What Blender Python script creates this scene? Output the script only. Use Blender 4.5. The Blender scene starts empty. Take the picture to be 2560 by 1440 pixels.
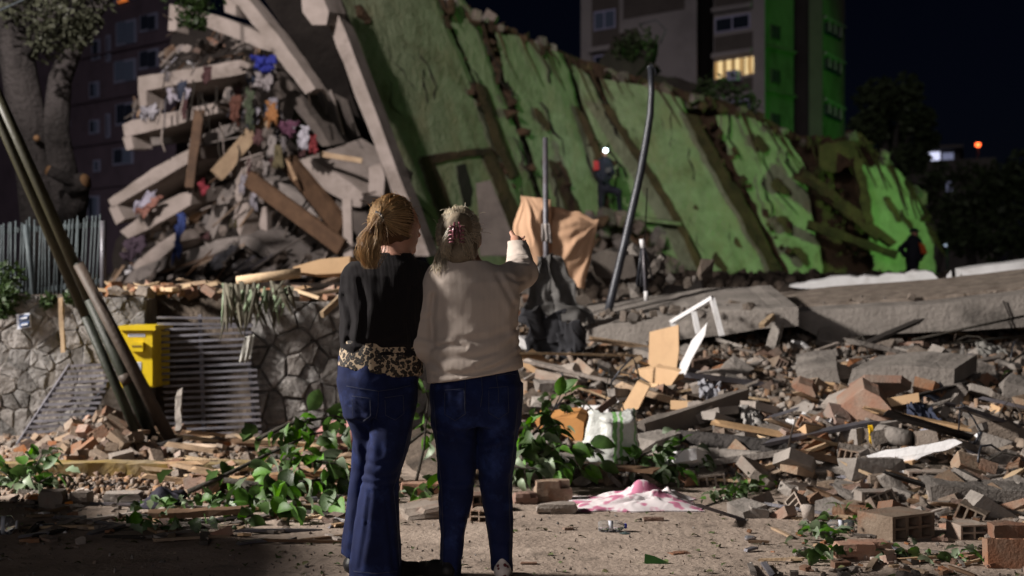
import bpy, bmesh, math, random
import numpy as np
from mathutils import Vector, Matrix, Euler, noise as mnoise
random.seed(11); np.random.seed(11)
sc = bpy.context.scene
COL = sc.collection
F = 3556.0      # focal length in pixels of the 2560 px wide photograph (50 mm lens)
CH = 1.27       # camera height
R = math.radians

# ------------------------------------------------------------------ camera
cam_d = bpy.data.cameras.new('camera'); cam = bpy.data.objects.new('camera', cam_d); COL.objects.link(cam)
cam.location = (0, 0, CH); cam.rotation_euler = (R(90), 0, 0)
cam_d.sensor_width = 36.0; cam_d.lens = 36.0 * F / 2560.0; cam_d.clip_end = 2000; cam_d.clip_start = 0.1
cam_d.dof.use_dof = True; cam_d.dof.focus_distance = 6.15; cam_d.dof.aperture_fstop = 2.4
sc.camera = cam
sc.view_settings.view_transform = 'Standard'; sc.view_settings.look = 'None'
sc.view_settings.exposure = 0.0; sc.view_settings.gamma = 1.0; sc.view_settings.use_curve_mapping = False
sc.cycles.use_denoising = True
sc.cycles.max_bounces = 6; sc.cycles.diffuse_bounces = 3; sc.cycles.glossy_bounces = 2; sc.cycles.transmission_bounces = 4
sc.cycles.sample_clamp_indirect = 4.0

# ------------------------------------------------------------------ night sky
w = bpy.data.worlds.new('World'); sc.world = w; w.use_nodes = True
nt = w.node_tree; nt.nodes.clear()
sky = nt.nodes.new('ShaderNodeTexSky'); sky.sky_type = 'NISHITA'; sky.sun_disc = False
sky.sun_elevation = R(14); sky.sun_rotation = R(195); sky.air_density = 1.0; sky.dust_density = 0.2; sky.ozone_density = 4.0
mul = nt.nodes.new('ShaderNodeMixRGB'); mul.blend_type = 'MULTIPLY'; mul.inputs[0].default_value = 1.0
mul.inputs[2].default_value = (0.55, 0.45, 0.75, 1)
bg = nt.nodes.new('ShaderNodeBackground'); bg.inputs[1].default_value = 0.0007
wo = nt.nodes.new('ShaderNodeOutputWorld')
nt.links.new(sky.outputs[0], mul.inputs[1]); nt.links.new(mul.outputs[0], bg.inputs[0]); nt.links.new(bg.outputs[0], wo.inputs[0])

# ------------------------------------------------------------------ light: street glow behind the camera + the site's floodlights
def aim(o, target):
    d = Vector(target) - o.location
    o.rotation_euler = d.to_track_quat('-Z', 'Y').to_euler()
sun_d = bpy.data.lights.new('sun', 'SUN'); sun = bpy.data.objects.new('sun', sun_d); COL.objects.link(sun)
sun_d.energy = 0.34; sun_d.angle = R(34); sun_d.color = (1.0, 0.93, 0.92)
sun.location = (-6, -14, 8); aim(sun, (0.6, 10, 1.0))
def spot(name, loc, target, watts, color, cone, blend=0.5, radius=0.25):
    d = bpy.data.lights.new(name, 'SPOT'); o = bpy.data.objects.new(name, d); COL.objects.link(o)
    o.location = loc; aim(o, target); d.energy = watts; d.color = color
    d.spot_size = R(cone); d.spot_blend = blend; d.shadow_soft_size = radius
    return o
spot('floodlight_street', (-13.0, 7.3, 7.4), (0.2, 9.0, 0.4), 21500, (1.0, 0.94, 0.88), 66, 0.8, 0.8)
spot('floodlight_block', (-7.0, 3.0, 11.5), (-4.3, 27.5, 4.8), 19500, (1.0, 0.90, 0.88), 44, 0.85, 0.3)
spot('floodlight_green', (14.8, 32.5, 3.0), (6.0, 37.0, 4.2), 1450, (0.36, 1.0, 0.24), 100, 0.8, 0.3)
spot('floodlight_tower_green', (26, 56, 4.0), (11, 64, 9), 2000, (0.07, 1.0, 0.04), 60, 0.6, 0.4)

# ------------------------------------------------------------------ helpers
def P(px, py, Y):
    """the point seen at pixel (px, py) that lies Y metres in front of the camera"""
    return Vector(((px - 1280) / F * Y, Y, CH - (py - 720) / F * Y))
def GY(py, z=0.0):
    return F * (CH - z) / (py - 720.0)
def tag(o, label=None, cat=None, group=None, kind=None):
    if label: o['label'] = label
    if cat: o['category'] = cat
    if group: o['group'] = group
    if kind: o['kind'] = kind
    return o
def empty(name, loc, label=None, cat=None, group=None, kind=None):
    o = bpy.data.objects.new(name, None); COL.objects.link(o); o.location = loc; o.empty_display_size = 0.2
    return tag(o, label, cat, group, kind)
def link(name, me, mat=None, parent=None, world=True):
    o = bpy.data.objects.new(name, me); COL.objects.link(o)
    if mat is not None and len(me.materials) == 0: me.materials.append(mat)
    if parent is not None:
        o.parent = parent
        if world: o.matrix_parent_inverse = wm(parent).inverted()
    return o
def wm(o):
    m = o.matrix_basis.copy()
    return (wm(o.parent) @ o.matrix_parent_inverse @ m) if o.parent else m
def mesh(name, verts, faces, mat=None, parent=None, smooth=False):
    me = bpy.data.meshes.new(name); me.from_pydata([tuple(v) for v in verts], [], [tuple(f) for f in faces]); me.update()
    if smooth: me.polygons.foreach_set('use_smooth', [True] * len(me.polygons))
    return link(name, me, mat, parent)
def np_mesh(name, V, Fq, mat=None, parent=None, smooth=True):
    me = bpy.data.meshes.new(name); V = np.asarray(V, dtype=np.float32); Fq = np.asarray(Fq, dtype=np.int32)
    n = Fq.shape[1]
    me.vertices.add(len(V)); me.vertices.foreach_set('co', V.ravel())
    me.loops.add(Fq.size); me.loops.foreach_set('vertex_index', Fq.ravel())
    me.polygons.add(len(Fq)); me.polygons.foreach_set('loop_start', np.arange(0, Fq.size, n, dtype=np.int32))
    me.polygons.foreach_set('loop_total', np.full(len(Fq), n, dtype=np.int32))
    if smooth: me.polygons.foreach_set('use_smooth', np.ones(len(Fq), dtype=bool))
    me.update(calc_edges=True); me.validate()
    return link(name, me, mat, parent)
def ragged(pts, amp, seg):
    """subdivide a pixel outline and shake it, so that edges read as broken"""
    out = []
    n = len(pts)
    for i in range(n):
        a, b = pts[i], pts[(i + 1) % n]
        L = math.hypot(b[0] - a[0], b[1] - a[1]); k = max(1, int(L / seg)) if amp else 1
        for j in range(k):
            t = j / k
            q = [a[m] + (b[m] - a[m]) * t for m in range(len(a))]
            if amp and j: q[0] += random.uniform(-amp, amp); q[1] += random.uniform(-amp, amp)
            out.append(tuple(q))
    return out
def slab(name, pts, Y, ext, mat, parent=None, amp=0.0, seg=40, back=1.0):
    """solid whose front outline is given in pixels (px, py[, depth]) and that runs back along the vector ext"""
    pts = ragged(pts, amp, seg)
    f = [P(p[0], p[1], (p[2] if len(p) > 2 else Y)) for p in pts]
    ext = Vector(ext); n = len(f)
    c = sum(f, Vector()) / n
    b = [c + (v - c) * back + ext + (Vector([random.uniform(-1, 1) * amp * 0.002 for _ in range(3)]) if amp else Vector()) for v in f]
    # orientation
    area = sum(f[i].x * f[(i + 1) % n].z - f[(i + 1) % n].x * f[i].z for i in range(n))
    faces = [list(range(n)), list(range(2 * n - 1, n - 1, -1))]
    for i in range(n):
        j = (i + 1) % n; faces.append([i, n + i, n + j, j])
    if area < 0: faces = [fc[::-1] for fc in faces]
    return mesh(name, f + b, faces, mat, parent)
def beam(name, A, B, w, h, mat, parent=None, nseg=6, jit=0.0, roll=0.0, taper=1.0):
    """rectangular bar from A to B (world), with a little unevenness"""
    A = Vector(A); B = Vector(B); d = (B - A); L = d.length; d.normalize()
    up = Vector((0, 0, 1)) if abs(d.z) < 0.95 else Vector((0, 1, 0))
    s = d.cross(up).normalized(); u = s.cross(d).normalized()
    q = Matrix.Rotation(roll, 3, d); s = q @ s; u = q @ u
    V = []; Fc = []
    for i in range(nseg + 1):
        t = i / nseg; k = 1 + (taper - 1) * t
        e = 2.0 if i in (0, nseg) else 1.0
        for a, b in ((-1, -1), (1, -1), (1, 1), (-1, 1)):
            V.append(A + d * (L * t + random.uniform(-jit, jit) * e) + s * (a * w / 2 * k + random.uniform(-jit, jit)) + u * (b * h / 2 * k + random.uniform(-jit, jit)))
    for i in range(nseg):
        for k in range(4):
            a = i * 4 + k; b = i * 4 + (k + 1) % 4
            Fc.append((a, b, b + 4, a + 4))
    Fc.append((3, 2, 1, 0)); e = nseg * 4; Fc.append((e, e + 1, e + 2, e + 3))
    return mesh(name, V, Fc, mat, parent)
def tube_geo(path, radii, n=8, cap=True):
    V = []; Fc = []
    path = [Vector(p) for p in path]
    prev = None
    for i, p in enumerate(path):
        d = (path[min(i + 1, len(path) - 1)] - path[max(i - 1, 0)]).normalized()
        if prev is None:
            a = Vector((0, 0, 1)) if abs(d.z) < 0.9 else Vector((1, 0, 0))
            s = d.cross(a).normalized()
        else:
            s = (prev - d * prev.dot(d)).normalized()
        prev = s; u = d.cross(s)
        r = radii[i] if hasattr(radii, '__len__') else radii
        for k in range(n):
            t = 2 * math.pi * k / n
            V.append(p + (s * math.cos(t) + u * math.sin(t)) * r)
    for i in range(len(path) - 1):
        for k in range(n):
            a = i * n + k; b = i * n + (k + 1) % n
            Fc.append((a, b, b + n, a + n))
    if cap:
        Fc.append(tuple(range(n - 1, -1, -1))); e = (len(path) - 1) * n; Fc.append(tuple(range(e, e + n)))
    return V, Fc
def tube(name, path, radii, mat, parent=None, n=8, smooth=True):
    V, Fc = tube_geo(path, radii, n)
    o = mesh(name, V, Fc, mat, parent, smooth)
    return o
def multi(name, geos, mat, parent=None, smooth=False):
    V = []; Fc = []
    for v, f in geos:
        k = len(V); V += list(v); Fc += [tuple(i + k for i in q) for q in f]
    return mesh(name, V, Fc, mat, parent, smooth)
def box_geo(c, s, rot=None):
    c = Vector(c); V = []
    for x in (-1, 1):
        for y in (-1, 1):
            for z in (-1, 1):
                v = Vector((x * s[0] / 2, y * s[1] / 2, z * s[2] / 2))
                if rot is not None: v = rot @ v
                V.append(c + v)
    return V, [(0, 1, 3, 2), (4, 6, 7, 5), (0, 4, 5, 1), (2, 3, 7, 6), (0, 2, 6, 4), (1, 5, 7, 3)]
def cloth(name, corners, mat, parent=None, nu=22, nv=16, amp=0.03, freq=7, sag=0.0, bulge=0.0, thick=0.014, seed=0, along='v', ragg=0.0, rad=None, crump=0.0, edge=0.0):
    """a sheet between four world corners (top-left, top-right, bottom-right, bottom-left) with folds"""
    tl, tr, br, bl = [Vector(c) for c in corners]
    nrm = (tr - tl).cross(bl - tl).normalized()
    if nrm.y > 0: nrm = -nrm
    rs = random.Random(seed); ph = rs.random() * 6
    G = []
    for j in range(nv + 1):
        for i in range(nu + 1):
            u = i / nu; v = j / nv
            p = tl.lerp(tr, u).lerp(bl.lerp(br, u), v)
            q = u if along == 'v' else v
            o = 1 - q
            q = q + .10 * mnoise.noise(Vector((u * 2.1 + seed, v * 1.7, seed * 1.3))) + .03 * mnoise.noise(Vector((u * 6 + seed, v * 3, 0)))
            f = math.sin(q * freq * 2 * math.pi + ph + 1.6 * math.sin(v * 2.3 + u * 3 + ph)) * 0.6 + math.sin(q * freq * 1.37 * 2 * math.pi + 2 * ph + v * 1.8) * 0.4
            e = (0.35 + 0.65 * v) if along == 'v' else 1
            if rad is not None:      # folds that fan out from a corner or a knot at (u, v) = rad
                du, dv = u - rad[0], v - rad[1]; rr = math.hypot(du, dv); an = math.atan2(dv, du)
                f = math.sin(an * freq + ph + .5 * mnoise.noise(Vector((u * 3, v * 3, seed)))) * .6 + math.sin(an * freq * 1.9 + 2 * ph + 1.2 * mnoise.noise(Vector((u * 4, v * 4, seed + 5)))) * .4; e = min(1, rr * 2.2)
            if crump: f += crump * (abs(mnoise.noise(Vector((u * 5 + seed, v * 6, seed)))) * 2.5 + abs(mnoise.noise(Vector((u * 11 + seed, v * 9, seed)))) - 1)
            d = amp * f * e + bulge * (1 - (2 * u - 1) ** 2) * (1 - (2 * v - 1) ** 2)
            n3 = mnoise.noise_vector(p * 3.0 + Vector((seed, 0, 0)))
            p = p + nrm * (d + 0.3 * amp * n3.x) + Vector((0, 0, -sag * (1 - (2 * u - 1) ** 2) * (1 if v < .5 else .6)))
            if edge: p = p + Vector((mnoise.noise(Vector((u * 4, v * 4, seed + 9))), 0, mnoise.noise(Vector((u * 4, v * 4, seed + 19))))) * edge
            if ragg and j == nv: p.z += rs.uniform(-ragg, ragg)
            G.append(p)
    N = len(G); B = [g - nrm * thick for g in G]
    Fc = []
    W = nu + 1
    for j in range(nv):
        for i in range(nu):
            a = j * W + i
            Fc.append((a, a + W, a + W + 1, a + 1)); Fc.append((N + a, N + a + 1, N + a + W + 1, N + a + W))
    for i in range(nu):
        a = i; Fc.append((a, a + 1, N + a + 1, N + a)); a = nv * W + i; Fc.append((a, N + a, N + a + 1, a + 1))
    for j in range(nv):
        a = j * W; Fc.append((a, N + a, N + a + W, a + W)); a = j * W + nu; Fc.append((a, a + W, N + a + W, N + a))
    return mesh(name, G + B, Fc, mat, parent, True)

# ------------------------------------------------------------------ materials
def M(name, c1, c2=None, scale=4.0, rough=0.85, bump=0.25, bscale=40.0, rnd=0.0, stain=0.25, stain_col=None, stain_scale=1.6,
      metal=0.0, spec=0.3, detail=6.0, contrast=(0.35, 0.65), huerand=0.0, attr=None, transl=0.0, sheen=0.0, bdist=0.02, streak=None, c3=None):
    m = bpy.data.materials.new(name); m.use_nodes = True; n = m.node_tree; L = n.links.new
    b = n.nodes['Principled BSDF']; out = n.nodes['Material Output']
    geo = n.nodes.new('ShaderNodeNewGeometry'); pos = geo.outputs['Position']
    if streak:
        mp = n.nodes.new('ShaderNodeVectorMath'); mp.operation = 'MULTIPLY'; mp.inputs[1].default_value = streak; L(pos, mp.inputs[0]); spos = mp.outputs[0]
    else: spos = pos
    def nz(s, d, p=pos, r=0.6):
        t = n.nodes.new('ShaderNodeTexNoise'); t.inputs['Scale'].default_value = s; t.inputs['Detail'].default_value = d; t.inputs['Roughness'].default_value = r; L(p, t.inputs['Vector']); return t.outputs['Fac']
    def ramp(src, a, bb):
        r = n.nodes.new('ShaderNodeMapRange'); r.inputs[1].default_value = a; r.inputs[2].default_value = bb; L(src, r.inputs[0]); return r.outputs[0]
    def mix(f, A, B, mode='MIX'):
        x = n.nodes.new('ShaderNodeMixRGB'); x.blend_type = mode
        if isinstance(f, float): x.inputs[0].default_value = f
        else: L(f, x.inputs[0])
        for k, v in ((1, A), (2, B)):
            if isinstance(v, tuple): x.inputs[k].default_value = (*v, 1)
            else: L(v, x.inputs[k])
        return x.outputs[0]
    c2 = c2 or tuple(v * 0.72 for v in c1)
    col = mix(ramp(nz(scale, detail, spos), *contrast), c1, c2)
    if c3: col = mix(ramp(nz(scale * 0.45 + 0.11, 4.0, spos), 0.5, 0.68), col, c3)
    if stain > 0:
        sc_ = stain_col or tuple(v * 0.3 for v in c2)
        a = ramp(nz(stain_scale, 8.0, spos, 0.7), 0.52, 0.72)
        k = n.nodes.new('ShaderNodeMath'); k.operation = 'MULTIPLY'; k.inputs[1].default_value = min(1.0, stain * 2); L(a, k.inputs[0])
        col = mix(k.outputs[0], col, sc_)
    if rnd > 0 or huerand > 0:
        if attr:
            at = n.nodes.new('ShaderNodeAttribute'); at.attribute_name = attr; rv = at.outputs['Fac']
        else:
            oi = n.nodes.new('ShaderNodeObjectInfo'); rv = oi.outputs['Random']
        hs = n.nodes.new('ShaderNodeHueSaturation'); L(col, hs.inputs['Color'])
        v1 = n.nodes.new('ShaderNodeMapRange'); v1.inputs[3].default_value = 1 - rnd; v1.inputs[4].default_value = 1 + rnd; L(rv, v1.inputs[0]); L(v1.outputs[0], hs.inputs['Value'])
        if huerand:
            wn = n.nodes.new('ShaderNodeTexWhiteNoise'); wn.noise_dimensions = '1D'; L(rv, wn.inputs['W'])
            v2 = n.nodes.new('ShaderNodeMapRange'); v2.inputs[3].default_value = 1 - huerand * 4; v2.inputs[4].default_value = 1 + huerand * 4; L(wn.outputs[0], v2.inputs[0]); L(v2.outputs[0], hs.inputs['Saturation'])
        col = hs.outputs[0]
    L(col, b.inputs['Base Color']); b.inputs['Roughness'].default_value = rough; b.inputs['Metallic'].default_value = metal
    b.inputs['Specular IOR Level'].default_value = spec
    if sheen: b.inputs['Sheen Weight'].default_value = sheen; b.inputs['Sheen Roughness'].default_value = 0.5
    if bump > 0:
        bp = n.nodes.new('ShaderNodeBump'); bp.inputs['Strength'].default_value = bump; bp.inputs['Distance'].default_value = bdist
        L(nz(bscale, 5.0), bp.inputs['Height']); L(bp.outputs[0], b.inputs['Normal'])
    if transl > 0:
        tr = n.nodes.new('ShaderNodeBsdfTranslucent'); L(col, tr.inputs[0]); ms = n.nodes.new('ShaderNodeMixShader'); ms.inputs[0].default_value = transl
        L(b.outputs[0], ms.inputs[1]); L(tr.outputs[0], ms.inputs[2]); L(ms.outputs[0], out.inputs[0])
    return m
def MP(name, col, rough=0.5, metal=0.0, spec=0.4, emit=None, estr=0.0, trans=0.0):
    m = bpy.data.materials.new(name); m.use_nodes = True; b = m.node_tree.nodes['Principled BSDF']
    b.inputs['Base Color'].default_value = (*col, 1); b.inputs['Roughness'].default_value = rough; b.inputs['Metallic'].default_value = metal
    b.inputs['Specular IOR Level'].default_value = spec; b.inputs['Transmission Weight'].default_value = trans
    if emit: b.inputs['Emission Color'].default_value = (*emit, 1); b.inputs['Emission Strength'].default_value = estr
    return m

m_ground = M('dusty_street', (0.36, 0.285, 0.232), (0.245, 0.19, 0.152), 2.4, 0.95, 0.55, 26, stain=0.45, stain_scale=3.2, stain_col=(0.10, 0.078, 0.06), bdist=0.03)
m_dirt = M('rubble_dirt', (0.125, 0.096, 0.074), (0.062, 0.048, 0.037), 3.0, 0.95, 0.9, 18, stain=0.4, stain_scale=2.0, bdist=0.06)
m_conc = M('concrete', (0.28, 0.25, 0.225), (0.19, 0.168, 0.15), 3.5, 0.92, 0.8, 26, stain=0.42, stain_scale=1.7, rnd=0.12, bdist=0.02)
m_conc_d = M('dark_concrete', (0.15, 0.128, 0.11), (0.10, 0.085, 0.075), 2.2, 0.92, 0.5, 22, stain=0.25, rnd=0.2)
m_plaster = M('pale_plaster', (0.43, 0.37, 0.33), (0.31, 0.265, 0.23), 2.6, 0.9, 0.6, 20, stain=0.4, stain_scale=1.5, stain_col=(0.12, 0.095, 0.075), detail=9)
m_white = M('chalky_white_paint', (0.78, 0.77, 0.78), (0.66, 0.65, 0.65), 5.0, 0.7, 0.3, 40, stain=0.2, stain_scale=4.0, stain_col=(0.25, 0.22, 0.19))
m_brick = M('terracotta', (0.235, 0.115, 0.072), (0.20, 0.14, 0.105), 6.0, 0.93, 0.5, 60, stain=0.35, stain_scale=4.0, stain_col=(0.25, 0.21, 0.17), rnd=0.4, huerand=0.09)
m_brick_dust = M('dusty_brick', (0.27, 0.215, 0.17), (0.19, 0.145, 0.112), 7.0, 0.95, 0.5, 60, stain=0.35, stain_scale=6.0, stain_col=(0.24, 0.115, 0.07), rnd=0.28, huerand=0.1)
m_chunk = M('broken_mortar', (0.235, 0.20, 0.172), (0.14, 0.115, 0.097), 8.0, 0.95, 0.8, 45, stain=0.3, stain_scale=5.0, rnd=0.35, huerand=0.07, bdist=0.03)
m_bits = M('small_debris', (0.21, 0.175, 0.148), (0.12, 0.097, 0.08), 9.0, 0.95, 0.6, 60, stain=0.2, rnd=0.55, huerand=0.16, attr='rnd')
m_bits_red = M('small_brick_debris', (0.22, 0.135, 0.092), (0.19, 0.15, 0.115), 9.0, 0.95, 0.6, 60, stain=0.25, stain_col=(0.24, 0.20, 0.165), rnd=0.5, huerand=0.12, attr='rnd')
m_stone = M('wall_stone', (0.235, 0.22, 0.21), (0.11, 0.10, 0.092), 9.0, 0.93, 1.0, 20, stain=0.5, stain_scale=5.0, rnd=0.3, huerand=0.1, bdist=0.03)
m_mortar = M('wall_mortar', (0.19, 0.17, 0.15), (0.10, 0.09, 0.078), 6.0, 0.95, 0.8, 30, stain=0.3)
m_green = M('green_painted_render', (0.30, 0.335, 0.215), (0.205, 0.23, 0.14), 2.4, 0.85, 0.8, 7, stain=0.5, stain_scale=0.9, stain_col=(0.11, 0.10, 0.05), c3=(0.26, 0.255, 0.155), bdist=0.08, contrast=(0.35, 0.65), detail=9)
m_green_d = M('dark_green_panel', (0.07, 0.15, 0.075), (0.045, 0.10, 0.05), 1.6, 0.6, 0.3, 10, stain=0.3)
m_earth = M('exposed_brown_core', (0.10, 0.06, 0.035), (0.045, 0.028, 0.018), 2.0, 0.95, 0.9, 9, stain=0.45, stain_scale=1.3, stain_col=(0.02, 0.014, 0.010), bdist=0.08, rnd=0.25)
m_void = M('shade_and_dark_debris', (0.035, 0.029, 0.025), (0.02, 0.016, 0.014), 1.5, 0.95, 0.6, 6, stain=0.2, bdist=0.06)  # near-black colour stands in for inner shade; some dark debris uses it too
m_wood = M('broken_wood', (0.36, 0.25, 0.16), (0.24, 0.165, 0.105), 3.0, 0.75, 0.25, 30, stain=0.25, rnd=0.25, streak=(3, 1, 3), huerand=0.05)
m_wood_d = M('brown_door_wood', (0.145, 0.085, 0.048), (0.09, 0.052, 0.03), 5.0, 0.7, 0.4, 26, stain=0.35, rnd=0.1)
m_board = M('tan_chipboard', (0.58, 0.385, 0.22), (0.52, 0.335, 0.19), 3.0, 0.75, 0.12, 60, stain=0.1, stain_scale=4, rnd=0.1)
m_straw = M('dry_timber', (0.50, 0.37, 0.235), (0.38, 0.27, 0.17), 4.0, 0.85, 0.3, 40, stain=0.2, rnd=0.2)
m_steel = M('grey_steel', (0.155, 0.15, 0.175), (0.10, 0.095, 0.105), 8.0, 0.45, 0.15, 60, stain=0.2, metal=0.3, spec=0.5, stain_col=(0.10, 0.055, 0.03))
m_fence = M('weathered_green_fence', (0.085, 0.105, 0.112), (0.05, 0.062, 0.068), 10.0, 0.6, 0.15, 60, stain=0.2, rnd=0.25)
m_pole = M('olive_pole_paint', (0.034, 0.031, 0.015), (0.02, 0.018, 0.01), 3.0, 0.5, 0.2, 30, stain=0.25, streak=(1, 1, 0.25))
m_pole_b = M('dark_lower_pole', (0.022, 0.026, 0.016), (0.013, 0.015, 0.010), 3.0, 0.55, 0.25, 40, stain=0.2)
m_pole_c = M('rusty_brown_pole', (0.07, 0.05, 0.038), (0.04, 0.029, 0.022), 4.0, 0.6, 0.3, 30, stain=0.3, streak=(1, 1, 0.3))
m_black = M('black_metal', (0.045, 0.048, 0.06), (0.03, 0.032, 0.04), 6.0, 0.4, 0.1, 60, stain=0.2, metal=0.2, spec=0.5)
m_yellow = M('yellow_enamel', (0.62, 0.45, 0.012), (0.52, 0.37, 0.010), 4.0, 0.42, 0.04, 60, stain=0.3, stain_scale=9, stain_col=(0.26, 0.17, 0.03))
m_kerb = M('worn_yellow_kerb', (0.24, 0.165, 0.04), (0.22, 0.175, 0.12), 5.0, 0.9, 0.4, 30, stain=0.4, stain_scale=4, stain_col=(0.12, 0.085, 0.04))
m_tarp = M('tan_sheet', (0.64, 0.40, 0.255), (0.57, 0.35, 0.22), 3.0, 0.85, 0.1, 80, stain=0.06, transl=0.12)
m_grey_cloth = M('grey_cloth', (0.105, 0.10, 0.096), (0.065, 0.062, 0.06), 5.0, 0.9, 0.2, 80, stain=0.2)
m_dark_cloth = M('black_cloth', (0.035, 0.035, 0.04), (0.022, 0.022, 0.026), 5.0, 0.9, 0.2, 80, stain=0.1)
m_leaf = M('green_leaf', (0.088, 0.21, 0.027), (0.055, 0.135, 0.018), 22.0, 0.55, 0.15, 60, stain=0.0, rnd=0.4, huerand=0.06, spec=0.5, transl=0.3)
m_leaf_pale = M('pale_leaf_underside', (0.26, 0.33, 0.22), (0.19, 0.25, 0.15), 9.0, 0.5, 0.1, 60, stain=0.0, rnd=0.35, spec=0.5, transl=0.25)
m_leaf_d = M('dark_leaf', (0.045, 0.085, 0.02), (0.028, 0.055, 0.013), 9.0, 0.5, 0.15, 60, stain=0.0, rnd=0.4, spec=0.4, transl=0.2)
m_leaf_far = M('far_leaf', (0.05, 0.07, 0.03), (0.03, 0.04, 0.02), 3.0, 0.6, 0.0, 60, stain=0.0, spec=0.3, transl=0.2)
m_dry = M('dry_palm_leaf', (0.15, 0.14, 0.105), (0.08, 0.07, 0.05), 6.0, 0.8, 0.2, 60, stain=0.15, rnd=0.3, transl=0.15)
m_bark = M('bark', (0.060, 0.053, 0.050), (0.032, 0.028, 0.026), 3.0, 0.95, 1.0, 14, stain=0.4, stain_scale=3, bdist=0.08, streak=(1, 1, 0.35))
m_twig = M('twig_bark', (0.05, 0.043, 0.035), (0.03, 0.026, 0.02), 12.0, 0.9, 0.6, 60, stain=0.1)
m_cutwood = M('fresh_cut_wood', (0.24, 0.135, 0.065), (0.15, 0.085, 0.04), 14.0, 0.8, 0.2, 60, stain=0.1)
m_glass = MP('window_glass', (0.02, 0.025, 0.04), 0.12, 0.0, 0.6)
m_blue_glass = MP('pale_blue_glass', (0.10, 0.125, 0.19), 0.25, 0.0, 0.6)

# ================================================================== SETTING
def lerp_tab(v, tab):
    return float(np.interp(v, [t[0] for t in tab], [t[1] for t in tab]))
def sstep(a, b, v):
    t = min(1, max(0, (v - a) / (b - a))); return t * t * (3 - 2 * t)
SL = [(8.7, -0.12), (9.2, 0.05), (10, 0.2), (11, 0.38), (12.5, 0.62), (14, 0.80), (16, 1.05), (20, 1.28), (26, 1.36), (30, 1.42), (34, 1.5), (40, 1.5), (60, 1.5)]
def H(x, Y):
    """height of the ground: the street at 0, the terrace behind the stone wall, the slope of rubble on the other side"""
    sh = 1.1 * sstep(1.2, 2.6, x)
    r = lerp_tab(Y + sh * (1 - sstep(9, 14, Y)), SL)
    k = sstep(-1.35, 0.2, x)
    t = -0.3 if Y < 12.62 else 1.20 + 0.015 * max(0, Y - 14)
    if Y > 12.62: h = t * (1 - k) + max(r, 0.2) * k
    else: h = -0.12 * (1 - k) + r * k if x > -1.42 else -0.3
    return h
# ground sheet to the horizon
mesh('ground', [(-300, -60, 0), (300, -60, 0), (300, 600, 0), (-300, 600, 0)], [(0, 1, 2, 3)], m_ground)['kind'] = 'structure'
# rubble-strewn lot
xs = np.concatenate([np.arange(-16, -2, 0.5), np.arange(-2, 6, 0.09), np.arange(6, 20, 0.5)])
ys = np.concatenate([np.arange(7.6, 17, 0.09), np.arange(17, 30, 0.35), np.arange(30, 60, 1.2)])
V = []
for Y in ys:
    for x in xs:
        h = H(x, Y)
        if h > 0.0 or (x > -1.0 and Y > 8.3):
            p = Vector((x * 2.2, Y * 2.2, 0)); q = Vector((x * 9, Y * 9, 3))
            h += 0.06 * mnoise.noise(p) * min(1, max(0, h * 4)) + 0.035 * mnoise.noise(q) * min(1, max(0.15, h * 6))
        V.append((x, Y, h))
nxn = len(xs); Q = []
for j in range(len(ys) - 1):
    for i in range(nxn - 1):
        a = j * nxn + i; Q.append((a, a + 1, a + nxn + 1, a + nxn))
np_mesh('terrain', V, Q, m_dirt, None, True)['kind'] = 'structure'
# yellow kerb of the street
kb = empty('kerb', (-2.5, 9.6, 0), kind='structure')
for k, (a, b) in enumerate([(-4.6, -3.62), (-3.6, -2.62), (-2.6, -1.62)]):
    beam('kerb_stone', (a, 9.62, 0.03), (b, 9.64 + 0.02 * k, 0.03), 0.16, 0.12, m_kerb, kb, 8, 0.010)

# ------------------------------------------------------------------ dark apartment block far behind on the left
def plan_prism(name, plan, z0, z1, mat, parent):
    n = len(plan); V = [(x, y, z0) for x, y in plan] + [(x, y, z1) for x, y in plan]
    ar = sum(plan[i][0] * plan[(i + 1) % n][1] - plan[(i + 1) % n][0] * plan[i][1] for i in range(n))
    Fc = [tuple(range(n - 1, -1, -1)), tuple(range(n, 2 * n))] + [(i, (i + 1) % n, n + (i + 1) % n, n + i) for i in range(n)]
    if ar < 0: Fc = [f[::-1] for f in Fc]
    return mesh(name, V, Fc, mat, parent)
def XY(px, Y): return ((px - 1280) / F * Y, Y)
def ZP(py, Y): return CH - (py - 720) / F * Y
def face_box(name, A, B, px0, px1, py0, py1, out, depth, mat, parent, yadj=(0, 0)):
    """box standing proud of the vertical wall that runs in plan from A to B; its outline is given in pixels"""
    A = Vector((A[0], A[1])); B = Vector((B[0], B[1])); d = B - A
    def hit(px):
        s = (px - 1280) / F   # x = s*y
        t = (s * A.y - A.x) / (d.x - s * d.y)
        return A + d * t
    a = hit(px0); b = hit(px1)
    nn = Vector((d.y, -d.x)).normalized()
    if nn.y > 0: nn = -nn
    z = [ZP(py1, a.y), ZP(py1 + yadj[1], b.y), ZP(py0 + yadj[0], b.y), ZP(py0, a.y)]
    z = [(z[0] + z[1]) / 2 if yadj == (0, 0) else z[0], (z[0] + z[1]) / 2 if yadj == (0, 0) else z[1], (z[2] + z[3]) / 2 if yadj == (0, 0) else z[2], (z[2] + z[3]) / 2 if yadj == (0, 0) else z[3]]
    f = [(a + nn * out, z[0]), (b + nn * out, z[1]), (b + nn * out, z[2]), (a + nn * out, z[3])]
    g = [(p - nn * depth, h) for p, h in f]
    V = [(p.x, p.y, h) for p, h in f + g]
    Fc = [(0, 1, 2, 3), (7, 6, 5, 4), (0, 4, 5, 1), (1, 5, 6, 2), (2, 6, 7, 3), (3, 7, 4, 0)]
    return mesh(name, V, Fc, mat, parent)
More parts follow.
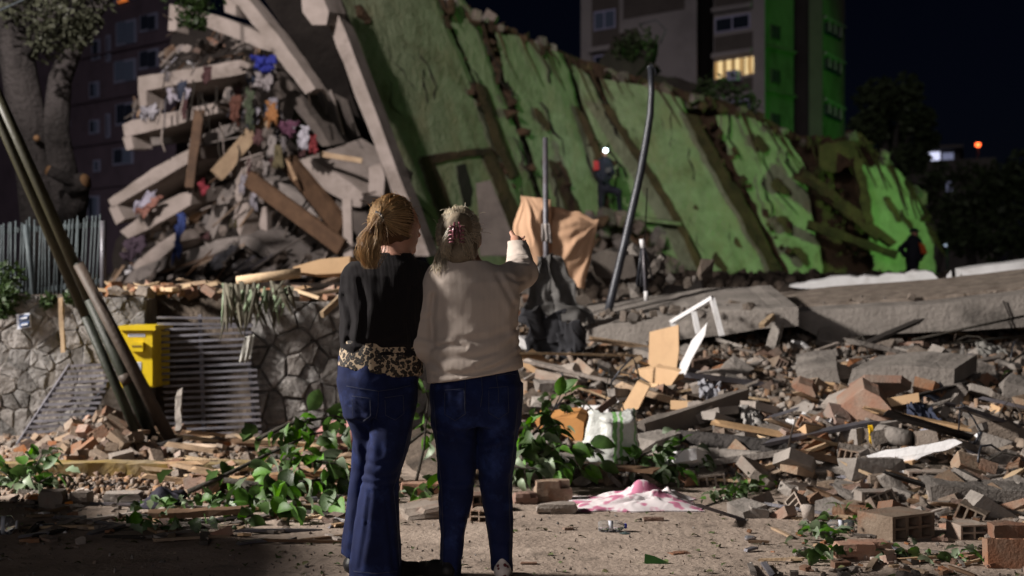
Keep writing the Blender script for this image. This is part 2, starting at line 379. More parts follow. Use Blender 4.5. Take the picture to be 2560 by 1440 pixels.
m_bldA = M('dark_purple_brick', (0.085, 0.062, 0.085), (0.065, 0.048, 0.066), 0.8, 0.9, 0.3, 5, stain=0.15)
m_wframe = MP('pale_window_frame', (0.20, 0.21, 0.31), 0.5)
bA = empty('apartment_building', (-15, 56, 1), 'dark purplish apartment block with dim windows behind the tall tree', 'building')
A0, A1 = XY(-60, 60), XY(440, 50)
plan_prism('wall', [A0, A1, XY(520, 58), XY(40, 70)], 0.5, 26, m_bldA, bA)
for (x0, x1, y0, y1) in [(232, 252, 100, 150), (268, 278, 88, 155), (293, 343, 52, 112), (352, 396, 36, 78), (288, 342, 150, 205), (226, 250, 205, 245), (350, 398, 125, 172), (292, 340, 258, 312), (226, 250, 300, 335), (267, 277, 285, 345), (285, 335, 370, 412), (236, 252, 400, 430), (222, 250, 490, 545), (290, 340, -50, 5), (228, 250, -5, 45), (160, 176, 215, 232), (160, 176, 300, 318)]:
    wdw = face_box('window', A0, A1, x0, x1, y0, y1, 0.06, 0.05, m_wframe, bA)
    face_box('pane', A0, A1, x0 + 4, (x0 + x1) / 2 - 1, y0 + 4, y1 - 4, 0.09, 0.05, m_glass if (x0 + y0) % 3 else m_blue_glass, wdw)
    face_box('pane', A0, A1, (x0 + x1) / 2 + 1, x1 - 4, y0 + 4, y1 - 4, 0.09, 0.05, m_blue_glass if (x0 + y1) % 2 else m_glass, wdw)
for yy in (-20, 120, 235, 345, 455):
    face_box('ledge', A0, A1, 150, 432, yy + 7, yy + 12, 0.12, 0.1, m_bldA, bA)
m_orange_win = MP('orange_lit_room', (0.3, 0.1, 0.03), 0.6, emit=(1.0, 0.25, 0.05), estr=0.5)
face_box('window', A0, A1, 300, 324, -8, 6, 0.1, 0.05, m_orange_win, bA)

# ------------------------------------------------------------------ pale tower behind the fallen wall
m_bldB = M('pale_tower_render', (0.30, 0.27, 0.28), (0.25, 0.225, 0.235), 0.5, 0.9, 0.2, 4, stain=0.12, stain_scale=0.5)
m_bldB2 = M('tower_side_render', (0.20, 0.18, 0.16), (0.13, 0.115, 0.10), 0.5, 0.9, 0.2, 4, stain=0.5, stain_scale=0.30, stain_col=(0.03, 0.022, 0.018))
m_span = M('brown_spandrel', (0.10, 0.085, 0.08), (0.085, 0.07, 0.068), 0.8, 0.8, 0.1, 6, stain=0.1)
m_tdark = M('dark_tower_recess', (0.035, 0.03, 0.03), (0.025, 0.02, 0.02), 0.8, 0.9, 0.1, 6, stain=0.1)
m_lilac = MP('lilac_window_frame', (0.36, 0.35, 0.52), 0.5)
m_lit = bpy.data.materials.new('lit_curtained_room'); m_lit.use_nodes = True
_n = m_lit.node_tree; _b = _n.nodes['Principled BSDF']; _g = _n.nodes.new('ShaderNodeNewGeometry')
_w = _n.nodes.new('ShaderNodeTexWave'); _w.inputs['Scale'].default_value = 0.9; _w.inputs['Distortion'].default_value = 2.5; _w.inputs['Detail Scale'].default_value = 0.6
_r = _n.nodes.new('ShaderNodeValToRGB'); _r.color_ramp.elements[0].color = (0.30, 0.16, 0.045, 1); _r.color_ramp.elements[1].color = (1.0, 0.75, 0.38, 1)
_n.links.new(_g.outputs['Position'], _w.inputs['Vector']); _n.links.new(_w.outputs['Fac'], _r.inputs[0]); _n.links.new(_r.outputs[0], _b.inputs['Emission Color'])
_b.inputs['Emission Strength'].default_value = 0.95; _b.inputs['Base Color'].default_value = (0.3, 0.2, 0.1, 1)
bB = empty('apartment_tower', (9, 64, 2), 'pale apartment tower with one warm lit curtained window above the fallen green wall', 'building')
T0, T1 = XY(1452, 68), XY(1742, 63)
S0, S1 = XY(1784, 63.6), XY(1912, 62)
plan_prism('wall', [T0, T1, XY(1746, 66), XY(1784, 67), S0, S1, XY(1930, 75), XY(1460, 80)], 1, 22, m_bldB, bB)
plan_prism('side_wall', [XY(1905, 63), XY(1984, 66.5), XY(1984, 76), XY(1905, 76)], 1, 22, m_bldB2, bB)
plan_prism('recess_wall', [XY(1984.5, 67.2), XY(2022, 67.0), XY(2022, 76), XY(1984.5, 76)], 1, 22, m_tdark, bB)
plan_prism('corner_column', [XY(2022.5, 66), XY(2056, 66), XY(2056, 76), XY(2022.5, 76)], 1, 22, m_span, bB)
G0, G1 = XY(2056.5, 66.2), XY(2112, 70)
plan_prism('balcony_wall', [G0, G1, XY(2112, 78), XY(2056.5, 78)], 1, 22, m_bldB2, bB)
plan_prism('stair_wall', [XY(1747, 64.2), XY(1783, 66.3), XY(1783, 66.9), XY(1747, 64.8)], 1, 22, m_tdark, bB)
def tower_window(a, b, x0, x1, y0, y1, pane=m_glass, mull=0.5, sl=-0.16, fr=m_lilac):
    d = (x1 - x0) * sl
    ww = face_box('window', a, b, x0, x1, y0, y1, 0.05, 0.1, fr, bB, (d, d))
    xm = x0 + (x1 - x0) * mull
    face_box('pane', a, b, x0 + 4, xm - 2, y0 + 4, y1 - 4, 0.075, 0.08, pane, ww, ((xm - x0 - 6) * sl, (xm - x0 - 6) * sl))
    dd = (xm - x0) * sl
    face_box('pane', a, b, xm + 2, x1 - 3, y0 + 4 + dd, y1 - 4 + dd, 0.075, 0.08, pane, ww, ((x1 - xm - 5) * sl, (x1 - xm - 5) * sl))
face_box('window_bay', T0, T1, 1480, 1548, -60, 160, 0.02, 0.1, m_span, bB)
tower_window(T0, T1, 1486, 1540, 30, 78, m_blue_glass)
face_box('ledge', T0, T1, 1480, 1552, 122, 134, 0.35, 0.2, m_bldB, bB, (-11, -11))
tower_window(T0, T1, 1486, 1540, 140, 190, m_glass)
face_box('spandrel', T0, T1, 1560, 1712, -40, 48, 0.05, 0.1, m_span, bB, (-26, -26))
for (y0, y1) in ((85, 128), (198, 232), (-20, 12)):
    face_box('spandrel', S0, S1, 1787, 1882, y0 + 8, y1 + 8, 0.04, 0.1, m_span, bB, (-15, -15))
for y0 in (16, 130, 238):
    face_box('ledge', S0, S1, 1785, 1884, y0 + 6, y0 + 18, 0.25, 0.2, m_bldB, bB, (-15, -15))
tower_window(S0, S1, 1788, 1876, 46, 84, m_glass)
tower_window(S0, S1, 1788, 1876, 260, 300, m_glass)
for yy in (60, 170, 280):     # windows and ledges on the green-lit side
    ws = face_box('side_window', XY(1905, 63), XY(1984, 66.5), 1926, 1950, yy, yy + 38, .04, .1, m_span, bB, (6, 6)); face_box('pane', XY(1905, 63), XY(1984, 66.5), 1929, 1947, yy + 4, yy + 34, .07, .1, m_glass, ws, (5, 5))
    face_box('ledge', XY(1905, 63), XY(1984, 66.5), 1906, 1982, yy + 52, yy + 57, .2, .1, m_bldB2, bB, (18, 18))
lw = face_box('window', S0, S1, 1788, 1884, 156, 198, 0.05, 0.1, m_lit, bB, (-15, -15))
for x in (1812, 1836, 1862): face_box('mullion', S0, S1, x, x + 2, 153 - (x - 1788) * .15, 196 - (x - 1788) * .15, 0.09, 0.1, m_span, lw)
face_box('air_conditioner', S0, S1, 1832, 1858, 180, 205, 0.6, 0.5, m_lilac, bB)
for (y0) in (40, 130, 245):
    face_box('balcony_rail', G0, G1, 2058, 2108, y0, y0 + 6, 0.16, 0.1, m_bldB, bB, (26, 26))
    face_box('balcony_window', G0, G1, 2060, 2100, y0 + 14, y0 + 44, 0.05, 0.1, m_glass, bB, (18, 18))
    for x in (2068, 2082, 2096): face_box('rail_post', G0, G1, x, x + 1.5, y0 + 6 + (x - 2058) * .5, y0 + 34 + (x - 2058) * .5, 0.15, 0.06, m_bldB, bB)

# ------------------------------------------------------------------ far houses, mast light
m_far = M('far_house_render', (0.09, 0.08, 0.075), (0.07, 0.06, 0.06), 0.4, 0.9, 0.1, 4, stain=0.2)
m_cold = MP('cold_lit_window', (0.3, 0.3, 0.4), 0.5, emit=(0.72, 0.75, 1.0), estr=1.1)
fh = empty('distant_house', (27, 95, 2), 'low distant house with a cold white lit window under the hillside trees', 'house')
h0, h1 = XY(2225, 96), XY(2490, 92)
plan_prism('wall', [h0, h1, XY(2500, 104), XY(2225, 106)], 1, ZP(400, 94), m_far, fh)
plan_prism('upper_storey', [XY(2232, 97), XY(2400, 95), XY(2405, 104), XY(2232, 105)], 6, ZP(372, 94), m_far, fh)
plan_prism('roof', [XY(2220, 95), XY(2408, 93), XY(2410, 106), XY(2220, 107)], ZP(371.5, 94), ZP(364, 94), m_far, fh)
for (x0, x1, y0, y1) in ((2322, 2350, 380, 402), (2356, 2384, 382, 402)):
    face_box('window', XY(2232, 97), XY(2400, 95), x0, x1, y0, y1, 0.06, 0.1, m_cold if x0 < 2330 else MP('dim_cold_window', (.2, .2, .3), .5, emit=(0.6, 0.65, 1.0), estr=0.22), fh)
face_box('window', h0, h1, 2366, 2380, 455, 480, 0.06, 0.1, MP('dimmer_window', (.2, .2, .3), .5, emit=(0.6, 0.65, 1.0), estr=0.12), fh)
rl = empty('warning_light', P(2445, 362, 180) - Vector((0, 0, 18)), 'tiny red warning light glowing on a far mast', 'light')
tube('mast', [P(2445, 362, 180) - Vector((0, 0, 18)), P(2445, 362, 180) - Vector((0, 0, 0.3))], 0.12, m_black, rl, 6)
V, Fc = tube_geo([P(2445, 367, 180), P(2445, 364, 180), P(2445, 359, 180), P(2445, 357, 180)], [0.12, 0.3, 0.3, 0.08], 10)
mesh('lamp', V, Fc, MP('red_lamp', (0.5, 0.05, 0.02), 0.4, emit=(1.0, 0.12, 0.03), estr=6), rl, True)
ps = empty('lit_panel', P(2368, 605, 60), 'small cold white lit panel low in the dark trees', 'light')
beam('panel', P(2360, 604, 60), P(2376, 606, 60), 0.08, 0.42, MP('cold_panel', (.3, .3, .4), .5, emit=(0.65, 0.7, 1.0), estr=0.6), ps, 2)
beam('panel_post', P(2368, 616, 60.06), P(2368, 760, 60.06), 0.08, 0.08, m_black, ps, 2)

# ------------------------------------------------------------------ trees
def leaf_quads(rs, centers, n, spread, size):
    V = []; Q = []
    for c, s in centers:
        for _ in range(n):
            d = Vector((rs.gauss(0, 1), rs.gauss(0, 1), rs.gauss(0, 0.8))); d = d.normalized() * (rs.random() ** 0.5) * s * spread
            p = c + d; a = Vector((rs.uniform(-1, 1), rs.uniform(-1, 1), rs.uniform(-1, .4))).normalized(); b = a.orthogonal().normalized()
            b = Matrix.Rotation(rs.random() * 6.28, 3, a) @ b
            L = size * rs.uniform(0.6, 1.4); k = len(V)
            V += [p - a * L * .5, p + b * L * .28, p + a * L * .5, p - b * L * .28]
            Q.append((k, k + 1, k + 2, k + 3))
    return V, Q
def tree(name, label, px, pyb, Y, crown, trunk_r, leafmat, size, n, spread=1.0, seed=1, limbs=True, group=None):
    rs = random.Random(seed)
    base = Vector((P(px, 720, Y).x, Y, H(P(px, 720, Y).x, min(Y, 59)) - 0.3))
    t = empty(name, base, label, 'tree', group)
    cs = [(P(x, y, Y + dy), r * Y / F) for x, y, dy, r in crown]
    top = sum((c for c, r in cs), Vector()) / len(cs)
    geos = [tube_geo([base, base.lerp(top, .4) + Vector((.15, 0, 0)), base.lerp(top, .75), top], [trunk_r, trunk_r * .8, trunk_r * .55, trunk_r * .25], 8)]
    for c, r in cs:
        m0 = base.lerp(top, rs.uniform(.45, .8)); geos.append(tube_geo([m0, m0.lerp(c, .5) + Vector((0, 0, .1 * r)), c], [trunk_r * .35, trunk_r * .22, trunk_r * .08], 5))
    multi('trunk', geos, m_bark, t, True)
    V, Q = leaf_quads(rs, cs, n, spread, size)
    np_mesh('crown', V, Q, leafmat, t, False)
    return t
tree('broadleaf_tree', 'dark tree touched by green light right of the tower', 2225, 600, 52, [(2190, 250, 0, 55), (2250, 240, 1, 60), (2290, 300, -1, 45), (2170, 320, 0, 50), (2230, 330, 2, 60), (2280, 390, 0, 50), (2200, 410, 1, 55), (2320, 350, 1, 28)], 0.35, m_leaf_far, 0.34, 330, 1.0, 5)
for k, (px, Y, cr, lab) in enumerate([
    (2420, 46, [(2400, 520, 0, 60), (2460, 500, 1, 60), (2430, 590, 0, 60), (2380, 590, 0, 45)], 'dark leafy bush beside the end of the fallen green wall'),
    (2520, 44, [(2520, 470, 0, 55), (2560, 430, 1, 60), (2540, 540, 0, 70), (2500, 600, 0, 60), (2590, 600, 0, 60)], 'dark bushy tree at the edge of the picture above the long beam'),
    (2330, 70, [(2300, 470, 0, 50), (2350, 450, 0, 50), (2330, 520, 0, 55), (2420, 440, 0, 45), (2480, 440, 1, 40)], 'dark hedge tree in front of the distant lit house')]):
    tree('dark_tree', lab, px, 640, Y, cr, 0.2, m_leaf_far, 0.30, 240, 1.0, 20 + k)

# big tree over the fence on the left
bt = empty('street_tree', (-5.3, 17, 1.2), 'thick forked grey tree with a sawn branch behind the railing fence', 'tree')
YT = 17.0
multi('trunk', [tube_geo([P(125, 780, YT), P(118, 600, YT), P(95, 440, YT), P(62, 260, YT), P(38, 120, YT), P(20, -60, YT)], [0.36, 0.29, 0.25, 0.215, 0.20, 0.19], 14),
                tube_geo([P(150, 640, YT), P(160, 470, YT), P(138, 330, YT), P(150, 200, YT + .2), P(185, 110, YT + .3), P(235, 30, YT + .4), P(300, -60, YT + .5)], [0.26, 0.21, 0.165, 0.14, 0.12, 0.10, 0.08], 12),
                tube_geo([P(172, 560, YT - .15), P(190, 500, YT - .3), P(196, 462, YT - .35)], [0.17, 0.15, 0.13], 10),
                tube_geo([P(60, 150, YT), P(110, 60, YT - .2), P(170, -40, YT - .4)], [0.12, 0.10, 0.08], 8)], m_bark, bt, True)
sb = tube('sawn_branch', [P(195, 462, YT - .5), P(160, 445, YT - .55), P(122, 426, YT - .6)], [0.075, 0.07, 0.065], m_bark, bt, 10)
tube('cut_end', [P(121.5, 426, YT - .6), P(119, 425, YT - .61)], [0.062, 0.058], m_cutwood, sb, 10)
s2 = tube('sawn_stub', [P(178, 470, YT - .42), P(212, 452, YT - .5)], [0.13, 0.11], m_bark, bt, 10)
tube('cut_end', [P(212.5, 452, YT - .5), P(216, 451, YT - .51)], [0.085, 0.075], m_cutwood, s2, 10)
tube('scar', [P(92, 346, YT - .27), P(92, 346, YT - .31)], [0.045, 0.03], m_cutwood, bt, 10)
rs = random.Random(3)
V, Q = leaf_quads(rs, [(P(110, 60, YT - .8), .33), (P(160, 30, YT - .8), .35), (P(120, 110, YT - .7), .24), (P(185, 85, YT - .7), .25), (P(60, 10, YT - .5), .4), (P(240, -10, YT), .35), (P(140, -30, YT - .6), .45), (P(20, -20, YT), .5), (P(215, 60, YT), .2)], 150, 1.0, 0.085)
np_mesh('crown', V, Q, M('grey_green_leaf', (0.085, 0.09, 0.06), (0.045, 0.05, 0.03), 6.0, 0.5, 0.0, 60, stain=0, transl=.2), bt, False)
# leaves hanging at the top edge over the broken beam
V, Q = leaf_quads(random.Random(9), [(P(490, 15, 22), .28), (P(470, 45, 22), .18), (P(455, -20, 22), .4), (P(520, -20, 22), .35), (P(500, 60, 22), .12)], 110, 1.0, 0.10)
vb = empty('hanging_foliage', P(480, -120, 22), 'dark leaves hanging into the top edge beside broken beams', 'foliage')
np_mesh('leaves', V, Q, m_leaf_d, vb, False); tube('stem', [P(480, -160, 22), P(485, -40, 22), P(495, 60, 22)], 0.02, m_twig, vb, 5)
tag(tube('overhead_cable', [P(-60, 52, 15), P(0, 26, 15), P(62, -2, 15), P(130, -40, 15)], 0.012, m_fence, None, 5), 'thin pale cable across the upper corner in front of the forked tree', 'cable')

# ================================================================== piece library (shared meshes)
def hull_mesh(name, pts, mat):
    bm = bmesh.new()
    for p in pts: bm.verts.new(p)
    r = bmesh.ops.convex_hull(bm, input=bm.verts)
    loose = [v for v in bm.verts if not v.link_faces]
    if loose: bmesh.ops.delete(bm, geom=loose, context='VERTS')
    me = bpy.data.meshes.new(name); bm.to_mesh(me); bm.free()
    if mat: me.materials.append(mat)
    return me
def chunk_pts(rs, boxy=0.6):
    pts = []
    if boxy < .8:      # irregular lump: points on a squashed ball, some corners knocked off
        for _ in range(rs.choice([9, 11, 13])):
            v = Vector((rs.gauss(0, 1), rs.gauss(0, 1), rs.gauss(0, 1))).normalized()
            m_ = max(abs(v.x), abs(v.y), abs(v.z)); v = v * ((1 - boxy * .6) + boxy * .6 / m_) * rs.uniform(.38, .55); pts.append(tuple(v))
        return pts
    for x in (-1, 1):
        for y in (-1, 1):
            for z in (-1, 1):
                k = 1 - (1 - boxy) * rs.random()
                pts.append((x * .5 * k * rs.uniform(.75, 1), y * .5 * k * rs.uniform(.75, 1), z * .5 * k * rs.uniform(.75, 1)))
    for _ in range(5):
        v = Vector((rs.gauss(0, 1), rs.gauss(0, 1), rs.gauss(0, 1))).normalized() * 0.55
        pts.append(tuple(v))
    return pts
RS = random.Random(5)
CH_V = [hull_mesh('chunk_mesh', chunk_pts(RS, RS.choice([.4, .6, .85])), m_chunk) for _ in range(18)]
CC_V = [hull_mesh('concrete_chunk_mesh', chunk_pts(RS, RS.choice([.7, .9])), m_conc) for _ in range(10)]
def hollow_brick(mat, nx=3, nz=2, L=1.0, t=0.14, broken=None):
    """clay block with through holes along y"""
    V = []; Fc = []
    xs_ = [0.0]
    cw = (1 - t * 0.5 * (nx + 1)) / nx
    for i in range(nx): xs_ += [xs_[-1] + t * .5, xs_[-1] + t * .5 + cw]
    xs_.append(1.0)
    ch = (1 - t * 0.7 * (nz + 1)) / nz
    zs_ = [0.0]
    for i in range(nz): zs_ += [zs_[-1] + t * .7, zs_[-1] + t * .7 + ch]
    zs_.append(1.0)
    ix = {}
    def vid(i, k, s):
        key = (i, k, s)
        if key not in ix:
            ix[key] = len(V); x = xs_[i] - .5; z = zs_[k] - .5; y = (s - .5)
            if broken and s == 1: y += broken.uniform(-.35, .1)
            V.append((x, y, z))
        return ix[key]
    ni, nk = len(xs_) - 1, len(zs_) - 1
    hole = lambda i, k: i % 2 == 1 and k % 2 == 1 and 0 < i < ni and 0 < k < nk
    for i in range(ni):
        for k in range(nk):
            if hole(i, k):
                Fc += [(vid(i, k, 0), vid(i, k, 1), vid(i + 1, k, 1), vid(i + 1, k, 0)), (vid(i + 1, k, 0), vid(i + 1, k, 1), vid(i + 1, k + 1, 1), vid(i + 1, k + 1, 0)),
                       (vid(i + 1, k + 1, 0), vid(i + 1, k + 1, 1), vid(i, k + 1, 1), vid(i, k + 1, 0)), (vid(i, k + 1, 0), vid(i, k + 1, 1), vid(i, k, 1), vid(i, k, 0))]
            else:
                Fc += [(vid(i, k, 0), vid(i + 1, k, 0), vid(i + 1, k + 1, 0), vid(i, k + 1, 0)), (vid(i, k, 1), vid(i, k + 1, 1), vid(i + 1, k + 1, 1), vid(i + 1, k, 1))]
    for i in range(ni):
        Fc += [(vid(i, 0, 0), vid(i, 0, 1), vid(i + 1, 0, 1), vid(i + 1, 0, 0)), (vid(i, nk, 0), vid(i + 1, nk, 0), vid(i + 1, nk, 1), vid(i, nk, 1))]
    for k in range(nk):
        Fc += [(vid(0, k, 0), vid(0, k + 1, 0), vid(0, k + 1, 1), vid(0, k, 1)), (vid(ni, k, 0), vid(ni, k, 1), vid(ni, k + 1, 1), vid(ni, k + 1, 0))]
    me = bpy.data.meshes.new('hollow_brick_mesh'); me.from_pydata(V, [], Fc); me.materials.append(mat); me.update()
    return me
HB = {m.name: [hollow_brick(m, 3, 2), hollow_brick(m, 2, 2), hollow_brick(m, 3, 1), hollow_brick(m, 3, 2, broken=RS), hollow_brick(m, 2, 2, broken=RS)] for m in (m_brick, m_brick_dust)}
def rough_brick(mat, rs, amp=.03):
    bm = bmesh.new(); bmesh.ops.create_cube(bm, size=1.0); bmesh.ops.subdivide_edges(bm, edges=bm.edges[:], cuts=2, use_grid_fill=True)
    sd = rs.random() * 50; knock = [(Vector((rs.choice((-1, 1)), rs.choice((-1, 1)), rs.choice((-1, 1)))) * .5, rs.uniform(.25, .5)) for _ in range(3)]
    for v in bm.verts:
        c = v.co.copy(); n = mnoise.noise_vector(c * 4 + Vector((sd, 0, 0))) * amp * 2
        v.co = c * (1 - .035 * (abs(c.x) > .45) * (abs(c.z) > .45) - .03 * (abs(c.y) > .45) * (abs(c.z) > .45)) + n
        for k, r in knock:
            d = (c - k).length
            if d < r: v.co -= k * .5 * (1 - d / r)
    me = bpy.data.meshes.new('rough_brick_mesh'); bm.to_mesh(me); bm.free(); me.materials.append(mat); return me
RB = {m.name: [rough_brick(m, RS) for _ in range(6)] for m in (m_brick, m_brick_dust)}
SOLID = {m.name: [hull_mesh('brick_mesh', [(x * .5 * RS.uniform(.9, 1), y * .5 * RS.uniform(.86, 1), z * .5 * RS.uniform(.85, 1)) for x in (-1, 1) for y in (-1, 1) for z in (-1, 1)] +
         [(RS.uniform(.2, .5), RS.uniform(-.5, .5), RS.uniform(-.5, .5)) for _ in range(3)], m) for _ in range(6)] for m in (m_brick, m_brick_dust)}
def plank_mesh(mat, rs):
    V = []; Fc = []
    for i in range(4):
        x = -0.5 + i / 3
        for a, b in ((-.5, -.5), (.5, -.5), (.5, .5), (-.5, .5)):
            V.append((x + (rs.uniform(-.08, .08) if i in (0, 3) else 0), a * rs.uniform(.85, 1), b + .1 * math.sin(i)))
    for i in range(3):
        for k in range(4): a = i * 4 + k; b = i * 4 + (k + 1) % 4; Fc.append((a, b, b + 4, a + 4))
    Fc += [(3, 2, 1, 0), (12, 13, 14, 15)]
    me = bpy.data.meshes.new('plank_mesh'); me.from_pydata(V, [], Fc); me.materials.append(mat); me.update(); return me
PL = [plank_mesh(m, RS) for m in (m_wood, m_straw, m_wood_d, m_wood, m_steel, m_straw)]
PLB = [plank_mesh(m, RS) for m in (m_conc, m_conc_d, m_wood_d, m_steel, m_wood, m_void, m_conc_d, m_plaster)]
def shard_mesh(mat, rs):
    n = rs.choice([4, 5, 6]); an = sorted(rs.uniform(0, 6.28) for _ in range(n))
    an = [2 * math.pi * i / n + rs.uniform(-.35, .35) for i in range(n)]
    f = [(.5 * math.cos(a) * rs.uniform(.7, 1), .5 * math.sin(a) * rs.uniform(.7, 1)) for a in an]
    V = [(x, y, .5) for x, y in f] + [(x * .96, y * .96, -.5) for x, y in f]
    Fc = [tuple(range(n)), tuple(range(2 * n - 1, n - 1, -1))] + [(i, n + i, n + (i + 1) % n, (i + 1) % n) for i in range(n)]
    me = bpy.data.meshes.new('shard_mesh'); me.from_pydata(V, [], Fc); me.materials.append(mat); me.update(); return me
SH = [shard_mesh(m, RS) for m in (m_conc, m_brick, m_plaster, m_board, m_conc, m_white, m_brick_dust, m_chunk)]
def inst(name, me, loc, rot, scale, parent=None):
    o = bpy.data.objects.new(name, me); COL.objects.link(o)
    o.location = loc; o.rotation_euler = rot; o.scale = scale
    if parent is not None: o.parent = parent; o.matrix_parent_inverse = wm(parent).inverted()
    return o
def in_poly(x, y, poly):
    c = False; j = len(poly) - 1
    for i in range(len(poly)):
        if (poly[i][1] > y) != (poly[j][1] > y) and x < (poly[j][0] - poly[i][0]) * (y - poly[i][1]) / (poly[j][1] - poly[i][1]) + poly[i][0]: c = not c
        j = i
    return c
def poly_rand(rs, poly):
    x0, x1 = min(p[0] for p in poly), max(p[0] for p in poly); y0, y1 = min(p[1] for p in poly), max(p[1] for p in poly)
    while True:
        x, y = rs.uniform(x0, x1), rs.uniform(y0, y1)
        if in_poly(x, y, poly): return x, y

# ================================================================== collapsed apartment block (left centre)
cb = empty('collapsed_building', (-4.5, 26, 1.2), 'collapsed apartment block with pancaked floor slabs and spilled belongings', 'building')
# dark broken core behind the slabs
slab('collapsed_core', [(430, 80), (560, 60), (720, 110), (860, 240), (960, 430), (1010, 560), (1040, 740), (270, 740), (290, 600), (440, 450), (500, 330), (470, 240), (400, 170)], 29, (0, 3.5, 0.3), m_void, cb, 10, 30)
YB = 26.0
SLABS = [  # front faces of the floor slabs and parapets
    ([(345, 192), (470, 172), (600, 150), (650, 152), (640, 176), (600, 186), (470, 208), (368, 226), (345, 226)], 25.6, (0.4, 3.0, 0.1), m_plaster),
    ([(345, 226), (366, 226), (366, 264), (350, 268)], 25.6, (0.2, 0.5, 0), m_plaster),
    ([(306, 312), (330, 300), (420, 282), (540, 256), (545, 282), (440, 312), (330, 338), (312, 344)], 25.0, (0.5, 3.2, 0.35), m_plaster),
    ([(306, 344), (328, 338), (334, 372), (316, 376)], 25.0, (0.2, 0.5, 0.05), m_plaster),
    ([(270, 500), (285, 488), (380, 422), (482, 368), (478, 404), (390, 456), (300, 508), (280, 520)], 24.6, (0.8, 2.6, 0.4), m_plaster),
    ([(272, 520), (292, 512), (312, 548), (290, 562)], 24.6, (0.2, 0.6, 0.1), m_plaster),
    ([(300, 578), (360, 532), (450, 484), (480, 478), (476, 512), (420, 545), (345, 585), (320, 596)], 24.2, (0.8, 2.4, 0.4), m_plaster),
    ([(330, 660), (400, 606), (440, 580), (448, 604), (410, 640), (362, 680), (340, 684)], 23.8, (0.6, 2.2, 0.3), m_plaster),
    ([(285, 700), (350, 668), (420, 640), (410, 672), (340, 706)], 23.4, (0.5, 1.6, 0.2), m_conc),
]
for pts, Y, ext, mt in SLABS: slab('floor_slab', pts, Y, ext, mt, cb, 1.6, 26)
# balcony soffits, room wall left between floors
slab('room_wall', [(366, 226), (410, 216), (412, 250), (366, 262)], 27.2, (0, .2, 0), m_conc_d, cb)
slab('room_wall', [(330, 338), (450, 310), (480, 320), (470, 352), (335, 370)], 27.0, (0, .2, 0), m_conc, cb)
# the leaning column and cross beam
slab('column', [(590, -40), (623, 0), (694, 86), (772, 196), (788, 222), (764, 236), (686, 138), (648, 80), (589, 10), (552, -34)], 24.4, (0.12, 0.4, 0.06), m_plaster, cb, 1.4, 24)
slab('cross_beam', [(440, 20), (480, 30), (512, 44), (512, 66), (470, 52), (436, 44)], 24.8, (0.2, 0.4, 0), m_plaster, cb, 1.5, 30)
slab('cross_beam', [(506, 28), (584, 53), (650, 82), (686, 130), (650, 122), (578, 92), (508, 64)], 24.55, (0.2, 0.4, 0), m_plaster, cb, 1.2, 30)
slab('column', [(424, 10), (446, 14), (440, 78), (420, 76)], 24.9, (0.15, 0.3, 0), m_plaster, cb)
slab('column', [(556, -30), (588, -20), (590, 40), (562, 30)], 24.5, (0.15, 0.3, 0), m_plaster, cb)
# underside (its shade put into the colour) of the toppled floor between the column and the green wall
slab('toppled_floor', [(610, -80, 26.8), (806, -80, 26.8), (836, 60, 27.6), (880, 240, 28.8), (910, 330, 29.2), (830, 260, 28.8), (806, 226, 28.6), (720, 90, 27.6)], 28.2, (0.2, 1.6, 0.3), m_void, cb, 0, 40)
slab('broken_wall', [(770, 230), (812, 222), (868, 250), (900, 340), (850, 360), (805, 300)], 27.8, (0, .4, 0), m_conc_d, cb, 3, 30)
slab('broken_wall', [(805, 236), (830, 228), (858, 330), (900, 400), (850, 380)], 27.2, (0, .3, 0), m_conc, cb, 2, 30)
slab('broken_wall', [(720, 190), (740, 205), (820, 355), (835, 366), (818, 372), (770, 300)], 26.6, (0.1, .3, 0), m_conc_d, cb, 2, 30)
tube('bent_rebar', [P(812, 222, 26.4), P(816, 290, 26.4), P(842, 340, 26.3)], 0.022, m_plaster, cb, 5)
tube('bent_rebar', [P(826, 226, 26.3), P(838, 262, 26.2), P(858, 335, 26.2)], 0.025, m_plaster, cb, 5)
# thick broken slab with rough top
slab('broken_slab', [(742, 402), (770, 392), (860, 446), (908, 484), (902, 518), (880, 516), (800, 466), (744, 428)], 24.6, (0.75, 1.7, 0.50), m_plaster, cb, 1.5, 24)
slab('wall_stub', [(922, 418), (952, 408), (962, 440), (958, 492), (920, 486)], 24.4, (0.1, .4, 0), m_plaster, cb, 1.5, 24)
beam('timber', P(800, 385, 24.2), P(905, 402, 24.2), 0.07, 0.09, m_straw, cb, 4, 0.004)
beam('door_leaf', P(622, 446, 24.0), P(856, 618, 23.2), 0.10, 0.27, m_wood_d, cb, 1, 0)
beam('door_leaf', P(722, 405, 24.6), P(858, 570, 23.6), 0.12, 0.32, m_wood_d, cb, 1, 0)
slab('split_board', [(712, 395), (722, 405), (742, 448), (734, 452)], 23.8, (0.02, .05, 0), m_wood, cb)
beam('post', P(868, 500, 23.6), P(872, 650, 23.4), 0.15, 0.17, m_plaster, cb, 5, 0.006)
slab('leaning_slab', [(640, 450), (700, 455), (800, 520), (800, 545), (700, 500), (640, 470)], 24.8, (0.2, 1.0, 0.3), m_conc, cb, 2, 24)
slab('rough_column', [(585, 360), (612, 345), (625, 420), (615, 470), (622, 520), (600, 590), (582, 560), (590, 500), (578, 430)], 24.6, (0.2, 0.4, 0), m_plaster, cb, 3, 26)
slab('block', [(612, 345), (700, 330), (740, 420), (742, 560), (700, 590), (625, 585), (622, 500)], 25.4, (0.2, 1.4, 0), m_conc_d, cb, 3, 30)
slab('block', [(655, 520), (665, 515), (668, 590), (655, 612), (648, 560)], 24.2, (0.05, .2, 0), m_plaster, cb, 1, 20)
